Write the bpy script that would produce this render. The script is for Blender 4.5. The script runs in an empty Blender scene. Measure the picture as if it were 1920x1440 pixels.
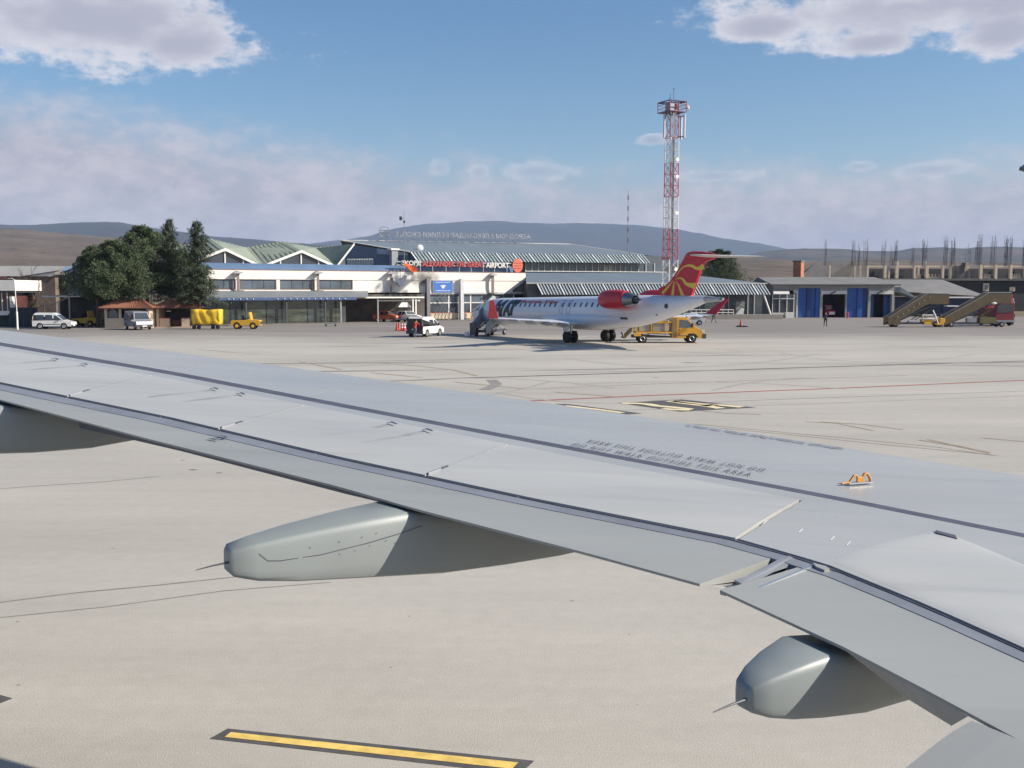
import bpy, bmesh, math, random
from math import sin, cos, pi, radians as R
from mathutils import Vector, Matrix, noise
random.seed(7)
S = bpy.context.scene
COL = S.collection
# ---------------------------------------------------------------- camera, sky, sun, exposure
H = 4.45; FPX = 1900.0; PITCH = math.atan(174/1900.0)
cd = bpy.data.cameras.new('camera'); cam = bpy.data.objects.new('camera', cd); COL.objects.link(cam)
cam.location = (0, 0, H); cam.rotation_euler = (pi/2-PITCH, 0, 0)
cd.sensor_width = 36; cd.lens = 36*FPX/1920; cd.clip_start = .1; cd.clip_end = 60000
S.camera = cam
SUN_EL, SUN_AZ = 31.2, -9.5            # azimuth measured from +X towards +Y
sd = bpy.data.lights.new('sun', 'SUN'); sd.energy = 4.9; sd.angle = R(.5); sd.color = (1, .93, .82)
so = bpy.data.objects.new('sun', sd); COL.objects.link(so)
sv = Vector((cos(R(SUN_EL))*cos(R(SUN_AZ)), cos(R(SUN_EL))*sin(R(SUN_AZ)), sin(R(SUN_EL))))
so.rotation_euler = sv.to_track_quat('Z', 'Y').to_euler()
S.view_settings.view_transform = 'Standard'; S.view_settings.look = 'None'
S.view_settings.exposure = 0.5; S.view_settings.gamma = 1
def ray(px, py):
    u = (px-960)/FPX; v = -(py-720)/FPX
    return Vector((u, cos(PITCH)+v*sin(PITCH), -sin(PITCH)+v*cos(PITCH)))
def build_world():
    w = bpy.data.worlds.new('World'); S.world = w; w.use_nodes = True
    nt = w.node_tree; N = nt.nodes; Lk = nt.links; N.clear()
    def nd(t, **k):
        n = N.new(t)
        for a, b in k.items(): setattr(n, a, b)
        return n
    def val(s, x):
        if isinstance(x, (int, float)): s.default_value = x
        else: Lk.new(x, s)
    def M(op, a, b=0.0, c=0.0, clamp=False):
        n = nd('ShaderNodeMath', operation=op, use_clamp=clamp)
        val(n.inputs[0], a); val(n.inputs[1], b); val(n.inputs[2], c); return n.outputs[0]
    def sstep(x, a, b):
        n = nd('ShaderNodeMapRange', interpolation_type='SMOOTHSTEP'); val(n.inputs[0], x)
        n.inputs[1].default_value = a; n.inputs[2].default_value = b; return n.outputs[0]
    tc = nd('ShaderNodeTexCoord'); sep = nd('ShaderNodeSeparateXYZ'); Lk.new(tc.outputs['Generated'], sep.inputs[0])
    az = M('ARCTAN2', sep.outputs[0], sep.outputs[1]); el = M('ARCSINE', sep.outputs[2])
    sky = nd('ShaderNodeTexSky', sky_type='NISHITA', sun_disc=False)
    sky.sun_elevation = R(SUN_EL); sky.sun_rotation = R(90-SUN_AZ); sky.altitude = 200
    sky.air_density = 1.0; sky.dust_density = 1.2; sky.ozone_density = 1.6
    def nz(scale, stretch, detail=8, rough=.6, off=0.0):
        mp = nd('ShaderNodeMapping'); mp.inputs['Scale'].default_value = (1, 1, stretch); mp.inputs['Location'].default_value = (off, off*.7, 0)
        Lk.new(tc.outputs['Generated'], mp.inputs[0])
        n = nd('ShaderNodeTexNoise'); n.inputs['Scale'].default_value = scale; n.inputs['Detail'].default_value = detail; n.inputs['Roughness'].default_value = rough
        Lk.new(mp.outputs[0], n.inputs[0]); return n.outputs[0]
    def ell(px, py, rx, ry):
        d = ray(px, py).normalized(); a0 = math.atan2(d.x, d.y); e0 = math.asin(d.z)
        dx = M('DIVIDE', M('SUBTRACT', az, a0), rx/FPX); dy = M('DIVIDE', M('SUBTRACT', el, e0), ry/FPX)
        r = M('SQRT', M('ADD', M('MULTIPLY', dx, dx), M('MULTIPLY', dy, dy)))
        return M('SUBTRACT', 1.0, r)          # 1 at centre, 0 on the rim, negative outside
    n1 = nz(11, 2.0, 10, .6); n2 = nz(42, 1.8, 7, .62, 3.1); n3 = nz(4, 3.0, 7, .6, 7.7)
    nn = M('ADD', M('MULTIPLY', M('SUBTRACT', n1, .5), 1.5), M('MULTIPLY', M('SUBTRACT', n2, .5), 1.3))
    cums = [(130, 50, 340, 92), (340, 84, 135, 52), (30, 20, 220, 90), (1700, 12, 400, 70), (1440, 48, 130, 34), (1640, 78, 90, 26), (1880, 60, 110, 44),
            (1010, 322, 90, 20), (825, 315, 30, 26), (898, 322, 22, 14), (1220, 262, 44, 15), (1610, 312, 46, 12), (1750, 318, 80, 16), (1340, 330, 90, 12)]
    acc = None
    for i, c in enumerate(cums):
        e = ell(*c)
        acc = e if acc is None else M('MAXIMUM', acc, e)
    acc = M('MAXIMUM', acc, -1.2)
    # fair weather clouds elsewhere in the sky
    gen = M('SUBTRACT', M('MULTIPLY', n3, 3.0), 2.05)
    far = sstep(M('ABSOLUTE', az), .62, .95)
    gen = M('ADD', M('MULTIPLY', gen, far), M('MULTIPLY', M('SUBTRACT', 1.0, far), -1.5))
    acc = M('MAXIMUM', acc, gen)
    cum = M('MULTIPLY', sstep(M('ADD', acc, M('MULTIPLY', nn, .95)), .05, .50), M('ADD', .40, M('MULTIPLY', sstep(el, .12, .19), .58)))
    # low veil of stratus near the horizon, higher to the left
    topel = M('ADD', .135, M('MULTIPLY', M('MAXIMUM', M('MINIMUM', az, .0), -.45), -.125))
    band = M('DIVIDE', M('SUBTRACT', topel, el), .06)
    bnd = sstep(M('ADD', band, M('MULTIPLY', nn, .75)), -.05, 1.15)
    bnd = M('MULTIPLY', bnd, .93)
    # colours: bright tops, grey undersides
    shade = sstep(M('ADD', M('MULTIPLY', acc, .9), M('MULTIPLY', M('SUBTRACT', n1, .5), 1.6)), .12, .85)
    mx = nd('ShaderNodeMix', data_type='RGBA'); Lk.new(shade, mx.inputs[0])
    mx.inputs[6].default_value = (.57, .565, .60, 1); mx.inputs[7].default_value = (.335, .335, .40, 1)
    hz = nd('ShaderNodeMix', data_type='RGBA'); hr = sstep(M('ADD', M('MULTIPLY', n1, .6), M('MULTIPLY', n2, .4)), .38, .62); Lk.new(hr, hz.inputs[0])
    hz.inputs[6].default_value = (.315, .30, .345, 1); hz.inputs[7].default_value = (.47, .43, .455, 1)
    b0 = nd('ShaderNodeBackground'); b0.inputs[1].default_value = .090
    hs = nd('ShaderNodeHueSaturation'); hs.inputs['Saturation'].default_value = 1.32; Lk.new(sky.outputs[0], hs.inputs['Color']); Lk.new(hs.outputs[0], b0.inputs[0])
    b1 = nd('ShaderNodeBackground'); Lk.new(hz.outputs[2], b1.inputs[0]); b1.inputs[1].default_value = 1.0
    b2 = nd('ShaderNodeBackground'); Lk.new(mx.outputs[2], b2.inputs[0]); b2.inputs[1].default_value = 1.0
    m1 = nd('ShaderNodeMixShader'); Lk.new(bnd, m1.inputs[0]); Lk.new(b0.outputs[0], m1.inputs[1]); Lk.new(b1.outputs[0], m1.inputs[2])
    m2 = nd('ShaderNodeMixShader'); Lk.new(cum, m2.inputs[0]); Lk.new(m1.outputs[0], m2.inputs[1]); Lk.new(b2.outputs[0], m2.inputs[2])
    out = nd('ShaderNodeOutputWorld'); Lk.new(m2.outputs[0], out.inputs[0])
build_world()

# ---------------------------------------------------------------- helpers
def at(px, py, Y):                      # world point seen at a pixel of the 1920x1440 photograph, Y metres away
    d = ray(px, py); t = Y/d.y
    return Vector((d.x*t, Y, H+d.z*t))
def gr(px, py, z=0.0):                  # ground point under a pixel
    d = ray(px, py); t = (z-H)/d.z
    return Vector((d.x*t, d.y*t, z))
class Frame:                            # a local frame standing on the ground
    def __init__(s, o, deg): s.o = Vector((o[0], o[1], 0)); s.a = R(deg); s.u = Vector((cos(s.a), sin(s.a), 0)); s.v = Vector((-sin(s.a), cos(s.a), 0))
    def hit(s, px, py, c=0.0):          # local (x, z) where a pixel meets the plane local y = c
        d = ray(px, py); o = Vector((0, 0, H)); t = ((s.o-o).dot(s.v)+c)/d.dot(s.v)
        p = o+d*t; return ((p-s.o).dot(s.u), p.z)
    def fx(s, px, c=0.0): return s.hit(px, 546, c)[0]
MATS = {}
def mat(name, col, rough=.6, metal=0.0, var=.12, scale=2.0, bump=0.0, spec=.5, bscale=None, coat=0.0, stretch=None, detail=5, col2=None, trans=0.0):
    if name in MATS: return MATS[name]
    m = bpy.data.materials.new(name); m.use_nodes = True; nt = m.node_tree; N = nt.nodes; L = nt.links
    b = N['Principled BSDF']; b.inputs['Roughness'].default_value = rough; b.inputs['Metallic'].default_value = metal
    b.inputs['Specular IOR Level'].default_value = spec; b.inputs['Coat Weight'].default_value = coat; b.inputs['Coat Roughness'].default_value = .15
    if trans: b.inputs['Transmission Weight'].default_value = trans
    tc = N.new('ShaderNodeTexCoord'); mp = N.new('ShaderNodeMapping'); L.new(tc.outputs['Object'], mp.inputs[0])
    if stretch: mp.inputs['Scale'].default_value = stretch
    n = N.new('ShaderNodeTexNoise'); n.inputs['Scale'].default_value = scale; n.inputs['Detail'].default_value = detail; n.inputs['Roughness'].default_value = .6
    L.new(mp.outputs[0], n.inputs[0])
    mr = N.new('ShaderNodeMapRange'); mr.inputs[1].default_value = .3; mr.inputs[2].default_value = .7
    L.new(n.outputs[0], mr.inputs[0])
    mx = N.new('ShaderNodeMix'); mx.data_type = 'RGBA'; L.new(mr.outputs[0], mx.inputs[0])
    c1 = [max(0, c*(1-var)) for c in col]; c2 = [min(1, c*(1+var)) for c in col] if col2 is None else col2
    mx.inputs[6].default_value = (*c1, 1); mx.inputs[7].default_value = (*c2, 1); L.new(mx.outputs[2], b.inputs['Base Color'])
    if bump:
        n2 = N.new('ShaderNodeTexNoise'); n2.inputs['Scale'].default_value = bscale or scale*6; n2.inputs['Detail'].default_value = 4
        L.new(mp.outputs[0], n2.inputs[0]); bp = N.new('ShaderNodeBump'); bp.inputs['Strength'].default_value = bump; bp.inputs['Distance'].default_value = .02
        L.new(n2.outputs[0], bp.inputs['Height']); L.new(bp.outputs[0], b.inputs['Normal'])
    MATS[name] = m; return m
class MB:
    def __init__(s): s.v = []; s.f = []; s.m = []; s.k = 0
    def add(s, vs, fs, m=None):
        o = len(s.v); s.v += [tuple(p) for p in vs]; s.f += [tuple(i+o for i in f) for f in fs]; s.m += [s.k if m is None else m]*len(fs); return s
    def box(s, x0, y0, z0, x1, y1, z1, m=None):
        return s.add([(x0,y0,z0),(x1,y0,z0),(x1,y1,z0),(x0,y1,z0),(x0,y0,z1),(x1,y0,z1),(x1,y1,z1),(x0,y1,z1)],
              [(0,3,2,1),(4,5,6,7),(0,1,5,4),(1,2,6,5),(2,3,7,6),(3,0,4,7)], m)
    def cbox(s, c, d, rz=0, rx=0, ry=0, m=None):
        M = Matrix.Translation(c) @ Matrix.Rotation(rz, 4, 'Z') @ Matrix.Rotation(ry, 4, 'Y') @ Matrix.Rotation(rx, 4, 'X')
        h = [x/2 for x in d]; vs = [M @ Vector((a*h[0], b*h[1], e*h[2])) for a, b, e in ((-1,-1,-1),(1,-1,-1),(1,1,-1),(-1,1,-1),(-1,-1,1),(1,-1,1),(1,1,1),(-1,1,1))]
        return s.add(vs, [(0,3,2,1),(4,5,6,7),(0,1,5,4),(1,2,6,5),(2,3,7,6),(3,0,4,7)], m)
    def poly(s, pts, m=None): return s.add(pts, [tuple(range(len(pts)))], m)
    def prism(s, pts, vec, m=None):
        n = len(pts); v = Vector(vec); a = [Vector(p) for p in pts]; b = [p+v for p in a]
        nr = Vector((0, 0, 0))
        for i in range(n): nr += a[i].cross(a[(i+1) % n])
        if nr.dot(v) > 0: a, b = b, a
        return s.add(a+b, [tuple(range(n)), tuple(range(2*n-1, n-1, -1))]+[(i, n+i, n+(i+1) % n, (i+1) % n) for i in range(n)], m)
    def loft(s, rings, cap=True, closed=True, m=None):
        n = len(rings[0]); vs = [p for r in rings for p in r]; fs = []
        for j in range(len(rings)-1):
            for i in range(n if closed else n-1):
                k = (i+1) % n; fs.append((j*n+i, j*n+k, (j+1)*n+k, (j+1)*n+i))
        if cap: fs.append(tuple(range(n-1, -1, -1))); o = (len(rings)-1)*n; fs.append(tuple(o+i for i in range(n)))
        return s.add(vs, fs, m)
    def tube(s, pts, r, n=6, m=None, cap=True):
        pts = [Vector(p) for p in pts]; rr = r if isinstance(r, (list, tuple)) else [r]*len(pts); rings = []
        for i, p in enumerate(pts):
            t = (pts[min(i+1, len(pts)-1)]-pts[max(i-1, 0)]).normalized()
            a = t.cross(Vector((0, 0, 1)))
            if a.length < .05: a = t.cross(Vector((0, 1, 0)))
            a.normalize(); b = t.cross(a)
            rings.append([p+(a*cos(2*pi*k/n)+b*sin(2*pi*k/n))*rr[i] for k in range(n)])
        return s.loft(rings, cap, True, m)
    def lathe(s, prof, n=20, axis='z', c=(0,0,0), m=None, cap=True):
        rings = []
        for h, r in prof:
            rg = []
            for k in range(n):
                a = 2*pi*k/n
                p = {'z': (cos(a)*r, sin(a)*r, h), 'x': (h, cos(a)*r, sin(a)*r), 'y': (sin(a)*r, h, cos(a)*r)}[axis]
                rg.append((p[0]+c[0], p[1]+c[1], p[2]+c[2]))
            rings.append(rg)
        return s.loft(rings, cap, True, m)
    def ell(s, c, r, nu=10, nv=7, m=None):
        rings = []
        for j in range(nv+1):
            t = -pi/2+pi*j/nv; q = max(cos(t), .02)
            rings.append([(c[0]+r[0]*q*cos(2*pi*i/nu), c[1]+r[1]*q*sin(2*pi*i/nu), c[2]+r[2]*sin(t)) for i in range(nu)])
        return s.loft(rings, True, True, m)
    def build(s, name, mats, parent=None, smooth=False, loc=None, bevel=0.0, **props):
        me = bpy.data.meshes.new(name); me.from_pydata(s.v, [], s.f)
        if not isinstance(mats, (list, tuple)): mats = [mats]
        for mm in mats: me.materials.append(mm)
        me.polygons.foreach_set('material_index', [min(k, len(mats)-1) for k in s.m])
        if smooth: me.polygons.foreach_set('use_smooth', [True]*len(s.f))
        me.update()
        o = bpy.data.objects.new(name, me); COL.objects.link(o)
        if parent: o.parent = parent
        if loc is not None: o.location = loc
        if bevel:
            b = o.modifiers.new('bevel', 'BEVEL'); b.width = bevel; b.segments = 2; b.limit_method = 'ANGLE'; b.angle_limit = R(35)
        if smooth and smooth != 'all':
            try:
                me.set_sharp_from_angle(angle=R(40))
            except Exception: pass
        for k, v in props.items(): o[k] = v
        return o
def tag(o, label, cat, group=None):
    o['label'] = label; o['category'] = cat
    if group: o['group'] = group
    return o
def thing(name, label, cat, loc=(0,0,0), rz=0.0, group=None):
    o = bpy.data.objects.new(name, None); COL.objects.link(o); o.location = loc; o.rotation_euler = (0, 0, rz); o.empty_display_size = .5
    return tag(o, label, cat, group)
def framed(name, label, cat, fr, group=None): return thing(name, label, cat, fr.o, fr.a, group)
def inst(name, src, parent, loc, rot=None, scale=None):
    o = bpy.data.objects.new(name, src.data); COL.objects.link(o); o.parent = parent; o.location = loc
    if rot: o.rotation_euler = rot
    if scale: o.scale = scale
    return o
def dup(src, loc, rz, label=None, group=None, scale=None):
    def cp(o, par):
        c = o.copy(); COL.objects.link(c); c.parent = par
        for ch in kids.get(o, []): cp(ch, c)
        return c
    kids = {}
    for o in COL.objects:
        if o.parent: kids.setdefault(o.parent, []).append(o)
    r = cp(src, None); r.location = loc; r.rotation_euler = (0, 0, rz)
    if scale: r.scale = (scale,)*3
    if label: r['label'] = label
    if group: r['group'] = group
    return r
def text_mesh(txt, size, spacing=1.0, shear=0.0, bold=0.0):
    c = bpy.data.curves.new('lettering', 'FONT'); c.body = txt; c.size = size; c.space_character = spacing; c.shear = shear; c.offset = bold; c.align_x = 'LEFT'
    c.resolution_u = 3
    o = bpy.data.objects.new('lettering', c); COL.objects.link(o); bpy.context.view_layer.update()
    me = bpy.data.meshes.new_from_object(o.evaluated_get(bpy.context.evaluated_depsgraph_get()))
    vs = [v.co.copy() for v in me.vertices]; fs = [tuple(p.vertices) for p in me.polygons]
    COL.objects.unlink(o); bpy.data.objects.remove(o); bpy.data.curves.remove(c); bpy.data.meshes.remove(me)
    return vs, fs
def text_fit(txt, width, height, **k):   # text scaled to a width and height, origin at its lower left
    vs, fs = text_mesh(txt, 1.0, **k)
    x0 = min(v.x for v in vs); x1 = max(v.x for v in vs); y0 = min(v.y for v in vs); y1 = max(v.y for v in vs)
    return [Vector(((v.x-x0)/(x1-x0)*width, (v.y-y0)/(y1-y0)*height, 0)) for v in vs], fs
def text_obj(name, txt, width, height, fn, m, parent, thick=0.0, tvec=None, **k):
    vs, fs = text_fit(txt, width, height, **k); b = MB(); n = len(vs)
    P = [Vector(fn(v.x, v.y)) for v in vs]
    b.add(P, fs)
    if tvec is not None:
        t = Vector(tvec); b.add([p+t for p in P], [tuple(reversed(f)) for f in fs])
        ed = {}
        for f in fs:
            for i in range(len(f)):
                a, c = f[i], f[(i+1) % len(f)]
                ed[(min(a, c), max(a, c))] = ed.get((min(a, c), max(a, c)), 0)+1
        for (a, c), q in ed.items():
            if q == 1: b.add([P[a], P[c], P[c]+t, P[a]+t], [(0, 1, 2, 3)])
    return b.build(name, m, parent)
# ---------------------------------------------------------------- materials
concrete = None
def ground_mat():
    m = bpy.data.materials.new('apron_concrete'); m.use_nodes = True; nt = m.node_tree; N = nt.nodes; L = nt.links; b = N['Principled BSDF']
    tc = N.new('ShaderNodeTexCoord')
    def noi(scale, st=(1,1,1), det=6, ro=.6, rot=0):
        mp = N.new('ShaderNodeMapping'); mp.inputs['Scale'].default_value = st; mp.inputs['Rotation'].default_value = (0,0,rot); L.new(tc.outputs['Object'], mp.inputs[0])
        n = N.new('ShaderNodeTexNoise'); n.inputs['Scale'].default_value = scale; n.inputs['Detail'].default_value = det; n.inputs['Roughness'].default_value = ro
        L.new(mp.outputs[0], n.inputs[0]); return n.outputs[0]
    def ramp(x, lo, hi, a, bb):
        r = N.new('ShaderNodeMapRange'); r.inputs[1].default_value = lo; r.inputs[2].default_value = hi; r.inputs[3].default_value = a; r.inputs[4].default_value = bb; L.new(x, r.inputs[0]); return r.outputs[0]
    def mul(a, c):
        n = N.new('ShaderNodeMath'); n.operation = 'MULTIPLY'; L.new(a, n.inputs[0]); L.new(c, n.inputs[1]); return n.outputs[0]
    a1 = ramp(noi(.05, (1, 2.5, 1), 8, .6), .3, .7, .86, 1.1)
    a2 = ramp(noi(.35, (.25, 2.2, 1), 6, .65, .12), .3, .7, .93, 1.06)     # faint streaks left by wheels
    a3 = ramp(noi(55, det=3, ro=.7), .3, .7, .86, 1.12)
    a4 = ramp(noi(4, det=5), .3, .7, .96, 1.04)
    a5 = ramp(noi(.9, (.5, 1.4, 1), 8, .7, -.3), .60, .74, 1.0, .9)
    f = mul(mul(mul(a1, a2), mul(a3, a4)), a5)
    sp = N.new('ShaderNodeSeparateXYZ'); L.new(tc.outputs['Object'], sp.inputs[0])
    # older, darker bitumen near the buildings
    ny = N.new('ShaderNodeMath'); ny.operation = 'MULTIPLY_ADD'; L.new(noi(.12, (1, 3, 1), 5, .6), ny.inputs[0]); ny.inputs[1].default_value = 26; L.new(sp.outputs[1], ny.inputs[2])
    old = N.new('ShaderNodeMapRange'); old.interpolation_type = 'SMOOTHSTEP'; old.inputs[1].default_value = 95; old.inputs[2].default_value = 128; L.new(ny.outputs[0], old.inputs[0])
    mx = N.new('ShaderNodeMix'); mx.data_type = 'RGBA'; L.new(old.outputs[0], mx.inputs[0])
    mx.inputs[6].default_value = (.46, .425, .37, 1); mx.inputs[7].default_value = (.255, .228, .205, 1)
    sc = N.new('ShaderNodeVectorMath'); sc.operation = 'SCALE'; L.new(mx.outputs[2], sc.inputs[0]); L.new(f, sc.inputs['Scale']); L.new(sc.outputs[0], b.inputs['Base Color'])
    b.inputs['Roughness'].default_value = .85; b.inputs['Specular IOR Level'].default_value = .25
    bp = N.new('ShaderNodeBump'); bp.inputs['Strength'].default_value = .5; bp.inputs['Distance'].default_value = .012; L.new(noi(70, det=3), bp.inputs['Height']); L.new(bp.outputs[0], b.inputs['Normal'])
    return m
def land_mat(name, c1, c2, c3, s1=.004, s2=.03, thr=.5):
    m = bpy.data.materials.new(name); m.use_nodes = True; nt = m.node_tree; N = nt.nodes; L = nt.links; b = N['Principled BSDF']; b.inputs['Roughness'].default_value = .95; b.inputs['Specular IOR Level'].default_value = .1
    tc = N.new('ShaderNodeTexCoord')
    def noi(scale, det=8, st=(1,1,1)):
        mp = N.new('ShaderNodeMapping'); mp.inputs['Scale'].default_value = st; L.new(tc.outputs['Object'], mp.inputs[0])
        n = N.new('ShaderNodeTexNoise'); n.inputs['Scale'].default_value = scale; n.inputs['Detail'].default_value = det; n.inputs['Roughness'].default_value = .65; L.new(mp.outputs[0], n.inputs[0]); return n.outputs[0]
    def mix(f, lo, hi, a, bb):
        r = N.new('ShaderNodeMapRange'); r.inputs[1].default_value = lo; r.inputs[2].default_value = hi; L.new(f, r.inputs[0])
        x = N.new('ShaderNodeMix'); x.data_type = 'RGBA'; L.new(r.outputs[0], x.inputs[0])
        for i, c in ((6, a), (7, bb)):
            if isinstance(c, tuple): x.inputs[i].default_value = (*c, 1)
            else: L.new(c, x.inputs[i])
        return x.outputs[2]
    base = mix(noi(s1, st=(.35, 1, 3)), .38, .62, c1, c2)
    L.new(mix(noi(s2), thr, thr+.1, base, c3), b.inputs['Base Color'])
    return m
white = mat('white_paint', (.74, .72, .66), .55, var=.05, scale=.6)
offwhite = mat('aged_white_render', (.77, .73, .66), .75, var=.07, scale=.5, bump=.1)
cream = mat('cream_wall', (.62, .50, .36), .75, var=.06)
greyroof = mat('grey_metal_roof', (.17, .20, .225), .5, var=.1, scale=.3, stretch=(1, .2, 1))
blueband = mat('blue_fascia', (.09, .16, .28), .5, var=.15, scale=.4)
bluedoor = mat('blue_door_steel', (.03, .10, .36), .5, var=.18, scale=.7)
green = mat('green_copper_roof', (.27, .30, .235), .6, var=.14, scale=.7, stretch=(1, 1, .3))
glassd = mat('dark_window_glass', (.055, .065, .078), .12, var=.4, scale=.25, spec=.8)
glassg = mat('grey_window_glass', (.10, .125, .15), .18, var=.35, scale=.3, spec=.8)
darkint = mat('dark_interior', (.06, .062, .065), .8, var=.4, scale=.4)
steel = mat('grey_steel', (.28, .29, .31), .5, .3, var=.12)
darksteel = mat('dark_steel', (.08, .085, .095), .5, .3, var=.15)
alu = mat('bare_aluminium', (.55, .56, .58), .35, .7, var=.08)
black = mat('black_rubber', (.018, .018, .019), .75, var=.2)
red = mat('red_paint', (.50, .02, .035), .4, var=.08)
redwhite = mat('tower_red', (.50, .05, .06), .6, var=.1)
yellow = mat('yellow_paint', (.78, .42, .04), .45, var=.08)
tarp = mat('yellow_tarpaulin', (.80, .50, .03), .4, var=.14, scale=1.2, bump=.6, bscale=3)
brick = mat('brick_chimney', (.40, .17, .09), .85, var=.15)
tile = mat('red_roof_tile', (.22, .085, .05), .8, var=.25, scale=3, bump=.4)
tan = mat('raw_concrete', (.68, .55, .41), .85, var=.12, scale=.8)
dkconcrete = mat('dark_old_concrete', (.16, .15, .14), .9, var=.2, scale=.6)  # even dark concrete tone for slabs, caps and plinths
olive = mat('olive_brown_paint', (.12, .085, .04), .6, var=.15)
planew = mat('aircraft_white', (.70, .71, .75), .32, var=.03, coat=.3)
planegrey = mat('aircraft_grey', (.38, .39, .41), .4, .2, var=.08)
exh = mat('exhaust_metal', (.24, .25, .26), .35, .8, var=.2)
rayy = mat('sun_ray_yellow', (.72, .52, .07), .4, var=.05)
letter = mat('letter_black', (.03, .05, .06), .5, var=.1)
hiviz = mat('hi_viz_yellow', (.62, .72, .06), .6, var=.1)
navy = mat('navy_cloth', (.02, .03, .06), .85, var=.2)
greycloth = mat('grey_cloth', (.12, .13, .15), .85, var=.2)
redcloth = mat('red_cloth', (.45, .04, .03), .8, var=.15)
whitecloth = mat('white_cloth', (.6, .62, .6), .8, var=.1)
skin = mat('skin', (.45, .26, .18), .6, var=.08)
hair = mat('dark_hair', (.03, .02, .015), .7, var=.2)
silver = mat('silver_car_paint', (.36, .37, .40), .35, .4, var=.05, coat=.5)
orange = mat('orange_car_paint', (.62, .13, .05), .4, var=.06, coat=.4)
carwhite = mat('white_car_paint', (.76, .75, .72), .35, var=.04, coat=.5)
markyel = mat('yellow_marking', (.74, .52, .14), .8, var=.2, scale=6)
markpale = mat('faded_number_paint', (.74, .62, .38), .85, var=.2, scale=3)
tyre = mat('tyre_trace', (.36, .33, .29), .9, var=.15, scale=2)
markblk = mat('black_marking_border', (.085, .08, .078), .85, var=.25, scale=5)
markred = mat('red_marking', (.33, .10, .085), .85, var=.2, scale=3)
markold = mat('worn_marking', (.30, .235, .165), .9, var=.25, scale=4)
joint = mat('joint_sealant', (.11, .10, .095), .9, var=.3, scale=2)
patch = mat('asphalt_patch', (.25, .235, .215), .9, var=.2, scale=3)
# ================================================================ SETTING
apm = ground_mat()
b = MB(); b.poly([(-400, -60, 0), (400, -60, 0), (400, 178, 0), (-400, 178, 0)])
apron = b.build('apron', apm, kind='structure')
plain = land_mat('dry_grass_plain', (.17, .145, .085), (.24, .20, .13), (.08, .09, .045), .01, .05, .6)
b = MB(); n = 24
b.poly([(-15000, -2000, -.05), (15000, -2000, -.05), (15000, 15000, -.05), (-15000, 15000, -.05)])
b.build('grass_plain', plain, kind='structure')
def hill(name, D, near, crest, m, seed, rough=.06, rows=26):
    xs = []; px = -1500
    while px <= 3500: xs.append(px); px += 9
    def cy(px):
        if px <= crest[0][0]: return crest[0][1]
        for (a, ya), (b_, yb) in zip(crest, crest[1:]):
            if px <= b_: t = (px-a)/(b_-a); t = t*t*(3-2*t)*.4+t*.6; return ya+(yb-ya)*t
        return crest[-1][1]
    vs = []; fs = []; nc = len(xs)
    for j in range(rows+1):
        t = j/rows
        for px in xs:
            Dj = near+(D-near)*t
            X = (px-960)/FPX*Dj
            zc = max(0, (546-cy(px))/FPX*D)+H
            s = (t*t*(3-2*t))*.55+t*.45
            nz = noise.fractal(Vector((X/(D*.05), Dj/(D*.05), seed)), 1.0, 2.1, 6)
            z = zc*s*(1+nz*rough*6*t*(1-t))+zc*rough*.18*noise.fractal(Vector((X/(D*.012), Dj/(D*.012), seed+5)), 1.0, 2.0, 5)*t
            vs.append((X, Dj, z-.4))
    back = len(vs)
    for px in xs: vs.append(((px-960)/FPX*D, D*1.25, -1))
    for j in range(rows+1):
        for i in range(nc-1):
            a = j*nc+i; fs.append((a, a+1, a+nc+1, a+nc))
    b = MB(); b.add(vs, fs); return b.build(name, m, smooth='all', kind='structure')
mtn = land_mat('mountain_forest', (.02, .03, .035), (.035, .042, .04), (.07, .06, .05), .0006, .002, .58)
hill('mountain', 9500, 6500, [(-1500, 500), (300, 470), (560, 461), (640, 451), (690, 445), (725, 434), (760, 427), (800, 422), (845, 419), (880, 417), (932, 416), (975, 419), (1040, 421), (1100, 420), (1180, 423), (1260, 430), (1300, 438), (1360, 449), (1420, 457), (1480, 469), (1600, 476), (2000, 490), (3500, 500)], mtn, 1.0)
hill('wooded_ridge', 6000, 4000, [(-1500, 430), (-300, 426), (0, 423), (60, 423.5), (110, 421), (150, 418.5), (225, 418), (265, 424), (330, 434), (420, 446), (470, 449), (560, 457), (640, 463), (760, 478), (1000, 500), (3500, 540)], land_mat('ridge_forest', (.022, .03, .026), (.035, .04, .03), (.06, .05, .04), .002, .006, .62), 2.0)
hill('brown_hill', 2600, 700, [(-1500, 420), (-300, 428), (0, 431.5), (60, 434), (120, 440), (200, 446), (260, 449), (420, 468), (560, 480), (800, 515), (1100, 540), (3500, 545)], land_mat('brown_scrub', (.105, .08, .06), (.16, .122, .09), (.065, .055, .04), .006, .035, .56), 3.0)
hill('far_hill', 4800, 2600, [(-1500, 546), (1000, 520), (1300, 500), (1390, 480), (1430, 472), (1480, 468), (1530, 467), (1570, 467), (1620, 471), (1665, 472), (1710, 466), (1760, 464.5), (1800, 467), (1830, 464), (1870, 463), (1920, 465), (2200, 455), (3500, 440)], land_mat('far_hill_scrub', (.055, .058, .042), (.12, .09, .07), (.04, .05, .03), .003, .01, .5), 4.0)
hill('field_slope', 1900, 400, [(-1500, 546), (900, 540), (1200, 506), (1300, 492), (1380, 486), (1440, 487), (1520, 492), (1650, 488), (1800, 492), (1920, 494), (3500, 480)], land_mat('field_scrub', (.10, .075, .055), (.17, .13, .095), (.055, .05, .035), .008, .03, .55), 5.0)
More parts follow.
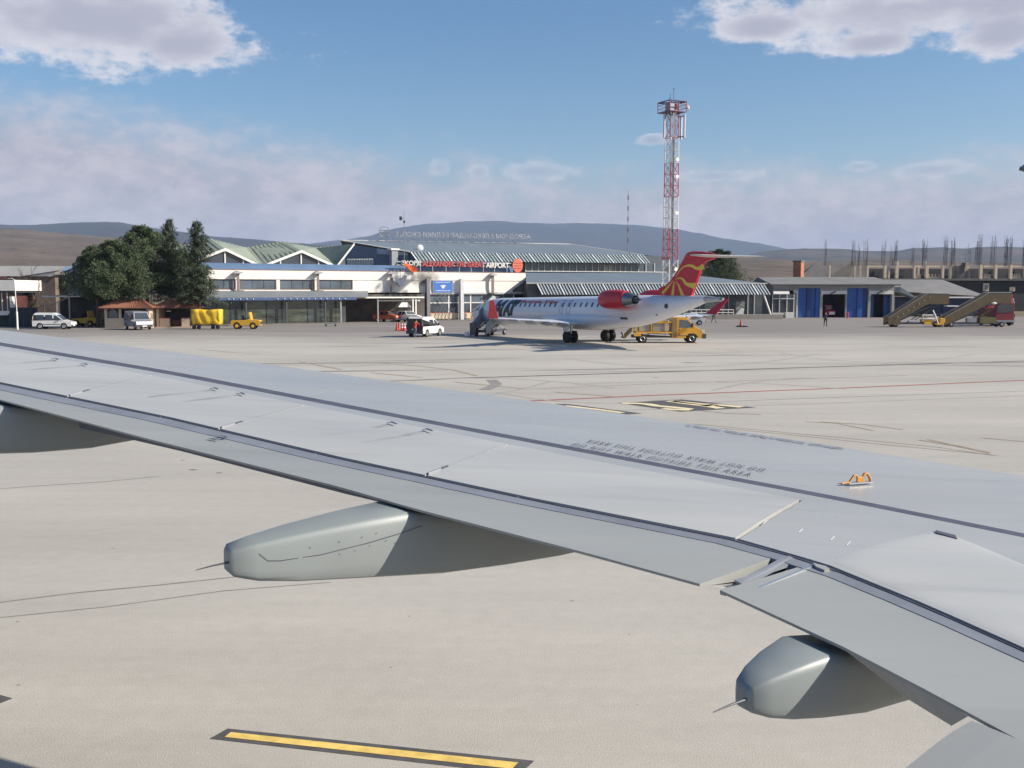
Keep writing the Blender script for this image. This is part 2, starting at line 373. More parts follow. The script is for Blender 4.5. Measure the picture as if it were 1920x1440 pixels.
# --- ground markings, sheets a few millimetres above the apron
LV = [0]
def ribbon(name, pts, w, m, z=.004, taper=None):
    P = [gr(*p) if len(p) == 2 else Vector(p) for p in pts]; vs = []; fs = []
    for i, p in enumerate(P):
        t = (P[min(i+1, len(P)-1)]-P[max(i-1, 0)]).normalized(); nn = Vector((-t.y, t.x, 0))
        a = w/2 if not taper else taper[i]/2
        vs += [(p.x+nn.x*a, p.y+nn.y*a, z), (p.x-nn.x*a, p.y-nn.y*a, z)]
    for i in range(len(P)-1): fs.append((2*i, 2*i+1, 2*i+3, 2*i+2))
    return MB().add(vs, fs).build(name, m, apron)
def gpoly(name, pts, m, z=.004):
    return MB().poly([(*gr(*p).xy, z) for p in pts]).build(name, m, apron)
gpoly('black_border', [(393, 1385.5), (427, 1366.5), (1002, 1427), (975, 1452)], markblk, .004)
gpoly('yellow_line', [(421, 1383), (433, 1374), (972, 1431), (960, 1443)], markyel, .008)
gpoly('black_border', [(-160, 1290), (-120, 1270), (24, 1310), (-8, 1322)], markblk, .004)
gpoly('yellow_line', [(-130, 1289), (-112, 1277), (-10, 1307), (-22, 1314)], markyel, .008)
ribbon('red_line', [(980, 752.5), (1200, 742.5), (1400, 734.5), (1600, 727), (1760, 720), (1920, 713), (2300, 697)], .30, markred, .004)
ribbon('joint_strip', [(730, 715), (860, 709), (1000, 705), (1200, 699), (1400, 692.5), (1600, 686.5), (1920, 677), (2400, 665)], .42, joint, .004)
ribbon('joint_strip', [(1000, 729), (1200, 721), (1400, 713.5), (1700, 704)], .14, markold, .004)
ribbon('joint_strip', [(1200, 762), (1380, 752), (1600, 744), (1930, 733)], .12, patch, .004)
gpoly('black_border', [(1160, 756), (1278, 749), (1417, 764.3), (1275, 772)], markblk, .006)
def strokes(lines, w): 
    for l in lines: ribbon('painted_number', l, w, markpale, .011)
strokes([[(1166, 757), (1190, 756.5), (1214, 758), (1232, 761.3), (1262, 764), (1292, 767.2), (1286, 768.8), (1262, 768.3), (1243, 766.4)],
         [(1254, 752), (1288, 757), (1322, 761), (1352, 766)], [(1262, 752.6), (1312, 757.8), (1360, 760.5), (1392, 763.6)], [(1318, 761.4), (1342, 759.4)]], .46)
gpoly('black_border', [(1040, 757), (1068, 758), (1204, 775.5), (1160, 778)], markblk, .006)
ribbon('painted_number', [(1060, 761), (1120, 768), (1168, 774.5)], .3, markpale, .011)
ribbon('worn_arrow', [(908, 731), (926, 724), (931, 720), (921, 712)], .55, patch, .006)
for l, w in (([(370, 655), (440, 661), (490, 664)], .2), ([(560, 678), (640, 693)], .2), ([(697, 699), (790, 708)], .22), ([(640, 679), (720, 681), (800, 688), (850, 694), (895, 705)], .2),
             ([(850, 716), (930, 724), (985, 729)], .2), ([(1040, 735), (1150, 744)], .2), ([(1510, 791), (1570, 794), (1638, 808)], .1), ([(1538, 791), (1620, 796), (1693, 806)], .1),
             ([(1723, 825), (1790, 836), (1855, 850)], .14), ([(1738, 824), (1855, 848)], .1), ([(1838, 821), (1930, 829)], .1), ([(1280, 793), (1440, 808), (1600, 823), (1760, 839), (1870, 855)], .06),
             ([(1310, 799), (1480, 815), (1640, 832), (1860, 853)], .06), ([(1295, 768), (1360, 775), (1427, 777)], .12)):
    ribbon('worn_line', l, w, markold, .005)
for l, w in (([(-20, 1132), (140, 1112), (300, 1097), (440, 1082)], .045), ([(-20, 1160), (200, 1138), (420, 1108), (620, 1092)], .03), ([(-40, 920), (60, 912), (200, 903), (300, 893)], .04),
             ([(600, 690), (1000, 668), (1400, 660), (1900, 650)], .10), ([(1200, 655), (1420, 668), (1560, 664)], .12), ([(1000, 775), (1500, 758), (1930, 742)], .05)):
    ribbon('crack_seam', l, w, patch, .0045)
b = MB()
for i in range(26):
    px = random.uniform(500, 1900); py = random.uniform(625, 705); g = gr(px, py); a = random.uniform(-.15, .25); L_ = random.uniform(2, 9); w = random.uniform(.12, .5)
    d = Vector((cos(a), sin(a), 0)); nn = Vector((-d.y, d.x, 0)); q = [g+d*L_*t+nn*w*s for t, s in ((-1, 0), (-.5, .8), (.3, 1), (1, .1), (.4, -.8), (-.4, -1))]
    b.poly([(p.x, p.y, .0035+.00005*i) for p in q])
b.build('oil_stain', patch, apron, kind='stuff')
tr_ = random.Random(17)
for i in range(8):
    x0, y0 = tr_.uniform(620, 1500), tr_.uniform(640, 740); dx = tr_.uniform(180, 520); c = tr_.uniform(-22, 22); e = tr_.uniform(-26, 20)
    pts = [(x0+dx*t, y0+e*t+c*4*t*(1-t)) for t in [k_/10 for k_ in range(11)]]
    ribbon('tyre_mark', pts, tr_.uniform(.12, .3), tyre, .0042+.00003*i)
b = MB()
for i in range(9):
    px = tr_.uniform(0, 1300); py = tr_.uniform(860, 1430); g = gr(px, py); s = tr_.uniform(.008, .03)
    if px > 400 and py < 1100: continue
    b.poly([(g.x+s*cos(k*1.05)*tr_.uniform(.6, 1.8), g.y+s*sin(k*1.05)*tr_.uniform(.5, 1), .0068) for k in range(6)])
b.build('grease_spot', tyre, apron, kind='stuff')
b = MB()
for px, py, s in ((362, 881, .07), (343, 863, .04), (411, 887, .05), (1230, 708, .1)):
    g = gr(px, py); b.poly([(g.x+s*cos(k)*1.6, g.y+s*sin(k)*random.uniform(.4, 1), .007) for k in range(6)])
b.build('tar_spot', joint, apron, kind='stuff')

# ================================================================ OWN WING
TH = R(36); WZ = 1.5; TD = math.tan(R(5))
LV_ = Vector((-sin(TH), cos(TH), 0)); FV_ = Vector((cos(TH), sin(TH), 0))
def wp(px, py):                          # (l, f) on the wing plane
    d = ray(px, py); l = d.dot(LV_); t = -WZ/(d.z-TD*l); return (l*t, d.dot(FV_)*t)
def W(l, f, dz=0.0):
    p = LV_*l+FV_*f; return (p.x, p.y, H-WZ+TD*l+dz)
def curve(pxs, ext=None):
    pts = sorted(wp(*p) for p in pxs)
    if ext: pts = sorted(pts+ext)
    def g(l):
        if l <= pts[0][0]: (a, fa), (c, fc) = pts[0], pts[1]
        elif l >= pts[-1][0]: (a, fa), (c, fc) = pts[-2], pts[-1]
        else:
            for (a, fa), (c, fc) in zip(pts, pts[1:]):
                if l <= c: break
        return fa+(fc-fa)*(l-a)/(c-a)
    return g
fLE = curve([(0,617),(320,658),(640,700),(960,745),(1280,790),(1600,840),(1920,890)])
fSP = curve([(0,645),(320,699),(640,760),(960,820),(1280,880),(1600,940),(1920,1004)])
fGP = curve([(0,717),(320,783),(640,858),(1000,935),(1390,1012),(1550,1058),(1740,1135),(1920,1215)])
fTO = curve([(0,748),(280,822),(640,912),(770,950),(1100,1035),(1360,1106)])
fTI = curve([(1380,1118),(1580,1210),(1740,1293),(1920,1390)])
LK = 2.93; LTIP = 14.6
def fTE(l): return fTO(l) if l >= LK else fTI(l)
def wingpaint(name, c, rough, var):
    m = bpy.data.materials.new(name); m.use_nodes = True; nt = m.node_tree; N = nt.nodes; L = nt.links; b = N['Principled BSDF']; tc = N.new('ShaderNodeTexCoord')
    def noi(scale, st, det=6, rot=0):
        mp = N.new('ShaderNodeMapping'); mp.inputs['Scale'].default_value = st; mp.inputs['Rotation'].default_value = (0, 0, rot); L.new(tc.outputs['Object'], mp.inputs[0])
        n = N.new('ShaderNodeTexNoise'); n.inputs['Scale'].default_value = scale; n.inputs['Detail'].default_value = det; L.new(mp.outputs[0], n.inputs[0]); return n.outputs[0]
    def rg(x, lo, hi, a, bb):
        r = N.new('ShaderNodeMapRange'); r.inputs[1].default_value = lo; r.inputs[2].default_value = hi; r.inputs[3].default_value = a; r.inputs[4].default_value = bb; L.new(x, r.inputs[0]); return r.outputs[0]
    def mul(a, c):
        n = N.new('ShaderNodeMath'); n.operation = 'MULTIPLY'; L.new(a, n.inputs[0]); L.new(c, n.inputs[1]); return n.outputs[0]
    rot = -TH
    s = mul(mul(rg(noi(1.1, (.35, 1.6, 1), 5, rot), .3, .7, 1-var, 1+var), rg(noi(2.2, (.25, 3, 1), 6, rot), .55, .8, 1.0, 1-var*1.6)), rg(noi(.6, (1, 1, 1), 3), .3, .7, .97, 1.03))
    sc = N.new('ShaderNodeVectorMath'); sc.operation = 'SCALE'; sc.inputs[0].default_value = c; L.new(s, sc.inputs['Scale']); L.new(sc.outputs[0], b.inputs['Base Color'])
    L.new(rg(noi(3, (.4, 1.5, 1), 5, rot), .3, .7, rough-.05, rough+.07), b.inputs['Roughness'])
    b.inputs['Specular IOR Level'].default_value = .55
    bp = N.new('ShaderNodeBump'); bp.inputs['Strength'].default_value = .05; bp.inputs['Distance'].default_value = .01; L.new(noi(1.6, (1, 1, 1), 2), bp.inputs['Height']); L.new(bp.outputs[0], b.inputs['Normal'])
    return m
wskin = wingpaint('wing_skin_paint', (.37, .365, .345), .28, .07)
wpan = wingpaint('spoiler_paint', (.425, .42, .395), .40, .085)
wflap = wingpaint('flap_paint', (.30, .302, .28), .38, .08)
wfair = wingpaint('fairing_paint', (.225, .245, .24), .42, .03)
def grime_mat():
    m = bpy.data.materials.new('grime_deposit'); m.use_nodes = True; nt = m.node_tree; b = nt.nodes['Principled BSDF']; b.inputs['Base Color'].default_value = (.17, .17, .17, 1); b.inputs['Roughness'].default_value = .6
    tc = nt.nodes.new('ShaderNodeTexCoord'); n = nt.nodes.new('ShaderNodeTexNoise'); n.inputs['Scale'].default_value = 3.2; n.inputs['Detail'].default_value = 5; nt.links.new(tc.outputs['Object'], n.inputs[0])
    r = nt.nodes.new('ShaderNodeMapRange'); r.inputs[1].default_value = .42; r.inputs[2].default_value = .75; r.inputs[4].default_value = .35; nt.links.new(n.outputs[0], r.inputs[0]); nt.links.new(r.outputs[0], b.inputs['Alpha']); return m
grime = grime_mat()
wseal = mat('gap_seal_blue_grey', (.20, .21, .238), .5, var=.15, scale=3)
wgap = mat('gap_seal_grey', (.12, .13, .17), .55, var=.15, scale=3)
wline = mat('dark_sealant_and_shadow_line', (.085, .085, .115), .6, var=.2, scale=8)
wing = thing('aircraft_wing', 'large pale grey aircraft wing with flaps and fairings crossing the foreground', 'aircraft wing', W(1.0, 3.6, -.3))
WO = Vector(wing.location)
class WB(MB):                            # builder whose points are given in wing coordinates (l, f, dz)
    def build(s, name, mats, parent=None, **k):
        s.v = [tuple(Vector(W(*p))-WO) for p in s.v]
        return MB.build(s, name, mats, parent or wing, **k)
def zf(l, f):                            # relief of the upper skin relative to the wing plane
    c = fLE(l)-fTE(l); s = (f-fTE(l))/c
    return 0.0
def slab(name, m, fB, fF, l0, l1, dz, th, nl=24, nf=6, skew=0.0, parent=None, drop=0.0, bevel=0.0, taper=False):
    # fB, fF back/front edges; skew shifts the front edge outboard; drop lowers the back edge
    b = WB(); top = []; 
    for j in range(nf+1):
        t = j/nf
        for i in range(nl+1):
            l = l0+(l1-l0)*i/nl+skew*t; f = fB(l)+(fF(l)-fB(l))*t
            top.append((l, f, zf(l, f)+dz-drop*(1-t)**2))
    n = nl+1; N = len(top); bot = [(l, f, z-(th if not taper else .012+(th-.012)*min(1, (k//n)/nf*2))) for k, (l, f, z) in enumerate(top)]
    fs = [(j*n+i, j*n+i+1, (j+1)*n+i+1, (j+1)*n+i) for j in range(nf) for i in range(nl)]
    fs = [tuple(reversed(f)) for f in fs]+[tuple(N+i for i in f) for f in fs]
    rim = [i for i in range(n)]+[j*n+nl for j in range(1, nf+1)]+[nf*n+i for i in range(nl-1, -1, -1)]+[j*n for j in range(nf-1, 0, -1)]
    fs += [(rim[k], rim[(k+1) % len(rim)], N+rim[(k+1) % len(rim)], N+rim[k]) for k in range(len(rim))]
    b.add(top+bot, fs); return b.build(name, m, parent, bevel=bevel)
# front skin with the rounded leading edge and the underside
b = WB(); rows = []
prof = [(0, 0), (.05, -.018), (.10, -.045), (.14, -.08), (.17, -.14), (.175, -.20), (.15, -.27), (.09, -.33), (.0, -.38)]
ls = [.15+(LTIP-.15)*i/60 for i in range(61)]
for t in [i/8 for i in range(9)]:
    rows.append([(l, fSP(l)+.031+.004*l+(fLE(l)-fSP(l)-.031-.004*l)*t, zf(l, fSP(l)+(fLE(l)-fSP(l))*t)) for l in ls])
for df, dz in prof[1:]:
    rows.append([(l, fLE(l)+df*(.45+.55*(fLE(l)-fTE(l))/4), zf(l, fLE(l))+dz*(fLE(l)-fTE(l))/4) for l in ls])
for t, dz in ((.75, -.50), (.5, -.52), (.25, -.42), (0, -.19)):
    rows.append([(l, fGP(l)+(fLE(l)-fGP(l))*t, dz*(fLE(l)-fTE(l))/4) for l in ls])
for t, dz in ((.6, -.085), (.14, -.022)):
    rows.append([(l, fTE(l)+(fGP(l)-fTE(l))*t, dz) for l in ls])
n = len(ls); b.add([p for r in rows for p in r], [(j*n+i, (j+1)*n+i, (j+1)*n+i+1, j*n+i+1) for j in range(len(rows)-1) for i in range(n-1)])
b.build('wing_skin', wskin, smooth=True)
slab('seal_strip', wline, lambda l: fSP(l)-.03-.004*l, lambda l: fSP(l)+.03+.004*l, .15, LTIP, .001, .03, 40, 1)
HG = lambda l: fGP(l)+(fSP(l)-fGP(l))*.83       # front edge of the spoilers
slab('shroud_skin', wskin, HG, lambda l: fSP(l)-.031-.004*l, .15, LTIP, 0.0, .05, 40, 2)
slab('wing_box', wgap, lambda l: fGP(l)+.03, lambda l: HG(l)+.02, .15, LTIP, -.03, .2, 40, 2)
# spoilers between chordwise seams, given by the seam's rear and front pixels
seams = [((-230, 678), (-60, 651)), ((135, 743), (277, 705)), ((430, 803), (572, 760)), ((832, 888), (966, 833)), ((1385, 1010), (1503, 938))]
SP = [wp(*a)+wp(*c) for a, c in seams]
for k in range(len(SP)):
    la, _, lf, _ = SP[k]
    if k == 0: continue
    lb, _, lg, _ = SP[k-1]
    b = WB(); nl, nf = 16, 6; top = []
    for j in range(nf+1):
        t = j/nf
        for i in range(nl+1):
            s = i/nl; l = (la+(lb-la)*s)*(1-t)+(lf+(lg-lf)*s)*t+(.008 if i == 0 else -.008 if i == nl else 0)
            f = fGP(l)+(HG(l)-fGP(l))*t; top.append((l, f, .004+.007*sin(pi*min(1, max(0, t)))))
    n = nl+1; N = len(top); fs = [(j*n+i, (j+1)*n+i, (j+1)*n+i+1, j*n+i+1) for j in range(nf) for i in range(nl)]
    rim = [i for i in range(n)]+[j*n+nl for j in range(1, nf+1)]+[nf*n+i for i in range(nl-1, -1, -1)]+[j*n for j in range(nf-1, 0, -1)]
    fs += [(rim[q], rim[(q+1) % len(rim)], N+rim[(q+1) % len(rim)], N+rim[q]) for q in range(len(rim))]
    fs += [tuple(N+i for i in reversed(f)) for f in fs[:nl*nf]]
    b.add(top+[(l, f, z-.035) for l, f, z in top], fs); sp = b.build('spoiler', wpan, smooth=True)
    # hinge fittings near the front edge, one light rub strip and one dark latch on the seam
    if k < 4:
        for q in (.30, .47):
            l = lf+(lg-lf)*q; f = HG(l)-.10
            hb = WB()
            p0 = [(l-.04, f-.007, .021), (l+.04, f-.007, .021), (l+.04, f+.007, .021), (l-.04, f+.007, .021)]
            hb.prism([Vector(p) for p in p0], (0, 0, .006)); hb.prism([Vector(p) for p in [(l+.01, f-.05, .021), (l+.018, f-.05, .021), (l+.018, f-.01, .021), (l+.01, f-.01, .021)]], (0, 0, .006))
            hb.build('hinge_fitting', wgap, sp)
            db = WB(); ff = f-.03; nst = 7; vs = []
            for i_ in range(nst): tt = i_/(nst-1); wd = .035*(1-.45*tt); vs += [(l-wd-.30*tt*.45, ff-.55*tt, .0135), (l+wd-.30*tt*.45, ff-.55*tt, .0135)]
            db.add(vs, [(2*i_, 2*i_+1, 2*i_+3, 2*i_+2) for i_ in range(nst-1)]); db.build('grime_streak', grime, sp)
for k in range(1, len(SP)-1):
    la, _, lf, _ = SP[k]
    for t0, t1, mm, nm in ((0.02, .16, alu, 'rub_strip'), (.17, .23, wline, 'seam_latch'), (.24, .97, alu if k == 3 else steel, 'seam_edge')):
        w = (.006 if t0 < .2 else .0025)
        c = []
        for t in (t0, (t0+t1)/2, t1):
            l = la+(lf-la)*t; f = fGP(l)+(HG(l)-fGP(l))*t; c.append((l, f))
        b = WB(); vs = []
        for l, f in c: vs += [(l-w, f, .015), (l+w, f, .015), (l-w, f, .0), (l+w, f, .0)]
        b.add(vs, [(4*i, 4*i+1, 4*i+5, 4*i+4) for i in range(2)]+[(4*i+2, 4*i, 4*i+4, 4*i+6) for i in range(2)]+[(4*i+1, 4*i+3, 4*i+7, 4*i+5) for i in range(2)]); b.build(nm, mm)
# outboard ailerons/skin beyond the last spoiler
slab('outer_panel', wpan, fGP, HG, SP[0][0], LTIP, .002, .03, 16, 4, skew=0)
# inboard fixed skin
b = WB()
def inb(l): return fGP(l)
la, _, lf, _ = SP[4]
top = []; nl, nf = 20, 6
for j in range(nf+1):
    t = j/nf
    for i in range(nl+1):
        s = i/nl; l = .15+(la+(lf-la)*t-.008-.15)*s; f = fGP(l)+(HG(l)-fGP(l))*t; top.append((l, f, .002))
n = nl+1; N = len(top); b.add(top+[(l, f, z-.03) for l, f, z in top], [(j*n+i, j*n+i+1, (j+1)*n+i+1, (j+1)*n+i) for j in range(nf) for i in range(nl)]+[(i, N+i, N+i+1, i+1) for i in range(nl)])
b.build('inboard_skin', wskin)
# raised inboard spoiler with a curved front edge
pp = [wp(*p) for p in [(1562, 1053), (1600, 1036), (1650, 1020), (1700, 1008), (1748, 1000), (1790, 1006), (1850, 1030), (1925, 1062), (2000, 1100), (2000, 1254), (1925, 1213), (1830, 1170), (1740, 1130), (1650, 1092)]]
cx = sum(p[0] for p in pp)/len(pp); cy = sum(p[1] for p in pp)/len(pp)
b = WB(); rings = []
for s, z in ((1, .0022), (.96, .004), (.90, .006), (.8, .0075), (.5, .009), (.0, .0095)):
    rings.append([(cx+(l-cx)*s, cy+(f-cy)*s, z) for l, f in pp])
b.loft(rings, cap=False); b.build('raised_panel', wpan, smooth='all')
l, f = wp(1768, 1003); b = WB(); b.prism([Vector((l-.09, f-.02, .004)), Vector((l+.02, f-.025, .004)), Vector((l+.05, f+.015, .004)), Vector((l-.05, f+.03, .004))], (0, 0, .006)); b.build('panel_latch', wline)
# flaps
fl = lambda l: fGP(l)-.055
slab('outboard_flap', wflap, fTO, lambda l: fGP(l)-.035-.011*l, 2.955, 9.4, -.012, .05, 40, 6, skew=.10, drop=-.008, taper=True)
slab('aileron', wflap, fTO, lambda l: fGP(l)-.035-.011*l, 9.44, 14.2, -.012, .05, 12, 4, drop=-.008, taper=True)
slab('inboard_flap', wflap, fTI, lambda l: fGP(l)-.035-.011*l, .15, 2.86, -.012, .05, 30, 6, skew=.05, drop=-.008, taper=True)
slab('gap_seal', wseal, lambda l: fGP(l)-.07-.012*l, lambda l: fGP(l)+.035, .15, LTIP, -.009, .03, 50, 1)
slab('gap_shadow_strip', wline, lambda l: fGP(l)-.014, lambda l: fGP(l)+.03, .15, LTIP, -.005, .004, 50, 1)  # dark strip painted as the shadow line along the flap gap
for px in (127, 300, 612, 994):
    l, f = wp(px, 546+(717-546)+px*.212)
    b = WB(); b.add([(l-.012, fGP(l)-.06, -.02), (l+.012, fGP(l)-.06, -.02), (l+.03, fGP(l)-.008, -.004), (l+.006, fGP(l)-.008, -.004), (l-.012, fGP(l)-.06, -.06), (l+.012, fGP(l)-.06, -.06), (l+.03, fGP(l)-.008, -.06), (l+.006, fGP(l)-.008, -.06)], [(0,1,2,3),(0,4,5,1),(1,5,6,2),(3,2,6,7),(0,3,7,4)]); b.build('seal_bracket', alu)
# flap end trough between the two flaps
def strip(name, m, pts, th=.02, dz=0.0):
    b = WB(); P = [(*wp(*p[:2]), p[2]) for p in pts]; b.prism([Vector(p) for p in P], (0, 0, -th)); return b.build(name, m)
def wpz(px, py, dz):
    d = ray(px, py); l = d.dot(LV_); t = -(WZ-dz)/(d.z-TD*l); return (l*t, d.dot(FV_)*t, dz)
def strip2(name, m, pts, th=.02):
    b = WB(); b.prism([Vector(wpz(*p)) for p in pts], (0, 0, -th)); return b.build(name, m)
strip2('flap_end_trough', wgap, [(1352, 1108, -.075), (1376, 1096, -.07), (1500, 1034, -.05), (1566, 1052, -.05), (1535, 1066, -.06), (1420, 1104, -.075), (1385, 1108, -.08)], .008)
strip2('flap_end_rib', steel, [(1377, 1087, -.010), (1402, 1080, -.008), (1470, 1043, -.006), (1490, 1041, -.006), (1503, 1046, -.008), (1498, 1052, -.012), (1450, 1068, -.014), (1420, 1084, -.014), (1390, 1094, -.012)], .012)
strip2('flap_end_rib', mat('soiled_grey', (.17, .165, .17), .5), [(1388, 1099, -.04), (1432, 1088, -.035), (1500, 1058, -.03), (1524, 1052, -.03), (1530, 1057, -.03), (1500, 1068, -.035), (1440, 1094, -.04), (1404, 1104, -.045)], .015)
strip2('flap_end_seal', alu, [(1418, 1101, -.008), (1520, 1060, -.006), (1524, 1061.5, -.006), (1424, 1103, -.008)], .008)
strip2('flap_end_cap', steel, [(1350, 1106, -.03), (1374, 1098, -.03), (1392, 1099, -.03), (1378, 1106, -.03), (1360, 1109, -.03)], .02)
strip2('hinge_cover', wflap, [(1524, 1055, .002), (1548, 1061, .002), (1556, 1067, .002), (1546, 1068.5, .002), (1530, 1062, .002)], .02)
# flap track fairings
def canoe(lc, secs, label=None, wick=True):
    b = WB(); rings = []; n = 20
    for f, hw, zt, zb in secs:
        rg = []; tw = .80
        pts = [(-tw, 1.0), (tw, 1.0), (.90, .965), (.97, .86), (1.0, .55), (1.0, .28), (.98, .14), (.90, .045), (.75, .005), (.3, 0), (-.3, 0), (-.75, .005), (-.90, .045), (-.98, .14), (-1, .28), (-1, .55), (-.97, .86), (-.90, .965)]
        for a, c in pts: rg.append((lc+a*hw, f, zb+(zt-zb)*c))
        rings.append(rg)
    b.loft(rings); o = b.build('flap_track_fairing', wfair, smooth=True)
    f0, hw, zt, zb = secs[0]
    if wick:
        w = WB(); zc = (zt+zb)/2; w.tube([(lc-.02, f0+.02, zc), (lc-.01, f0-.07, zc-.008), (lc+.0, f0-.15, zc-.02)], [.006, .004, .002], 6); w.build('static_wick', darksteel, o)
    return o
fe = fTO(4.6)
c2 = canoe(4.60, [(1.672, .040, -.125, -.225), (1.69, .058, -.108, -.243), (1.80, .080, -.090, -.275), (2.0, .104, -.066, -.305), (2.3, .130, -.040, -.335), (2.57, .147, -.026, -.362), (2.8, .15, -.07, -.388), (3.2, .15, -.11, -.408), (3.6, .15, -.12, -.418), (4.3, .12, -.2, -.41), (5.0, .05, -.3, -.40)])
c3 = canoe(2.36, [(2.735, .025, -.125, -.185), (2.75, .045, -.105, -.205), (2.82, .072, -.082, -.232), (2.93, .098, -.058, -.258), (3.08, .122, -.038, -.282), (3.3, .138, -.08, -.312), (3.8, .14, -.12, -.345), (4.6, .10, -.3, -.40)])
c1 = canoe(8.2, [(.35, .06, -.09, -.17), (.37, .08, -.07, -.19), (.6, .10, -.05, -.26), (.95, .13, -.035, -.34), (1.25, .145, -.03, -.385), (1.5, .15, -.07, -.40), (1.9, .15, -.1, -.402), (2.35, .13, -.1, -.36), (3.2, .06, -.2, -.30)])
# panel line and fasteners on the middle fairing
b = WB(); side = 4.60-.149
pl = [(1.80, -.135), (1.84, -.175), (1.90, -.182), (2.1, -.178), (2.35, -.150), (2.55, -.120), (2.66, -.10)]
def hw_at(f): 
    s = [(1.69, .058), (1.80, .080), (2.0, .104), (2.3, .130), (2.57, .147), (3.0, .15)]
    for (a, x), (c, y) in zip(s, s[1:]):
        if f <= c: return x+(y-x)*(f-a)/(c-a)
    return .15
vs = []
for f, z in pl: q = 4.60-hw_at(f)-.0015; vs += [(q, f, z-.0022), (q, f, z+.0022)]
b.add(vs, [(2*i, 2*i+1, 2*i+3, 2*i+2) for i in range(len(pl)-1)]); b.build('panel_seam', wline, c2)
b = WB()
for f, z in ((2.05, -.135), (2.2, -.124), (2.32, -.115), (2.4, -.105), (2.45, -.15), (2.5, -.17), (2.36, -.165), (2.28, -.18), (2.2, -.187)):
    q = 4.60-hw_at(f)-.002; r = .0035; b.add([(q, f+r*cos(k*pi/3), z+r*sin(k*pi/3)) for k in range(6)], [tuple(range(6))])
b.build('fasteners', wgap, c2, kind='stuff')
# dark lower flap vane showing under the inboard flap
b = WB(); b.add([wpz(1576, 1213, -.03), wpz(1700, 1278, -.03), wpz(1815, 1343, -.03), wpz(1784, 1361, -.12), wpz(1742, 1334, -.12), wpz(1704, 1312, -.12)], [(0, 1, 2, 3, 4, 5)])
b.build('flap_underside', wskin)
# wing to body fairing at the lower right
b = WB(); rings = []
for px, py, dz in ((1822, 1351, -.008), (1790, 1369, -.008), (1760, 1390, -.008), (1695, 1442, -.008), (1600, 1530, -.02), (1450, 1690, -.05)):
    l, f, z = wpz(px, py, dz); rings.append([(l-.02, f+.02, z-.5), (l-.005, f+.01, z-.08), (l, f, z), (l*.93, f-.005, z+.008), (l*.8, f-.01, z+.014), (l*.5, f-.02, z+.018), (.1, f-.03, z+.02)])
b.loft(rings, cap=False, closed=False); b.build('belly_fairing', wflap)
# tie-down hook
l, f = wp(1606, 906); l2, f2 = wp(1632, 903)
hk = bpy.data.objects.new('tie_down_hook', None); COL.objects.link(hk); hk.parent = wing; hk.location = Vector(W(l, f, .004))-WO; hk['label'] = 'orange yellow escape rope bracket standing on the wing skin'
e0 = Vector(W(*wp(1578, 909)))-Vector(W(l, f, 0)); e1 = Vector(W(*wp(1632, 905)))-Vector(W(l, f, 0))
hookm = mat('orange_hook_paint', (.55, .24, .04), .5, var=.12, scale=20)
ax = (e1-e0); Lh = ax.length; ax.normalize(); up = Vector((0, 0, 1))
def hp(s, z): return e0+ax*(s*Lh)+up*(z*.62)
b = MB()
b.tube([hp(0, .006), hp(.12, .008), hp(.27, .012), hp(.42, .075), hp(.5, .078), hp(.55, .05), hp(.62, .048), hp(.72, .055), hp(.79, .088), hp(.87, .09), hp(.96, .05), hp(1, .012)], [.006, .007, .008, .008, .008, .008, .008, .008, .009, .009, .009, .008], 8)
b.build('hook_bar', hookm, hk, smooth=True)
nrm = ax.cross(up); b = MB(); b.prism([hp(.50, .012), hp(.50, .05), hp(.56, .052), hp(.73, .052), hp(.76, .012)], nrm*.012); b.build('hook_web', hookm, hk)
b = MB(); 
for s0, s1 in ((.2, 1.02),):
    q = nrm*.02; b.add([hp(s0, -.003)-q, hp(s1, -.003)-q, hp(s1, -.003)+q, hp(s0, -.003)+q, hp(s0, .008)-q, hp(s1, .008)-q, hp(s1, .008)+q, hp(s0, .008)+q], [(0,3,2,1),(4,5,6,7),(0,1,5,4),(1,2,6,5),(2,3,7,6),(3,0,4,7)])
b.build('hook_base', alu, hk)
# lettering
ink = mat('stencil_ink', (.08, .08, .09), .6, var=.3, scale=30)
a0 = Vector(wp(1070, 835)+(0,)); a1 = Vector(wp(1406, 892.5)+(0,)); d = (a1-a0); Lt = d.length; d.normalize(); q = Vector((-d.y, d.x, 0))
if q.y < 0: q = -q
def tf(o, dx, uy): return lambda x, y: Vector(W((o+dx*x+uy*y).x, (o+dx*x+uy*y).y, zf((o+dx*x+uy*y).x, (o+dx*x+uy*y).y)+.0015))-WO
text_obj('stencil_lettering', 'DO NOT WALK OUTSIDE THIS AREA', Lt, .085, tf(a0, d, q), ink, wing, spacing=1.3)
o2 = a1+q*.26+d*.03
text_obj('stencil_lettering', 'DO NOT WALK OUTSIDE THIS AREA', Lt, .085, tf(o2, -d, -q), ink, wing, spacing=1.3)
l, f = wp(388, 822); text_obj('stencil_lettering', '2', .09, .12, tf(Vector((l, f, 0)), Vector((-.95, .3, 0)), Vector((-.3, -.95, 0)))if 0 else tf(Vector((l, f, 0))+Vector((0, 0, 0)), d*1.0, q), ink, wing)
for o in (wing.children[-1],):
    for v in o.data.vertices: v.co.z += -.008
b = WB()
rr = random.Random(3)
for i in range(64):
    px = 1290+i*4.6
    if rr.random() < .22: continue
    l, f = wp(px, 797+(px-1290)*.152+rr.uniform(-1, 1)*.8); s = rr.uniform(.01, .022)
    b.add([(l-s, f-.014, zf(l, f)+.0015), (l+s, f-.014, zf(l, f)+.0015), (l+s*.6, f+.014, zf(l, f)+.0015), (l-s*.8, f+.012, zf(l, f)+.0015)], [(0, 1, 2, 3)])
b.build('faded_stencil', wseal, kind='stuff')
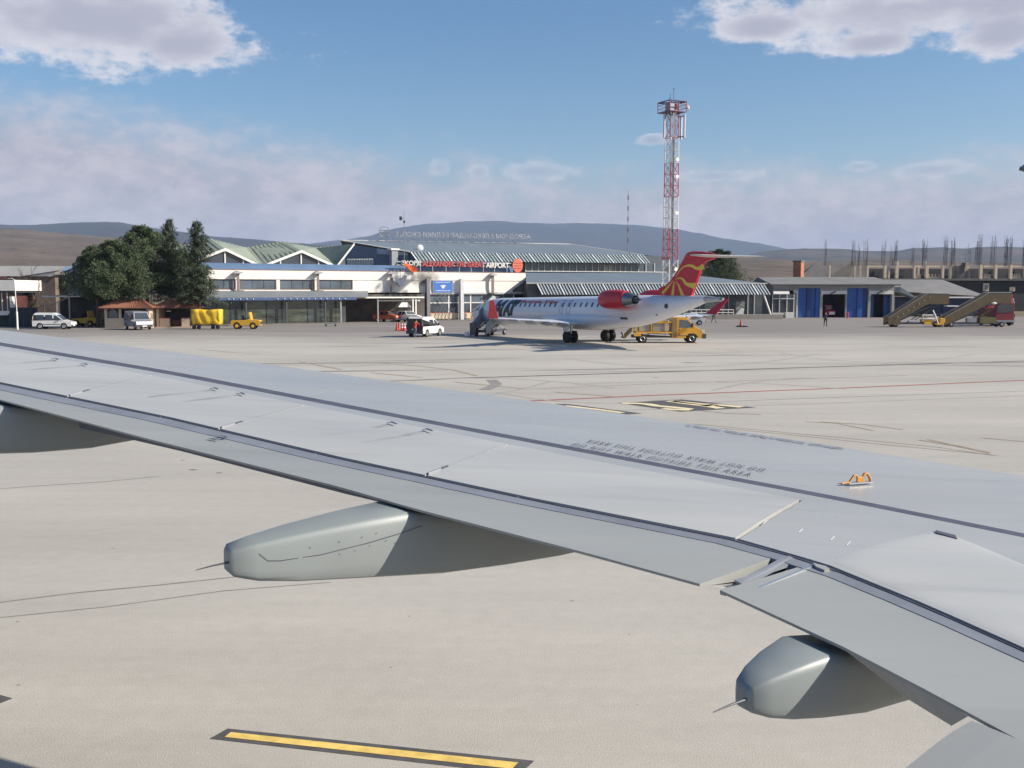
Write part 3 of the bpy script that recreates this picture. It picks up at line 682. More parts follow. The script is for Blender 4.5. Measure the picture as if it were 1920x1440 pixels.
for px, py in ((1440, 982), (1507, 998), (1567, 1012), (1597, 1022)):
    l, f = wp(px, py); b = WB(); vs = []
    for t in range(6): a = t/5*2.2; vs += [(l+.02*t*.3, f+.014*(t-2.5)+.0, .004), (l+.02*t*.3+.006, f+.014*(t-2.5), .004)]
    b.add(vs, [(2*i, 2*i+1, 2*i+3, 2*i+2) for i in range(5)]); b.build('scratch_mark', white)
# ================================================================ BUILDINGS
T = Frame((2.3, 167), 31.3); U = Frame((2.4, 178), 20.0); TL = Frame((2.3, 161.5), 6.0)
FW = 'white and grey airport terminal with pale green folded plate roof behind the parked jet'
tb = framed('terminal_building', FW, 'terminal', T)
ZT = 7.44
xa, xe = T.fx(300), T.fx(985.5)
def tx(px, c=0.0): return T.fx(px, c)
b = MB(); b.box(xa, 0, 6.12, xe, 14, ZT-.02); b.build('upper_wall', offwhite, tb)
b = MB(); b.box(xa, .12, 4.25, tx(392), 13.8, 6.118)
for p0, p1 in ((443, 450), (519, 525.5), (591, 598.5), (662, 960)): b.box(tx(p0), .10, 4.66, tx(p1), .7, 6.118)
b.box(tx(392)+.002, .06, 4.25, tx(962), .7, 4.655); b.prism([(tx(960)+.003, .10, 4.66), (tx(963), .10, 4.66), (tx(984), .10, 6.0), (tx(984), .10, 6.118), (tx(960)+.003, .10, 6.118)], (0, .6, 0)); b.build('facade_wall', offwhite, tb)
b = MB(); b.box(tx(397), 1.0, 4.3, tx(984), 13.5, 6.1); b.build('inner_core', darkint, tb)
b = MB(); b.box(xa-.05, -.06, ZT-.015, xe+.06, .35, ZT+.07); b.build('coping', mat('rusty_coping', (.26, .13, .09), .8, var=.3, scale=2), tb)
for p0, p1, ns in ((397, 443, 2), (450, 519, 3), (525.5, 591, 3), (598.5, 662, 3)):
    w = MB(); x0, x1 = tx(p0)+.03, tx(p1)-.03; w.box(x0, .14, 4.67, x1, .26, 4.76); w.box(x0, .14, 6.02, x1, .26, 6.11); w.box(x0, .14, 4.762, x0+.1, .26, 6.018); w.box(x1-.1, .14, 4.762, x1, .26, 6.018)
    wo = w.build('window', mat('brown_window_frame', (.20, .09, .06), .7), tb)
    for i in range(ns):
        a0 = x0+.1+(x1-x0-.2)*i/ns; a1 = x0+.1+(x1-x0-.2)*(i+1)/ns
        MB().box(a0+.03, .22, 4.77, a1-.03, .25, 6.01).build('pane', glassg, wo)
# soot stain, a thin deposit on the render
sm = bpy.data.materials.new('soot_stain'); sm.use_nodes = True; nt = sm.node_tree; B_ = nt.nodes['Principled BSDF']; B_.inputs['Base Color'].default_value = (.16, .155, .15, 1); B_.inputs['Roughness'].default_value = .9
tc = nt.nodes.new('ShaderNodeTexCoord'); nz_ = nt.nodes.new('ShaderNodeTexNoise'); nz_.inputs['Scale'].default_value = .9; nz_.inputs['Detail'].default_value = 5; nt.links.new(tc.outputs['Object'], nz_.inputs[0])
gr_ = nt.nodes.new('ShaderNodeTexGradient'); gr_.gradient_type = 'SPHERICAL'; mp_ = nt.nodes.new('ShaderNodeMapping'); nt.links.new(tc.outputs['Object'], mp_.inputs[0]); nt.links.new(mp_.outputs[0], gr_.inputs[0])
sxx = tx(796); mp_.inputs['Location'].default_value = (-sxx/3.4, 0, -6.35/1.7); mp_.inputs['Scale'].default_value = (1/3.4, 1/3., 1/1.7)
ad = nt.nodes.new('ShaderNodeMath'); ad.operation = 'MULTIPLY'; nt.links.new(nz_.outputs[0], ad.inputs[0]); nt.links.new(gr_.outputs[0], ad.inputs[1])
mr = nt.nodes.new('ShaderNodeMapRange'); mr.inputs[1].default_value = .08; mr.inputs[2].default_value = .4; mr.inputs[4].default_value = .75; nt.links.new(ad.outputs[0], mr.inputs[0]); nt.links.new(mr.outputs[0], B_.inputs['Alpha'])
MB().poly([(tx(770), -.006, 6.15), (tx(828), -.006, 6.15), (tx(828), -.006, ZT-.03), (tx(770), -.006, ZT-.03)]).build('soot_stain', sm, tb)
MB().poly([(tx(768), .092, 4.7), (tx(797), .092, 4.7), (tx(805), .092, 6.11), (tx(770), .092, 6.11)]).build('soot_stain', sm, tb)
# ground floor of the right half
b = MB(); b.box(tx(790), -.05, 3.98, tx(1000), .3, 4.245); b.build('lintel_beam', mat('pale_grey_beam', (.42, .43, .43), .7), tb)
b = MB(); b.box(tx(700), 2.0, 0, tx(1010), 13, 4.2); b.build('ground_floor_wall', darkint, tb)
cols = [797, 838, 860, 864.5, 905, 945, 985]
for i, p in enumerate([805, 843, 862, 884, 905, 925, 945, 965]):
    MB().box(tx(p)-.09, .28, 0, tx(p)+.09, .46, 3.975).build('mullion', white if i % 2 else steel, tb)
pr = [805, 843, 862, 884, 905, 925, 945, 965]
for p0, p1 in zip(pr, pr[1:]):
    x0, x1 = tx(p0)+.1, tx(p1)-.1
    MB().box(x0, .34, 2.72, x1, .38, 3.97).build('window_pane', glassg, tb)
    MB().box(x0, .34, 1.14, x1, .38, 2.54).build('window_pane', glassd, tb)
    MB().box(x0-.02, .26, 2.56, x1+.02, .42, 2.70).build('window_rail', white, tb)
    MB().box(x0-.02, .2, .12, x1+.02, .42, 1.02).build('low_panel', cream, tb)
    MB().box(x0-.02, .18, 1.025, x1+.02, .44, 1.12).build('sill', mat('red_sill', (.42, .10, .07), .7), tb)
for p, m_ in ((799.5, mat('smoked_column', (.20, .19, .20), .8)), (862.5, mat('pale_column', (.55, .55, .55), .7))):
    MB().box(tx(p)-.28, -.75, 0, tx(p)+.28, -.2, 6.4).build('column', m_, tb)
# grey zigzag lattice screens beside the smoked column
b = MB()
for i in range(6):
    x0 = tx(812)+i*.62; b.tube([(x0, -.3, .1), (x0+.62, -.3, 1.9)], .035, 4); b.tube([(x0+.62, -.3, .1), (x0, -.3, 1.9)], .035, 4)
for x0, z0 in ((tx(825), 3.3), (tx(833), 3.3)):
    b.tube([(x0-.6, -.3, z0), (x0, -.3, z0+.6), (x0+.6, -.3, z0), (x0, -.3, z0-.6), (x0-.6, -.3, z0)], .05, 4)
b.build('lattice_screen', steel, tb)
# soffit triangle at the right end
b = MB(); b.prism([(tx(965), .12, 4.3), (tx(988), .12, 4.3), (tx(988), .12, 6.1), (tx(985), .12, 6.1)], (0, 8, 0)); b.build('end_wall', mat('brown_grey_wall', (.19, .18, .18), .8), tb)
# blue metal band of the first roof
b = MB(); b.box(tx(300, 1.5), 1.5, ZT-.6, tx(962, 1.5), 5.5, ZT+.95); b.build('blue_fascia', blueband, tb)
# ---- folded plate roof
cF, cB = 2.2, 9.0
def q(px, py, c): x, z = T.hit(px, py, c); return Vector((x, c, z))
fr = [q(340, 497, cF), q(422, 466.5, cF), q(490, 499, cF), q(565, 470, cF), q(630, 499.5, cF), q(664, 456, cF)]
bk = [q(330, 462, cB), q(392, 446.5, cB), q(462, 464, cB), q(530, 452.5, cB), q(590, 464, cB), q(655, 459, cB)]
for k in range(5):
    A, Bq, Cq, Dq = fr[k], fr[k+1], bk[k+1], bk[k]
    o = MB().prism([A, Bq, Cq, Dq], (0, 0, -.12)).build('roof_plate', green, tb)
    nr = 9; r = MB()
    for i in range(1, nr):
        t = i/nr; p0 = A.lerp(Bq, t); p1 = Dq.lerp(Cq, t); s = Vector((.03, 0, 0)); h = Vector((0, 0, .07))
        r.add([p0-s, p0+s, p0+h, p1-s, p1+s, p1+h], [(0, 2, 5, 3), (2, 1, 4, 5), (0, 1, 2)])
    r.build('standing_seams', mat('dark_green_seam', (.12, .15, .11), .7), o, kind='stuff')
    a, c = fr[k]-Vector((0, .06, 0)), fr[k+1]-Vector((0, .06, 0))
    MB().prism([a+Vector((0, 0, .1)), c+Vector((0, 0, .1)), c-Vector((0, 0, .28)), a-Vector((0, 0, .28))], (0, -.12, 0)).build('roof_edge', white, tb)
zb = ZT+.9
for k0, k1, k2 in ((0, 1, 2), (2, 3, 4)):
    a, p, c = fr[k0], fr[k1], fr[k2]
    MB().prism([(a.x+.4, cF+.25, zb), (c.x-.4, cF+.25, zb), (p.x, cF+.25, p.z-.3)], (0, .1, 0)).build('gable_glass', glassd, tb)
    for t in (-.52, 0, .5):
        x = p.x+(c.x-p.x)*t if t > 0 else p.x+(p.x-a.x)*t
        zt = p.z-.3-abs(t)*(p.z-.3-zb); MB().box(x-.09, cF+.1, zb, x+.09, cF+.2, zt).build('mullion', white, tb)
# ---- upper block with hipped grey roof, striped canopy and window band
def uq(px, py, c):
    x, z = U.hit(px, py, c); v = Vector((x, c, z)); w = U.o+U.u*v.x+U.v*v.y; d = w-T.o
    return Vector((d.dot(T.u), d.dot(T.v), v.z))
def ul(x, c, z):
    w = U.o+U.u*x+U.v*c; d = w-T.o; return Vector((d.dot(T.u), d.dot(T.v), z))
zr = uq(860, 454.5, 15).z; ze = uq(860, 473.5, 5).z; zc = uq(860, 490, 3.6).z
R0 = uq(638, 449, 15); R0.z = zr; R1 = uq(1070, 458, 15); R1.z = zr; E0 = uq(768, 473, 5); E0.z = ze; E1 = uq(1205, 478, 5); E1.z = ze
E2 = ul(U.fx(1262, 9), 9, ze-.3); Bk0 = ul(U.fx(650, 26), 26, ze); Bk1 = ul(U.fx(1240, 26), 26, ze)
b = MB(); b.poly([E0, E1, R1, R0]); b.poly([E1, E2, Bk1, R1]); b.poly([R0, R1, Bk1, Bk0]); b.build('hipped_roof', greyroof, tb)
b = MB(); 
for a, c in ((R0, R1), (R1, E1), (R0, E0)): b.tube([a+Vector((0, 0, .03)), c+Vector((0, 0, .03))], .11 if a is R0 and c is E0 else .07, 4)
b.build('ridge_capping', white, tb)
# rake underside wall at the left gable
G0 = ul(U.fx(770, 5.5), 5.5, 0); 
b = MB(); L0 = ul(U.fx(648, 12), 12, 0); L1 = ul(U.fx(766, 6), 6, 0)
b.add([(L0.x, L0.y, 7), (L1.x, L1.y, 7), (L1.x, L1.y, ze-.1), (L0.x, L0.y, zr-.7)], [(0, 1, 2, 3)]); b.build('gable_wall', mat('blue_grey_cladding', (.13, .17, .23), .6, var=.15), tb)
b = MB(); d_ = (L1-L0)
for i in range(16):
    p = L0+d_*(.03+.42*i/16)-Vector((0, .25, 0)); b.box(p.x, p.y, 9.0, p.x+.22, p.y+.05, 10.1)
b.build('louvre_slats', white, tb, kind='stuff')
MB().prism([L0+d_*.5+Vector((0, -.3, 10.9)), L0+d_*.98+Vector((0, -.3, 10.6)), L0+d_*.98+Vector((0, -.3, 11.0)), L0+d_*.5+Vector((0, -.3, 11.9))], (0, .1, 0)).build('light_panel', mat('light_blue_panel', (.33, .38, .45), .5), tb)
p = L0+d_*.74; MB().box(p.x-.7, p.y-1.6, 7.5, p.x+.5, p.y-.4, 11.5).build('vent_tower', steel, tb); MB().box(p.x-.9, p.y-1.8, 11.5, p.x+.7, p.y-.2, 11.8).build('vent_cap', white, tb)
# body under the roof
b = MB(); x0, x1 = U.fx(772, 5.2), U.fx(1196, 5.2)
P0, P1, P2, P3 = ul(x0, 5.2, 0), ul(x1+5, 5.2, 0), ul(x1+5, 22, 0), ul(x0-6, 22, 0)
b.prism([P0+Vector((0, 0, 6.5)), P1+Vector((0, 0, 6.5)), P2+Vector((0, 0, 6.5)), P3+Vector((0, 0, 6.5))], (0, 0, ze-6.65)); b.build('upper_wall', mat('dark_clad', (.10, .12, .14), .6, var=.1), tb)
def ribs(frame_pt, xs0, xs1, step, ct, cb, zt, zb_, lean, name, gm, every=6):
    g = MB(); g.add([frame_pt(xs0, ct, zt), frame_pt(xs1, ct, zt), frame_pt(xs1+lean, cb, zb_), frame_pt(xs0+lean, cb, zb_)], [(0, 3, 2, 1)])
    go = g.build(name, gm, tb)
    r1 = MB(); n = int((xs1-xs0)/step); rr = random.Random(5)
    for i in range(n+1):
        x = xs0+i*step; w = .10 if i % every else .2; off = -.10
        a, c = frame_pt(x, ct+off, zt+.02), frame_pt(x+lean, cb+off, zb_+.02); s = (frame_pt(1, 0, 0)-frame_pt(0, 0, 0))*w
        r1.add([a, a+s, c+s, c, frame_pt(x, ct, zt), frame_pt(x+lean, cb, zb_)], [(0, 3, 2, 1), (0, 4, 5, 3)])
    r1.build('canopy_ribs', mat('pale_rib', (.75, .78, .78), .5), go, kind='stuff'); return go
teal = mat('teal_canopy_sheet', (.075, .115, .125), .4, var=.12, scale=.4)
ribs(ul, U.fx(770, 5), U.fx(1206, 5), .62, 4.9, 3.5, ze-.03, zc, .75, 'striped_canopy', teal, 5)
# window band
zb0, zb1 = uq(1060, 508.5, 4.9).z, uq(1060, 493, 4.9).z
pxs = [985, 997, 1009, 1020, 1033, 1043, 1055, 1067, 1080, 1097, 1110, 1121, 1132, 1142, 1153, 1162, 1171, 1182, 1196, 1210, 1226, 1241]
for i, (p0, p1) in enumerate(zip(pxs, pxs[1:])):
    a = ul(U.fx(p0, 4.8)+.12, 4.8, zb0); c = ul(U.fx(p1, 4.8)-.12, 4.8, zb0)
    MB().prism([a, c, c+Vector((0, 0, zb1-zb0)), a+Vector((0, 0, zb1-zb0))], (-.03, .05, 0)).build('window_pane', glassg if i not in (12, 13) else mat('blind', (.33, .31, .28), .7), tb)
    m0 = ul(U.fx(p0, 4.8), 4.75, zb0); MB().box(m0.x-.08, m0.y-.1, zb0-.05, m0.x+.08, m0.y+.05, zb1+.1).build('mullion', mat('pale_mullion', (.45, .47, .45), .6), tb)
a = ul(U.fx(985, 4.2), 4.2, zb0-.12); c = ul(U.fx(1250, 4.2), 4.2, zb0-.12); MB().prism([a, c, c+Vector((0, 0, .14)), a+Vector((0, 0, .14))], (0, .3, 0)).build('gutter', white, tb)
# ---- low right wing (its own frame)
def lq(x, c, z):
    w = TL.o+TL.u*x+TL.v*c; d = w-T.o; return Vector((d.dot(T.u), d.dot(T.v), z))
zE = TL.hit(1200, 531.5, -.5)[1]; zR = TL.hit(1150, 511.5, 10)[1]
x0, x1 = TL.fx(986, 0), TL.fx(1436, 0)
A, Bq, Cq, Dq = lq(x0, -.5, zE), lq(x1, -.5, zE), lq(TL.fx(1262, 10), 10, zR), lq(TL.fx(986, 10), 10, zR)
E_ = lq(TL.fx(1440, 9), 20, zE)
b = MB(); b.poly([A, Bq, Cq, Dq]); b.poly([Bq, E_, Cq]); b.build('low_roof', greyroof, tb)
b = MB(); a = lq(x0, -.62, zE-.02); c = lq(x1, -.62, zE-.02); b.prism([a, c, c+Vector((0, 0, .12)), a+Vector((0, 0, .12))], (0, .1, 0)); b.build('gutter', white, tb)
zB = TL.hit(1200, 552.5, -1.8)[1]
ribs(lq, TL.fx(1006, -.4), x1-.6, .50, -.45, -1.75, zE-.06, zB, .7, 'striped_canopy', mat('grey_canopy_sheet', (.10, .12, .13), .4), 7)
b = MB(); b.prism([lq(x0+.3, .2, .7), lq(x1-.5, .2, .7), lq(x1-.5, 9, .7), lq(x0+.3, 9, .7)], (0, 0, zE-.8)); b.build('low_wall', mat('glazed_dark_wall', (.075, .085, .088), .35, var=.5, scale=.25), tb)
for p0, p1, y0, y1 in ((1321, 1359, 565, 583), (1379, 1396, 565, 582), (1262, 1300, 566, 582)):
    (xa_, z0), (xb_, z1) = TL.hit(p0, y1, .1), TL.hit(p1, y0, .1)
    a, c = lq(xa_, .1, z0), lq(xb_, .1, z0); MB().prism([a, c, c+Vector((0, 0, z1-z0)), a+Vector((0, 0, z1-z0))], (0, -.03, 0)).build('window_pane', mat('pale_blind_glass', (.25, .24, .21), .4, var=.25), tb)
for p in (1312, 1366, 1402, 1414):
    x = TL.fx(p, .12); a = lq(x, .12, .7); MB().box(a.x-.07, a.y-.1, .7, a.x+.07, a.y+.04, zB+1).build('mullion', steel, tb)
(xa_, z0), (xb_, z1) = TL.hit(1445, 590, -1.6), TL.hit(1432, 552, -1.6)
b = MB(); a = lq(xa_, -1.6, z0); c = lq(xb_, -1.6, z1); b.tube([a, c], .14, 4); b.build('slanted_post', white, tb)
b = MB(); b.prism([lq(TL.fx(975, -3.4), -3.4, 0), lq(TL.fx(1470, -3.4), -3.4, 0), lq(TL.fx(1470, 0), 0, 0), lq(TL.fx(975, 0), 0, 0)], (0, 0, .72)); b.build('raised_terrace', mat('terrace_concrete', (.25, .23, .20), .9), tb)
b = MB(); 
for z in (1.05, 1.5): a = lq(TL.fx(1296, -3), -3, z); c = lq(TL.fx(1376, -3), -3, z); b.tube([a, c], .06, 5)
for i in range(9): a = lq(TL.fx(1296+i*10, -3), -3, .7); b.tube([a, a+Vector((0, 0, .8))], .04, 5)
b.build('terrace_railing', white, tb)
# rooftop frames and dish
b = MB(); o_ = ul(U.fx(790, 7), 7, uq(790, 465, 7).z); b.lathe([(0, .05), (.12, .4), (.25, .6)], 12, 'y', o_); b.build('satellite_dish', white, tb, smooth=True)
# ---- awning in front of the left half
AW = 'grey sheet metal awning with blue bulb-lit fascia and dark glass front below white facade'
aw = framed('apron_awning', AW, 'awning', T); cA = -8.6
def axp(px, c=cA): return T.fx(px, c)
b = MB(); b.prism([(axp(384), cA, 3.62), (axp(690), cA, 3.62), (tx(690), -.02, 4.42), (tx(384), -.02, 4.42)], (0, 0, .08)); b.build('awning_roof', mat('corrugated_grey', (.20, .215, .22), .6, var=.12, scale=.5), aw)
b = MB(); b.box(axp(384), cA-.08, 3.24, axp(668), cA, 3.60); b.build('fascia', mat('blue_strip', (.05, .09, .20), .5), aw)
bulbm = mat('white_bulb', (.8, .85, .9), .3)
b0 = MB().ell((0, 0, 0), (.085, .085, .085), 6, 4).build('bulb', bulbm, aw); b0.location = (axp(428), cA-.14, 3.42)
for px in [437, 450, 462, 474, 520, 533, 544, 556, 567, 578, 590, 601, 612, 623, 635, 646]: inst('bulb', b0, aw, (axp(px), cA-.14, 3.42))
b = MB(); b.box(axp(384), cA+1.4, 0, axp(655), cA+8, 3.5); b.build('dark_wall', darkint, aw)
pan = [384, 405, 430, 462, 498, 538, 575, 611, 640]
for i, (p0, p1) in enumerate(zip(pan, pan[1:])):
    MB().box(axp(p0, cA+1.3)+.05, cA+1.25, .15, axp(p1, cA+1.3)-.05, cA+1.33, 3.2).build('glass_panel', mat('awning_glass_'+'ab'[i % 2], (.04+.02*(i % 2), .05+.02*(i % 2), .048), .16, var=.75, scale=.5, spec=.9, stretch=(1, 1, 3)), aw)  # strong colour mottling imitates wavy reflections in the glass
for px, m_ in ((462, darksteel), (538, darksteel), (611, darksteel), (640, steel)):
    MB().box(axp(px)-.1, cA+.2, 0, axp(px)+.1, cA+.4, 3.6).build('post', m_, aw)
MB().box(axp(384), cA+.1, 0, axp(655), cA+1.24, .12).build('plinth', dkconcrete, aw)
# flat white-edged car canopy
cc = framed('car_canopy', 'flat canopy with thin white edge on posts sheltering the orange car', 'canopy', T); cC = -7.5
b = MB(); b.box(T.fx(660, cC), cC, 3.48, T.fx(795, cC), -1, 3.62); b.build('canopy_slab', steel, cc)
MB().box(T.fx(660, cC), cC-.08, 3.45, T.fx(795, cC), cC, 3.66).build('edge_beam', white, cc)
MB().box(T.fx(715, cC), cC+1, 3.0, T.fx(793, cC), cC+1.1, 3.18).build('cross_beam', white, cc)
for px in (709, 775, 780.5):
    MB().box(T.fx(px, cC)-.09, cC+.1, 0, T.fx(px, cC)+.09, cC+.28, 3.47 if px < 720 else 3.44).build('post', steel if px < 720 else white, cc)
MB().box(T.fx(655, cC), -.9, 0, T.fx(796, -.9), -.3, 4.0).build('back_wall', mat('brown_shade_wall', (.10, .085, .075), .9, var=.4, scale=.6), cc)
b = MB(); x, z = T.hit(756, 574, cC+1); b.prism([(x-1.0, cC+.6, 2.15), (x+1.1, cC+.6, 2.15), (x+.5, cC+.6, 2.85), (x-.4, cC+.6, 2.85)], (0, 1.2, 0)); b.tube([(x, cC+1, 2.85), (x, cC+1, 3.45)], .12, 6); b.build('extractor_hood', white, cc)
# floodlight poles standing on the awning roof
def flood(px, y0, y1, c, label, grp=True, w=.16):
    x, z1 = T.hit(px, y0, c); _, z0 = T.hit(px, y1, c)
    t = thing('floodlight_pole', label, 'floodlight pole', T.o+T.u*x+T.v*c+Vector((0, 0, z0)), T.a, 'floodlight poles along the white facade')
    h = z1-z0
    MB().box(-w, -w*.6, 0, w, w*.6, h-.1).build('pole', mat('brown_steel', (.20, .17, .17), .6), t)
    MB().prism([(-.75, -.4, h-.05), (.55, -.4, h-.05), (.65, -.4, h+.12), (-.2, -.4, h+.32), (-.6, -.4, h+.1)], (0, .8, 0)).build('lamp_head', mat('pale_lamp', (.36, .35, .35), .5), t)
    MB().box(-.6, -.3, 0, .7, .3, .14).build('foot_plate', dkconcrete, t); return t
flood(446, 512, 546, -.5, 'brown floodlight pole on awning roof, nearest the conifers')
flood(596, 512.5, 546, -.5, 'brown floodlight pole on awning roof between two dark windows')
f3 = flood(733, 513, 549, -.6, 'floodlight pole with large pale angled hood, left of the blue sign')
b = MB(); b.prism([(.2, -.3, 2.3), (1.4, -.3, 1.9), (2.3, -.3, 2.7), (2.6, -.3, 2.5), (1.9, -.3, 1.1), (1.4, -.3, .9), (.9, -.3, 1.5), (.2, -.3, 1.8)], (0, .5, 0)); b.build('angled_hood', mat('hood_grey', (.5, .5, .5), .5), f3)
flood(924, 516, 550, -.5, 'dark floodlight pole right of the blue sign above the jet nose', w=.2)
# blue sign
x, z = T.hit(831, 537.5, -.2); s = thing('blue_sign', 'square blue sign board with white emblem on the white facade', 'sign', T.o+T.u*x+T.v*-.03+Vector((0, 0, z)), T.a)
hw, hh = (tx(850)-tx(812))/2, 1.0
MB().box(-hw, -.12, -hh, hw, 0, hh).build('frame', mat('sign_frame_grey', (.3, .32, .38), .5), s); MB().box(-hw+.1, -.14, -hh+.1, hw-.1, -.121, hh-.1).build('panel', mat('sign_blue', (.06, .16, .48), .4, var=.06), s)
b = MB(); b.add([(cos(k*pi/6)*.26, -.15, sin(k*pi/6)*.3-.02) for k in range(12)], [tuple(range(12))]); b.add([(cos(k*pi/6)*.5, -.147, .12+sin(k*pi/6)*.14) for k in range(12)], [tuple(range(12))]); b.build('emblem', mat('emblem_pale', (.62, .6, .5), .5), s)
b = MB()
for zz in (.68, -.62):
    x = -1.25
    while x < 1.2: w_ = random.uniform(.06, .14); b.box(x, -.15, zz-.06, x+w_, -.141, zz+.06); x += w_+random.uniform(.05, .12)
b.build('small_lettering', white, s, kind='stuff')
# airport name sign: letters on rails above the white facade
cS = .2
sg = framed('airport_name_sign', 'white and red airport name letters on rails above white facade', 'sign', T)
def sgf(px, c=cS): return T.fx(px, c)
zs0, zs1 = T.hit(850, 500.5, cS)[1], T.hit(850, 490, cS)[1]
def sl(x0, z0): return lambda x, y: Vector((x0+x, cS-.1, z0+y))
text_obj('sign_letters', 'SKOPJE', sgf(789)-sgf(754.5), zs1-zs0, sl(sgf(754.5), zs0), white, sg, tvec=(0, .12, 0), spacing=.95)
text_obj('sign_letters', 'ALEXANDER THE GREAT', sgf(908)-sgf(792), (zs1-zs0)*.95, sl(sgf(792), zs0+.02), mat('sign_red', (.50, .07, .06), .5), sg, tvec=(0, .12, 0), bold=.02)
text_obj('sign_letters', 'AIRPORT', sgf(954)-sgf(911), zs1-zs0, sl(sgf(911), zs0-.06), white, sg, tvec=(0, .12, 0), bold=.012, spacing=.95)
b = MB(); b.box(sgf(745), cS+.12, zs1-.25, sgf(960), cS+.18, zs1-.12); b.box(sgf(745), cS+.12, zs0+.15, sgf(960), cS+.18, zs0+.25); b.build('rail', alu, sg)
for px in (754, 789, 812, 837, 862, 884, 907, 928, 951): MB().box(sgf(px)-.04, cS+.06, ZT, sgf(px)+.04, cS+.12, zs1).build('support_post', alu, sg)
MB().box(sgf(790), cS+.5, ZT+.9, sgf(957), cS+.55, zs1+.05).build('window_dark_strip', mat('dark_blue_back', (.04, .06, .10), .5), sg)  # added dark strip standing in for the windows behind the letters
x = sgf(970); zc_ = T.hit(970, 498, cS)[1]; rx = (sgf(979.5)-sgf(960.5))/2; dk = MB()
dk.add([(x+rx*cos(k*pi/14), cS-.14, zc_+1.12*sin(k*pi/14)) for k in range(28)]+[(x+rx*cos(k*pi/14), cS, zc_+1.12*sin(k*pi/14)) for k in range(28)], [tuple(range(28)), tuple(range(55, 27, -1))]+[(k, 28+k, 28+(k+1) % 28, (k+1) % 28) for k in range(28)])
dk.build('round_logo', mat('logo_orange_red', (.62, .14, .08), .5), sg)
for zz in (.35, -.08, -.5): MB().box(x-.72, cS-.17, zc_+zz, x+.72, cS-.141, zc_+zz+.1).build('logo_bar', mat('logo_dark_red', (.35, .04, .03), .5), sg)
# orange flag rag in front of the first word
x, z = T.hit(770, 501, -.4); fl_ = thing('orange_flag', 'crumpled orange flag drooping over the first letters of the airport sign', 'flag', T.o+T.u*x+T.v*-.4+Vector((0, 0, z)), T.a)
b = MB(); vs = []
for i in range(9):
    t = i/8; xx = -1.0+2.2*t; zt = .55-.9*t*t+.1*sin(9*t); vs += [(xx, .12*sin(7*t), zt), (xx-.1, .12*cos(8*t), zt-.28-.35*sin(pi*t)-.12*sin(5*t)), (xx-.05, .1*sin(5*t+1), zt-.45-.5*sin(pi*t))]
b.add(vs, [(3*i+r, 3*i+r+1, 3*i+r+4, 3*i+r+3) for i in range(8) for r in (0, 1)]); b.build('cloth', mat('orange_flag_cloth', (.75, .12, .03), .7, var=.3), fl_)
MB().tube([(-1.1, 0, -1.6), (-1.1, 0, .7)], .03, 5).build('staff', alu, fl_)
# rooftop letters seen from behind, on struts
rs = framed('rooftop_letters', 'thin grey rooftop lettering seen from behind on struts above hipped roof', 'sign', T)
cR = 14.0; zt0, zt1 = U.hit(860, 447, cR)[1], U.hit(860, 436.5, cR)[1]
xr0, xr1 = U.fx(742, cR), U.fx(994, cR)
def rsf(x, y): return ul(xr1-x, cR, zt0+y)
text_obj('sign_letters', 'АЕРОДРОМ АЛЕКСАНДАР ВЕЛИКИ СКОПЈЕ', xr1-xr0, zt1-zt0, rsf, mat('weathered_letter', (.36, .37, .39), .6, var=.3, scale=.5), rs, spacing=1.05, bold=0)
b = MB()
for i in range(15):
    x = xr0+(xr1-xr0)*(i+.5)/15; b.tube([ul(x, cR, zr-.3), ul(x, cR, zt1)], .045, 4); b.tube([ul(x, cR, zt0+.5), ul(x+1.9, cR+1, zr-.1)], .035, 4)
for z in (zt0+.05, zt0+.6): b.tube([ul(xr0-.5, cR+.05, z), ul(xr1+.5, cR+.05, z)], .03, 4)
b.build('strut_frame', mat('strut_grey', (.30, .30, .32), .6), rs)
rg = framed('ring_sign', 'grey ring emblem on struts at left end of the rooftop letters', 'sign', T)
xx = U.fx(722, cR); zz = U.hit(722, 435, cR)[1]; rr_ = .95
b = MB(); b.tube([ul(xx+rr_*cos(k*pi/10), cR, zz+rr_*sin(k*pi/10)) for k in range(21)], .07, 5); b.build('ring', steel, rg)
b = MB()
for dz in (.3, 0, -.25): b.tube([ul(xx-rr_*.9, cR, zz+dz), ul(xx+rr_*1.05, cR, zz+dz)], .07, 4)
for dx in (-.5, .35): b.tube([ul(xx+dx, cR, zr-.2), ul(xx+dx, cR, zz)], .05, 4)
b.tube([ul(xx+.5, cR, zz-.3), ul(xx+1.6, cR-1, zr-.8)], .05, 4); b.build('strut_frame', steel, rg)
# antenna masts
def mast(px, y0, y1, D, label, r=.06, seg=False, pxb=None):
    p1 = at(px, y0, D); p0 = at(pxb or px, y1, D); t = thing('antenna_mast', label, 'antenna mast', (p1.x, p1.y, p0.z)); h = p1.z-p0.z
    MB().tube([(0, 0, 0), (0, 0, h*.6), (0, 0, h)], [r, r, r*.5], 5).build('mast_pole', steel, t); return t, h
t, h = mast(757.5, 396, 492, 166, 'slim antenna mast with small camera arm above the first sign letters', .05)
MB().box(-.75, -.15, h-1.45, -.35, .15, h-.85).build('camera_box', darksteel, t); MB().box(-.4, -.03, h-1.2, .02, .03, h-1.14).build('arm', steel, t); MB().box(-.12, -.1, h-1.9, .14, .1, h-1.5).build('junction_box', darksteel, t)
t, h = mast(1178, 355, 480, 215, 'tall thin red and white antenna mast on the skyline left of lattice tower', .07)
for k in range(5): MB().box(-.11, -.11, h*(.2+.16*k), .11, .11, h*(.27+.16*k)).build('dull_red_band', mat('faded_red', (.22, .12, .12), .7), t)
mast(1128, 443, 474, 215, 'short thin mast on hipped roof left of the skyline mast', .035)
mast(1181, 466, 479, 185, 'stubby dark pipe on the hipped roof near its right hip', .1)
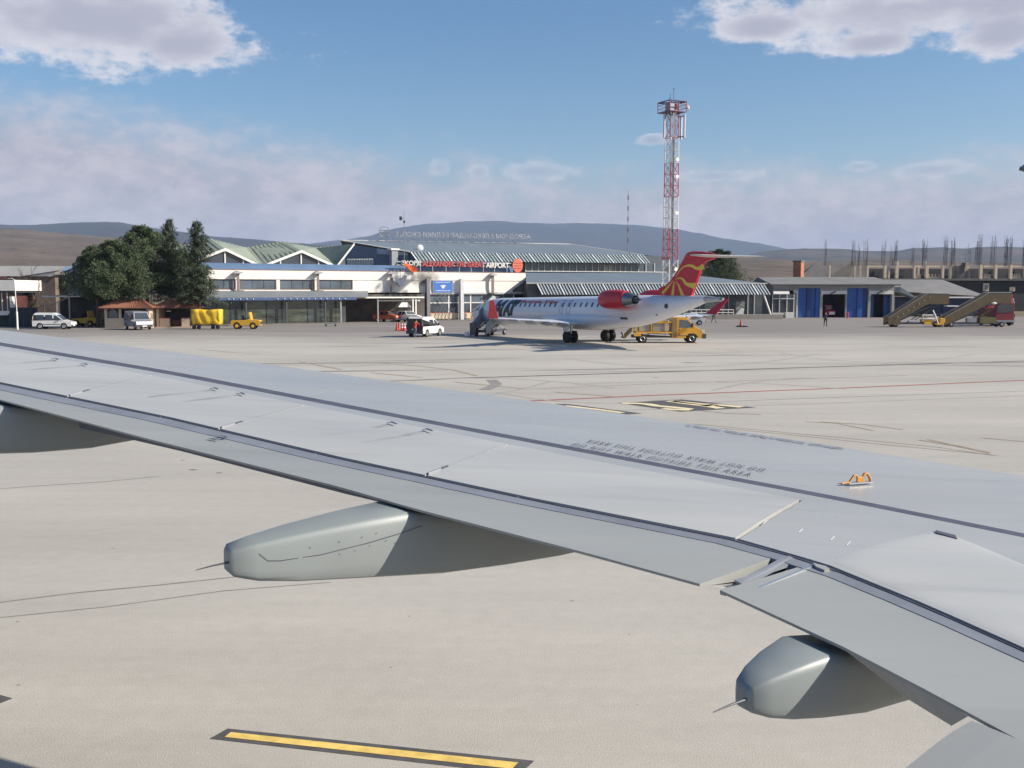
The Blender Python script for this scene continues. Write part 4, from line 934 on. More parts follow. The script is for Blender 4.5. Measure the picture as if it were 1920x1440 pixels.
# floodlight at the right edge of the picture
p = at(1922, 318, 60); t = thing('tall_lamp_mast', 'dark floodlight head of a tall lamp mast cut by right picture edge', 'lamp mast', (p.x+.1, p.y, 0))
MB().tube([(2.4, 0, 0), (2.4, 0, p.z-.1), (0, 0, p.z-.05)], [.16, .08, .05], 8).build('pole', steel, t); b = MB(); b.cbox((-.05, 0, p.z), (.6, .4, .22), ry=.3); b.build('lamp_head', darksteel, t); MB().ell((-.2, -.1, p.z+.12), (.16, .16, .16), 8, 5).build('lamp_glass', glassg, t)
# ================================================================ hangar
HF = Frame((at(1440, 546, 172).x, 172), 0.5)
hx = lambda px, c=0: HF.fx(px, c)
hz = lambda px, py, c=0: HF.hit(px, py, c)[1]
hg = framed('fire_station_hangar', 'low grey hangar with blue steel doors and white lintels right of terminal', 'hangar', HF)
zw = hz(1560, 534); w0, w1 = hx(1450), hx(1676)
wallm = mat('grey_hangar_render', (.36, .345, .33), .8, var=.08, bump=.1)
b = MB()
for p0, p1, ya in ((1450, 1454, 0), (1490, 1497, 0), (1538, 1543, 0), (1586, 1588.5, 0), (1628, 1633, 0), (1673, 1677, 0)): b.box(hx(p0), 0, 0, hx(p1), .5, zw)
b.box(hx(1454)+.002, .01, hz(1470, 545), hx(1490)-.002, .5, zw-.002)
for p0, p1, y in ((1497, 1538, 540), (1543, 1586, 545), (1588.5, 1628, 540), (1633, 1673, 545)): b.box(hx(p0)+.002, .01, hz(1560, y), hx(p1)-.002, .5, zw-.002)
b.box(w0, 12, 0, w1, 12.4, zw); b.box(w1-.3, .5, 0, w1, 12, zw); b.box(w0, .5, 0, w0+.3, 12, zw); b.build('wall', wallm, hg)
b = MB(); e0 = hz(1560, 533, -1); r0 = hz(1560, 519.5, 7)
b.add([(hx(1443), -1, e0), (hx(1684), -1, e0), (hx(1638, 7), 7, r0), (hx(1420, 7), 7, r0), (hx(1443), 14, e0), (hx(1684), 14, e0)], [(0, 1, 2, 3), (1, 5, 2), (3, 2, 5, 4), (0, 3, 4)]); b.build('roof', mat('bitumen_roof', (.20, .19, .18), .8, var=.12, scale=.4), hg)
MB().box(hx(1443), -1.1, e0-.22, hx(1684), -.9, e0-.01).build('gutter', darksteel, hg)
MB().box(w0+.4, 4, .01, w1-.4, 11.9, zw-.1).build('dark_interior', darkint, hg)
for p0, p1, n, y in ((1497, 1538, 5, 540), (1588.5, 1628, 4, 540)):
    for i in range(n):
        x0 = hx(p0)+(hx(p1)-hx(p0))*i/n; x1 = hx(p0)+(hx(p1)-hx(p0))*(i+1)/n
        MB().box(x0+.02, .12+.16*(i % 2), .03, x1-.02, .2+.16*(i % 2), hz(1560, y)-.02).build('door_leaf', bluedoor if (i, n) not in ((2, 5), (3, 4)) else mat('blue_door_dark', (.02, .055, .17), .5), hg)
for p0, p1 in ((1540, 1588), (1630, 1674)):
    MB().box(hx(p0), -.1, hz(1560, 551.5), hx(p1), -.003, hz(1560, 545)).build('lintel', white, hg)
    b = MB(); b.prism([(hx(p0), -.1, hz(1560, 558)), (hx(p0)+.28, -.1, hz(1560, 553)), (hx(p0)+.28, -.1, hz(1560, 551.6)), (hx(p0), -.1, hz(1560, 551.6))], (0, .09, 0)); b.build('bracket', white, hg)
for p0, p1 in ((1633, 1642), (1660, 1673)): MB().box(hx(p0)+.05, .8, .03, hx(p1), .9, hz(1560, 553)).build('door_leaf', mat('blue_door_dark', (.02, .055, .17), .5), hg)
for px, py in ((1563, 549), (1651, 548)):
    b = MB(); x, z = HF.hit(px, py, -.9); b.cbox((x, -.6, z), (1.0, .35, .18), ry=-.5); b.build('wall_lamp', darksteel, hg)
# annexe window bay with white frames
xs = [1449, 1462, 1476, 1489]; zt, zm, zl = hz(1470, 552, -1.5), hz(1470, 560, -1.5), hz(1470, 586, -1.5)
for p0, p1 in zip(xs, xs[1:]):
    MB().box(hx(p0, -1.5)+.05, -1.45, zm+.07, hx(p1, -1.5)-.05, -1.4, zt).build('window_pane', glassg, hg); MB().box(hx(p0, -1.5)+.05, -1.45, zl, hx(p1, -1.5)-.05, -1.4, zm-.07).build('window_pane', glassd, hg)
for p in xs: MB().box(hx(p, -1.5)-.06, -1.55, 0, hx(p, -1.5)+.06, -1.42, zt+.02).build('window_post', white, hg)
MB().box(hx(1449, -1.5), -1.6, zm-.07, hx(1489, -1.5), -1.56, zm+.07).build('window_rail', white, hg)
MB().box(hx(1449, -1.5), -1.6, zl-.55, hx(1489, -1.5), -1.56, zl-.02).build('low_panel', white, hg)
b = MB(); b.prism([(hx(1450, -2), -2.2, zt+.03), (hx(1480, -2), -2.2, zt+.03), (hx(1482, -1), -.1, zt+.6), (hx(1452, -1), -.1, zt+.6)], (0, 0, .1)); b.build('bay_roof', white, hg)
MB().box(hx(1449, -1.4), -1.38, 0, hx(1490, -1.4), -.02, zt).build('bay_core', darkint, hg)
MB().box(hx(1474, -2.5), -2.6, 0, hx(1490, -2.5), -1.7, .95).build('white_cabinet', white, hg)
MB().box(hx(1493.5), -.16, 0, hx(1495.5), -.02, zw-1).build('drain_pipe', white, hg); MB().box(hx(1487), -.3, hz(1490, 550), hx(1493), -.02, hz(1490, 543.5)).build('alarm_box', mat('pale_green_box', (.5, .53, .45), .6), hg)
# second hangar
H2 = Frame((at(1678, 546, 182).x, 182), 0); h2 = framed('rear_hangar', 'dark hangar with sloping grey roof behind the mobile stairs', 'hangar', H2)
x_ = lambda px, c=0: H2.fx(px, c)
e1 = H2.hit(1780, 556, -1)[1]; r1 = H2.hit(1740, 524, 9)[1]
b = MB(); b.add([(x_(1678), -1, e1+.9), (x_(1848), -1, e1), (x_(1765, 9), 9, r1), (x_(1655, 9), 9, r1), (x_(1848), 18, e1), (x_(1655), 18, e1)], [(0, 1, 2, 3), (1, 4, 2), (2, 4, 5, 3)]); b.build('roof', mat('bitumen_roof', (.2, .19, .18), .8), h2)
MB().box(x_(1679), 0, 0, x_(1835), .3, e1-.05).build('wall', mat('navy_doors', (.02, .035, .075), .6, var=.3), h2)
MB().box(x_(1775), -1.1, e1-.28, x_(1848), -1.0, e1-.02).build('gutter', white, h2)
for p0, p1 in ((1682, 1700), (1702, 1722), (1745, 1765), (1768, 1790)): MB().box(x_(p0), -.12, .05, x_(p1), -.01, e1-.5).build('door_leaf', mat('navy_door_leaf', (.015, .03, .075), .5), h2)
MB().prism([(x_(1676), -3, 4.3), (x_(1706), -3, 3.2), (x_(1706), -3, 3.4), (x_(1676), -3, 5.2)], (0, 3, 0)).build('lean_to_roof', greyroof, h2)
# chimney
p = at(1497, 520, 190); c_ = thing('brick_chimney', 'square orange brick chimney behind the hangar roof', 'chimney', (p.x, p.y, 0), R(-38))
ztop = at(1497, 489, 190).z; MB().box(-.75, -.75, 0, .75, .75, ztop-.25).build('stack', brick, c_); MB().box(-.85, -.85, ztop-.25, .85, .85, ztop+.05).build('cap', dkconcrete, c_)
# ================================================================ unfinished concrete building
CF = Frame((at(1545, 546, 230).x, 230), 0.0); cb = framed('unfinished_building', 'unfinished concrete frame building with rebar sticking up behind the hangars', 'building', CF)
k = lambda px, c=0: CF.fx(px, c); kz = lambda py, c=0: CF.hit(1700, py, c)[1]
ztc, zfl = kz(498), kz(522)
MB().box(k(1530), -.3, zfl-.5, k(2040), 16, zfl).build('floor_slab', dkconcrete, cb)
MB().box(k(1780), .5, 0, k(2040), 14, zfl-.52).build('ground_storey', mat('near_black_wall', (.05, .05, .05), .9, var=.3), cb)  # near-black storey below the floor slab
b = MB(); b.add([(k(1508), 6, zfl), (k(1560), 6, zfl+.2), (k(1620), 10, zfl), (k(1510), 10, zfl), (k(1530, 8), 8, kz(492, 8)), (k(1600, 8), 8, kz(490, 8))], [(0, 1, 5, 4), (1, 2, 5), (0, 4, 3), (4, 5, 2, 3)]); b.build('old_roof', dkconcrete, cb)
cl = [(1554, 5, 0), (1601, 5, 4), (1611, 5, 3), (1625, 5, 0), (1658, 6, 0), (1665, 4, 5), (1680, 7, 0), (1713, 5, 0), (1720, 5, 4), (1736, 7, 0), (1766, 5, 0), (1780, 5, 2), (1837, 7, 0), (1865, 6, 0), (1893, 6, 0), (1921, 6, 0)]
for px, w, c in cl:
    hw = w/2/FPX*(230+c)*.75; x = k(px, c)
    MB().cbox((x, c, (zfl+ztc)/2), (hw*2, .7, ztc-zfl+(.35 if px > 1830 else 0))).build('column', tan, cb)
for p0, p1 in ((1627, 1656), (1683, 1711), (1715, 1728), (1739, 1764), (1845, 1860), (1869, 1882), (1896, 1916)):
    MB().box(k(p0), .5, ztc-.35, k(p1), .9, ztc).build('beam', tan, cb)
for p0, p1 in ((1739, 1764), (1715, 1727), (1845, 1858), (1896, 1914)):
    MB().box(k(p0), .3, zfl, k(p1), .6, zfl+.4).build('parapet', tan, cb)
    for i in range(4): x = k(p0)+(k(p1)-k(p0))*(i+.5)/4; MB().box(x-.1, .35, zfl+.41, x+.1, .55, zfl+1.0).build('stub_post', tan, cb)
b = MB(); b.add([(k(1785), 3, zfl), (k(1830), 3, zfl), (k(1826), 3, ztc+.8), (k(1812), 3, ztc+.3), (k(1806), 3, ztc), (k(1788), 3, ztc+.2), (k(1785), 7, zfl), (k(1830), 7, zfl), (k(1826), 7, ztc+.8)], [(0, 1, 2, 3, 4, 5), (1, 7, 8, 2)]); b.build('broken_wall', dkconcrete, cb)
MB().prism([(k(1817), 2.8, zfl+1.4), (k(1827), 2.8, zfl+2.4), (k(1827), 2.8, ztc+.8), (k(1819), 2.8, ztc+.8)], (0, .2, 0)).build('slab_fragment', tan, cb)
MB().prism([(k(1788), 2.8, ztc-.1), (k(1797), 2.8, ztc+.3), (k(1797), 2.8, ztc+.05), (k(1788), 2.8, ztc-.4)], (0, .2, 0)).build('slab_fragment', tan, cb)
MB().box(k(1628, 9), 9, zfl+.01, k(2040, 9), 9.3, ztc-.5).build('bay_shade_wall', mat('bay_shade_colour', (.085, .075, .075), .9, var=.35, scale=.5), cb)  # wall added behind the columns; the shade of the bays is in its colour
for i in range(9): xq = k(1640+i*44, 8); MB().box(xq, 8.7, zfl+.6, xq+1.6, 8.98, ztc-1.0).build('dark_opening', darkint, cb)  # dark sheets standing in for the shaded depth of the bays
rb = [(1550, 447, 8, 6), (1601, 446, 9, 7), (1611, 452, 8, 3), (1624, 445, 10, 8), (1657, 446, 12, 8), (1672, 458, 6, 8), (1680, 446, 16, 7), (1711, 461, 10, 8), (1735, 445, 22, 9), (1774, 436, 14, 9), (1788, 443, 20, 9), (1816, 450, 5, 8), (1836, 437, 26, 12), (1863, 436, 12, 9), (1891, 439, 30, 14), (1922, 440, 20, 8)]
rbm = mat('rusty_rebar', (.13, .12, .14), .8, var=.2)
rr = random.Random(11)
for px, y, n, w in rb:
    b = MB(); x = k(px); zt = kz(y); hw = w/2/FPX*230
    for i in range(n+4):
        xx = x+rr.uniform(-hw, hw); z1 = zt-rr.uniform(0, 3.4); b.tube([(xx, 1+rr.uniform(-.5, .5), ztc), (xx+rr.uniform(-.05, .05), 1+rr.uniform(-.5, .5), z1)], .022, 3)
    for z in range(8): zz = ztc+(zt-ztc)*(z+.5)/9; b.tube([(x-hw, .6, zz), (x+hw, .6, zz+.03)], .014, 3)
    b.build('rebar_bundle', rbm, cb)
for p0, y0, p1, y1 in ((1844, 531, 1855, 546), (1894, 538, 1904, 546)):
    MB().box(k(p0), .2, kz(y1), k(p1), .45, kz(y0)).build('window_surround', tan, cb); MB().box(k(p0)+.35, .1, kz(y1)+.3, k(p1)-.35, .19, kz(y0)-.5).build('window_pane', glassg, cb)
MB().box(k(1908), -8, 0, k(2000), -7, kz(556)).build('side_wall', mat('green_grey_wall', (.16, .165, .15), .9), cb)
for px, y in ((1693, 489), (1747, 488)):
    MB().box(k(px)-.35, 4, ztc, k(px)+.35, 4.5, kz(y)).build('stub_post', white, cb)
# ================================================================ left edge
LF = Frame((at(122, 546, 150).x, 150), 0); lb = framed('low_white_building', 'long low building with white fascia at the left edge behind bare tree', 'building', LF)
k2 = lambda px, c=0: LF.fx(px, c); kz2 = lambda py, c=0: LF.hit(60, py, c)[1]
MB().prism([(k2(-300), -.6, kz2(518)), (k2(100), -.6, kz2(518)), (k2(121), -.6, kz2(499)), (k2(-300), -.6, kz2(499))], (0, 9, 0)).build('white_fascia', offwhite, lb)
MB().box(k2(-300), 0, 0, k2(104), 8, kz2(518)-.01).build('wall', mat('dark_brown_brick', (.16, .12, .095), .9, var=.35, scale=.5), lb)  # dark brown is the brick's own colour
MB().prism([(k2(48), -.75, kz2(517.5)), (k2(116), -.75, kz2(507)), (k2(116), -.75, kz2(508.5)), (k2(52), -.75, kz2(518.5))], (0, .14, 0)).build('roof_edge_strip', darksteel, lb)
MB().box(k2(-20), -.66, kz2(523), k2(16), -.1, kz2(518.5)).build('window_band', mat('red_brown_band', (.22, .07, .06), .7), lb)
MB().prism([(k2(121), -.5, kz2(504)), (k2(160), 3, kz2(483)), (k2(160), 3, kz2(486)), (k2(121), -.5, kz2(510))], (0, 8, 0)).build('blue_rake_roof', blueband, lb)
MB().box(k2(122), 1, 0, k2(165), 6, kz2(505)).build('grey_wall', mat('blue_grey_cladding', (.13, .17, .23), .6), lb)
for p0, p1 in ((124, 133), (136, 142)): MB().box(k2(p0, 1), .9, kz2(528), k2(p1, 1), .99, kz2(512)).build('window_pane', glassd, lb)
KF = Frame((at(30, 546, 128).x, 128), 0); kb = framed('white_porch_block', 'small white topped block with brown windows at far left edge', 'building', KF)
k3 = lambda px, c=0: KF.fx(px, c); kz3 = lambda py, c=0: KF.hit(15, py, c)[1]
MB().box(k3(-200), -.3, kz3(545), k3(30), 7, kz3(525)).build('white_parapet', offwhite, kb)
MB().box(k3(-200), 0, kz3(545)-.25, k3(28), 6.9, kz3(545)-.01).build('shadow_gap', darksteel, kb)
MB().box(k3(-200), .2, kz3(583), k3(18), 6.8, kz3(545)-.26).build('brown_window_wall', mat('red_brown_glass', (.10, .04, .035), .3, var=.3), kb)
for p in (2, 12): MB().box(k3(p)-.05, .1, kz3(583), k3(p)+.05, .19, kz3(547)).build('mullion', white, kb)
MB().box(k3(18), -.1, kz3(581), k3(23), .5, kz3(556)).build('white_pillar', white, kb)
MB().prism([(k3(-200), -.4, kz3(591)), (k3(14), -.4, kz3(591)), (k3(22), -.4, kz3(583)), (k3(-200), -.4, kz3(583))], (0, 6, 0)).build('white_balcony', offwhite, kb)
MB().box(k3(-200), .3, 0, k3(24), 6, kz3(591)-.01).build('green_base', mat('dark_green_wall', (.03, .06, .055), .8, var=.3), kb)
p = gr(33, 618); t = thing('lamp_post', 'thin white lamp post at far left beside the white topped block', 'lamp post', p)
zt = at(29.5, 524, p.y).z; MB().tube([(0, 0, 0), (0, 0, 2.1)], .11, 8).build('base', white, t); MB().tube([(0, 0, 2.1), (-.12, 0, zt)], [.06, .045], 6).build('pole', white, t); MB().tube([(-.12, 0, zt), (-.5, 0, zt+.15), (-.9, 0, zt+.1)], .035, 5).build('arm', white, t)
# dark hedge and fence
p0, p1 = gr(20, 614), gr(84, 613); t = thing('dark_fence', 'dark blue green mesh fence behind the white estate car', 'fence', p0)
fm = mat('dark_blue_mesh', (.018, .03, .04), .7, var=.3)
for i in range(4): x = (p1.x-p0.x)*i/4; MB().box(x+.03, -.05, .05, x+(p1.x-p0.x)/4-.03, .05, 2.45).build('fence_panel', fm, t)
for i in range(5): x = (p1.x-p0.x)*i/4; MB().box(x-.03, -.07, 0, x+.03, .07, 2.55).build('fence_post', darksteel, t)
# bus shelter
p = gr(112, 612); t = thing('open_shelter', 'flat roofed shelter with white edge and one white post beside conifers', 'shelter', p)
w0, w1 = at(79, 555, p.y-1).x-p.x, at(190, 555, p.y-1).x-p.x; z = at(100, 555.5, p.y-1).z
MB().box(w0, -1, z-.1, w1, 5, z+.12).build('roof_slab', dkconcrete, t); MB().box(w0, -1.1, z-.09, w0+(w1-w0)*.65, -1.003, z+.07).build('edge_beam', white, t)
MB().box(-.1, -.1, 0, .1, .1, 3.0).build('post', white, t); MB().box(w1-.3, 4, 0, w1, 4.2, z-.11).build('post', darksteel, t)
MB().box(w0+1, 4.6, 0, w1, 4.8, z-.12).build('back_wall', mat('dark_shelter_wall', (.05, .06, .065), .7, var=.5, scale=.7), t)  # back wall in a mottled dark tone
# kiosks
def kiosk(pxa, pxb, yb, label, arch):
    p = gr((pxa+pxb)/2, yb); s = p.y/FPX; W_ = (pxb-pxa)*s*.86; t = thing('tiled_kiosk', label, 'kiosk', p, 0, 'red tiled kiosks under the conifers')
    hw = W_/2; 
    MB().box(-hw, 2.6, 0, hw, 2.8, 2.5).build('back_wall', darkint, t)
    for x in (-hw, hw-.3): MB().box(x, 0, 0, x+.3, 2.8, 2.5).build('corner_pier', cream, t)
    MB().box(-hw+.31, 2.3, .01, hw-.31, 2.55, 2.4).build('dark_interior', darkint, t)
    e = .62; r = MB(); r.add([(-hw-e, -e, 2.42), (hw+e, -e, 2.42), (hw+e, 3.3, 2.42), (-hw-e, 3.3, 2.42), (-hw*.35, 1.4, 3.55), (hw*.45, 1.4, 3.55)], [(0, 1, 5, 4), (1, 2, 5), (2, 3, 4, 5), (3, 0, 4)]); ro = r.build('tiled_roof', tile, t)
    g = MB(); n = 22
    for i in range(n+1):
        u = i/n; a = Vector((-hw-e+(2*hw+2*e)*u, -e, 2.44)); c = Vector((-hw*.35+(hw*.8)*u, 1.4, 3.57)); g.tube([a, c], .045, 4)
    g.build('tile_rows', mat('tile_ridge_light', (.30, .13, .08), .8, var=.2), ro, kind='stuff')
    MB().box(-hw-e, -e-.06, 2.3, hw+e, -e, 2.43).build('eave_board', mat('brown_wood', (.09, .04, .03), .8), t)
    if arch:
        MB().box(-hw+.31, 0, 0, hw*.75, .2, 1.18).build('counter_wall', cream, t)
        b = MB(); pts = [(-hw+.5, 1.19)]+[(-hw+1.0-.55*cos(a), 1.75+.5*sin(a)) for a in [i*pi/8 for i in range(9)]]+[(-hw+1.55, 1.19)]
        b.prism([(x, .12, z) for x, z in pts], (0, .05, 0)); b.build('arched_window', glassg, t); MB().box(-hw+1.7, .02, 1.19, -hw+2.0, .2, 2.42).build('pier', cream, t)
    else:
        rf = mat('red_trim', (.35, .07, .05), .7)
        for x0, x1 in ((-hw+.31, -hw+1.7), (hw-1.5, hw-.4)): f = MB().box(x0, 0, .05, x1, .2, 1.2).build('counter_panel', rf, t); MB().box(x0+.1, -.03, .12, x1-.06, -.003, 1.1).build('panel_inset', cream, f)
        MB().box(-hw+1.72, .4, .02, hw-1.52, .5, .9).build('brown_gate', mat('brown_wood', (.09, .04, .03), .8), t); MB().box(-hw, -.5, 0, hw+.3, .0-.01, .1).build('step', cream, t)
        MB().ell((-hw+1.3, .7, 2.0), (.35, .1, .08), 8, 4).build('white_lamp', white, t)
    return t
kiosk(190, 287, 615, 'red tiled kiosk with arched window behind the grey van', True)
kiosk(288, 368, 614, 'red tiled kiosk with two cream counter panels behind the yellow cart', False)
# ================================================================ TREES
def leafmat(name, c, var=.35):
    return mat(name, c, .75, var=var, scale=1.2, spec=.2)
pinem = leafmat('pine_needles', (.088, .115, .06)); sprm = leafmat('spruce_needles', (.08, .10, .062)); barkm = mat('bark', (.10, .075, .055), .9, var=.25, scale=6)
def clump(b, c, r, n, rr, s=.3, flat=.75):
    for i in range(n):
        while True:
            d = Vector((rr.uniform(-1, 1), rr.uniform(-1, 1), rr.uniform(-1, 1)))
            if .02 < d.length < 1: break
        d = d.normalized()*(rr.random()**.35); p = c+Vector((d.x*r, d.y*r, d.z*r*flat))
        out = (d+Vector((rr.gauss(0, .5), rr.gauss(0, .5), rr.gauss(.25, .4)))).normalized(); side = out.cross(Vector((rr.gauss(0, 1), rr.gauss(0, 1), rr.gauss(0, 1)))).normalized()
        L_ = s*rr.uniform(.7, 1.4); w = s*.22
        b.add([p-side*w, p+side*w, p+out*L_+side*w*.4, p+out*L_-side*w*.4], [(0, 1, 2, 3)])
def pine(label, base, h, rad, seed, grp='dark conifers in front of the terminal'):
    rr = random.Random(seed); t = thing('pine_tree', label, 'pine tree', base, 0, grp)
    tr = MB(); tr.tube([(0, 0, 0), (.1, 0, h*.3), (-.05, .1, h*.6), (0, 0, h*.93)], [.28, .22, .14, .03], 7)
    fo = MB()
    for i in range(34):
        z = h*(.33+.63*(i/34)); a = i*2.4+rr.uniform(-.4, .4); prof = (1-((z/h-.45)/.58)**2) if z/h > .45 else (.8+.2*z/h/.45)
        ln = rad*max(.12, prof)*rr.uniform(.72, 1.08); e = Vector((cos(a)*ln, sin(a)*ln, z+ln*.22))
        tr.tube([(0, 0, z-.15), (e.x*.5, e.y*.5, z+.05*ln), e], [.07, .05, .02], 5)
        for q_ in (.38, .68, .97): clump(fo, Vector((e.x*q_, e.y*q_, z+ln*.22*q_)), max(.45, ln*.33)*rr.uniform(.8, 1.15), int(190+120*q_), rr, .21)
    clump(fo, Vector((0, 0, h*.95)), .5, 260, rr, .2, 1.3)
    tr.build('trunk', barkm, t); fo.build('crown', pinem, t); return t
def spruce(label, base, h, rad, seed, grp='dark conifers in front of the terminal'):
    rr = random.Random(seed); t = thing('spruce_tree', label, 'spruce tree', base, 0, grp); tr = MB(); fo = MB()
    tr.tube([(0, 0, 0), (0, 0, h*.5), (0, 0, h)], [.22, .13, .015], 7); z = h*.27; k_ = 0
    while z < h*.985:
        u = z/h; ln0 = rad*(1-u)**.68+.05
        for j in range(6 if u < .8 else 5):
            a = k_*.7+j*2*pi/6+rr.uniform(-.25, .25); ln = ln0*rr.uniform(.65, 1.2); dz = -.18*ln if u < .6 else .25*ln
            e = Vector((cos(a)*ln, sin(a)*ln, z+dz)); tr.tube([(0, 0, z), e], [.035, .01], 4)
            n = int(26+46*ln)
            for i in range(n):
                q_ = rr.random()**.7; p = Vector((e.x*q_, e.y*q_, z+dz*q_)); w = .16+.24*ln*(1-q_*.6)
                p += Vector((rr.gauss(0, w*.55), rr.gauss(0, w*.55), rr.gauss(-.08, .10))); o_ = Vector((cos(a)*.6+rr.gauss(0, .4), sin(a)*.6+rr.gauss(0, .4), rr.gauss(-.25, .3))).normalized(); s_ = o_.cross(Vector((0, 0, 1))).normalized()*.05
                L_ = rr.uniform(.18, .36); fo.add([p-s_, p+s_, p+o_*L_+s_*.4, p+o_*L_-s_*.4], [(0, 1, 2, 3)])
        z += .32+.22*(1-u); k_ += 1
    tr.build('trunk', barkm, t); fo.build('crown', sprm, t); return t
def base_h(px, ytop, D): p = at(px, ytop, D); return Vector((p.x, D, 0)), p.z
for lab, px, yt, D, rad, kind in (
    ('low rounded dark pine at the left end of the conifer group', 178, 461, 126, 3.3, 'p'),
    ('broad pine second from the left in the conifer group', 219, 450, 124, 3.7, 'p'),
    ('tall full pine in the middle of the conifer group', 270, 421, 127, 4.0, 'p'),
    ('tall narrow spruce with sparse pointed top right of the middle pine', 316, 407, 129, 3.1, 's'),
    ('rightmost spruce of the group, pointed top, beside the green roof', 369, 409, 126, 3.5, 's'),
    ('dark pine half hidden at the back between the two spruces', 343, 470, 134, 3.0, 'p')):
    bs, h = base_h(px, yt, D); (pine if kind == 'p' else spruce)(lab, bs, h, rad, int(px))
bs, h = base_h(1352, 466, 205); pine('round dark evergreen seen right of the red tail fin', bs, h, 4.6, 9, 'trees behind the terminal')
# bare tree and ivy clad trunk at the left
def bare(label, base, h, seed, ivy=0):
    rr = random.Random(seed); t = thing('bare_tree', label, 'bare tree', base); tr = MB()
    def grow(p, d, L_, r, lv):
        pts = [p]; q_ = p
        for i in range(3): q_ = q_+(d+Vector((rr.gauss(0, .12), rr.gauss(0, .12), rr.gauss(.03, .05)))).normalized()*L_/3; pts.append(q_)
        tr.tube(pts, [r, r*.85, r*.7, r*.5], 5 if lv < 2 else 3, cap=False)
        if lv < 4:
            for i in range(3 if lv < 3 else 4):
                b_ = pts[rr.choice((1, 2, 3))]; nd_ = (d+Vector((rr.gauss(0, .5), rr.gauss(0, .5), rr.gauss(.15, .3)))).normalized(); grow(b_, nd_, L_*rr.uniform(.55, .75), r*.5, lv+1)
    grow(Vector((0, 0, 0)), Vector((0, 0, 1)), h*.45, h*.022, 0); tr.build('trunk', barkm, t)
    if ivy:
        fo = MB()
        for i in range(10): clump(fo, Vector((rr.uniform(-.2, .2), rr.uniform(-.3, .3), h*.1+i*h*.055)), .55-.03*i, 110, rr, .2)
        fo.build('ivy', leafmat('ivy_leaves', (.035, .04, .03)), t)
    return t
bare('bare tree with dark ivy on its trunk behind the fence at left', Vector((at(57, 546, 133).x, 133, 0)), 8.3, 4, 1)
bare('thin leafless tree left of the open shelter', Vector((at(77, 546, 137).x, 137, 0)), 6.2, 8)
# shrubs far away on the slope are left to the material
# ================================================================ LATTICE TOWER
D = 148; pb = at(1256, 546, D); tw = thing('lattice_tower', 'tall red and white lattice radio tower standing beyond the jet tail', 'radio tower', (pb.x, D, 0), R(28))
def tz(y): return at(1256, y, D).z
zt = tz(210)
def hwid(z): return .80+(.66-.80)*z/zt
def section(z0, z1, m_):
    b = MB(); n = max(2, round((z1-z0)/1.55))
    c = lambda z: [Vector((sx*hwid(z), sy*hwid(z), z)) for sx, sy in ((-1, -1), (1, -1), (1, 1), (-1, 1))]
    for i in range(4): b.tube([c(z0)[i], c(z1)[i]], .075, 6)
    for k_ in range(n):
        a0, a1 = z0+(z1-z0)*k_/n, z0+(z1-z0)*(k_+1)/n; C0, C1, Cm = c(a0), c(a1), c((a0+a1)/2)
        for i in range(4):
            j = (i+1) % 4; b.tube([C0[i], C1[j]], .032, 4); b.tube([C0[j], C1[i]], .032, 4); b.tube([C0[i], C0[j]], .035, 4)
    b.build('tower_section', m_, tw)
ys = [(603, 487, white), (487, 429, redwhite), (429, 369, white), (369, 306, redwhite), (306, 259, white), (259, 211, redwhite)]
for y0, y1, m_ in ys: section(max(0, tz(y0)) if y0 < 600 else 0, tz(y1), m_)
b = MB()
for s in (-.2, .2): b.tube([(s-1.15, -.55, .2), (s-1.0, -.5, zt)], .035, 4)
z = .5
while z < zt: b.tube([(-1.35, -.55, z), (-.95, -.55, z)], .02, 3); z += .33
b.build('cable_ladder', mat('galvanised', (.36, .38, .42), .5, .4), tw)
b = MB()
for dx in (-.07, .03, .12): b.tube([(dx-.45, -.95, .2), (dx-.4, -.9, tz(262))], .04, 4)
b.build('feeder_cables', darksteel, tw)
b = MB(); b.lathe([(0, .12), (tz(262), .12)], 8, 'z', (0, -.2, 0)); b.tube([(0, -.75, tz(262)), (0, -.75, zt+.2)], .10, 8); b.build('centre_pipe', white, tw)
zp0, zp1 = tz(211), tz(192)
b = MB(); b.box(-1.55, -1.5, zp0-.05, 1.45, 1.5, zp0+.05); b.build('platform', mat('purple_red_steel', (.20, .10, .16), .6), tw)
b = MB()
for a_, c_2 in (((-1.5, -1.45), (1.4, -1.45)), ((1.4, -1.45), (1.4, 1.45)), ((1.4, 1.45), (-1.5, 1.45)), ((-1.5, 1.45), (-1.5, -1.45)), ((-1.5, -1.45), (1.4, 1.45)), ((1.4, -1.45), (-1.5, 1.45))): b.tube([(*a_, zp1), (*c_2, zp1)], .09, 4)
b.build('top_frame', mat('blue_grey_steel', (.13, .12, .2), .6), tw)
b = MB()
for x, y in ((-1.5, -1.45), (1.4, -1.45), (1.4, 1.45), (-1.5, 1.45), (0, -1.45)): b.tube([(x, y, zp0), (x, y, zp1)], .06, 5)
for z in (zp0+.5, zp0+1): b.tube([(-1.5, -1.45, z), (1.4, -1.45, z), (1.4, 1.45, z), (-1.5, 1.45, z), (-1.5, -1.45, z)], .035, 4)
b.build('guard_rail', mat('dull_red_steel', (.30, .10, .13), .6), tw)
b = MB(); b.box(-.9, -.6, zp0+.1, -.1, .5, zp1-.2); b.build('equipment_box', steel, tw); b = MB(); b.box(.2, -.7, zp0+.1, .6, .3, zp1-.3); b.build('equipment_box', mat('dull_red_steel', (.30, .10, .13), .6), tw)
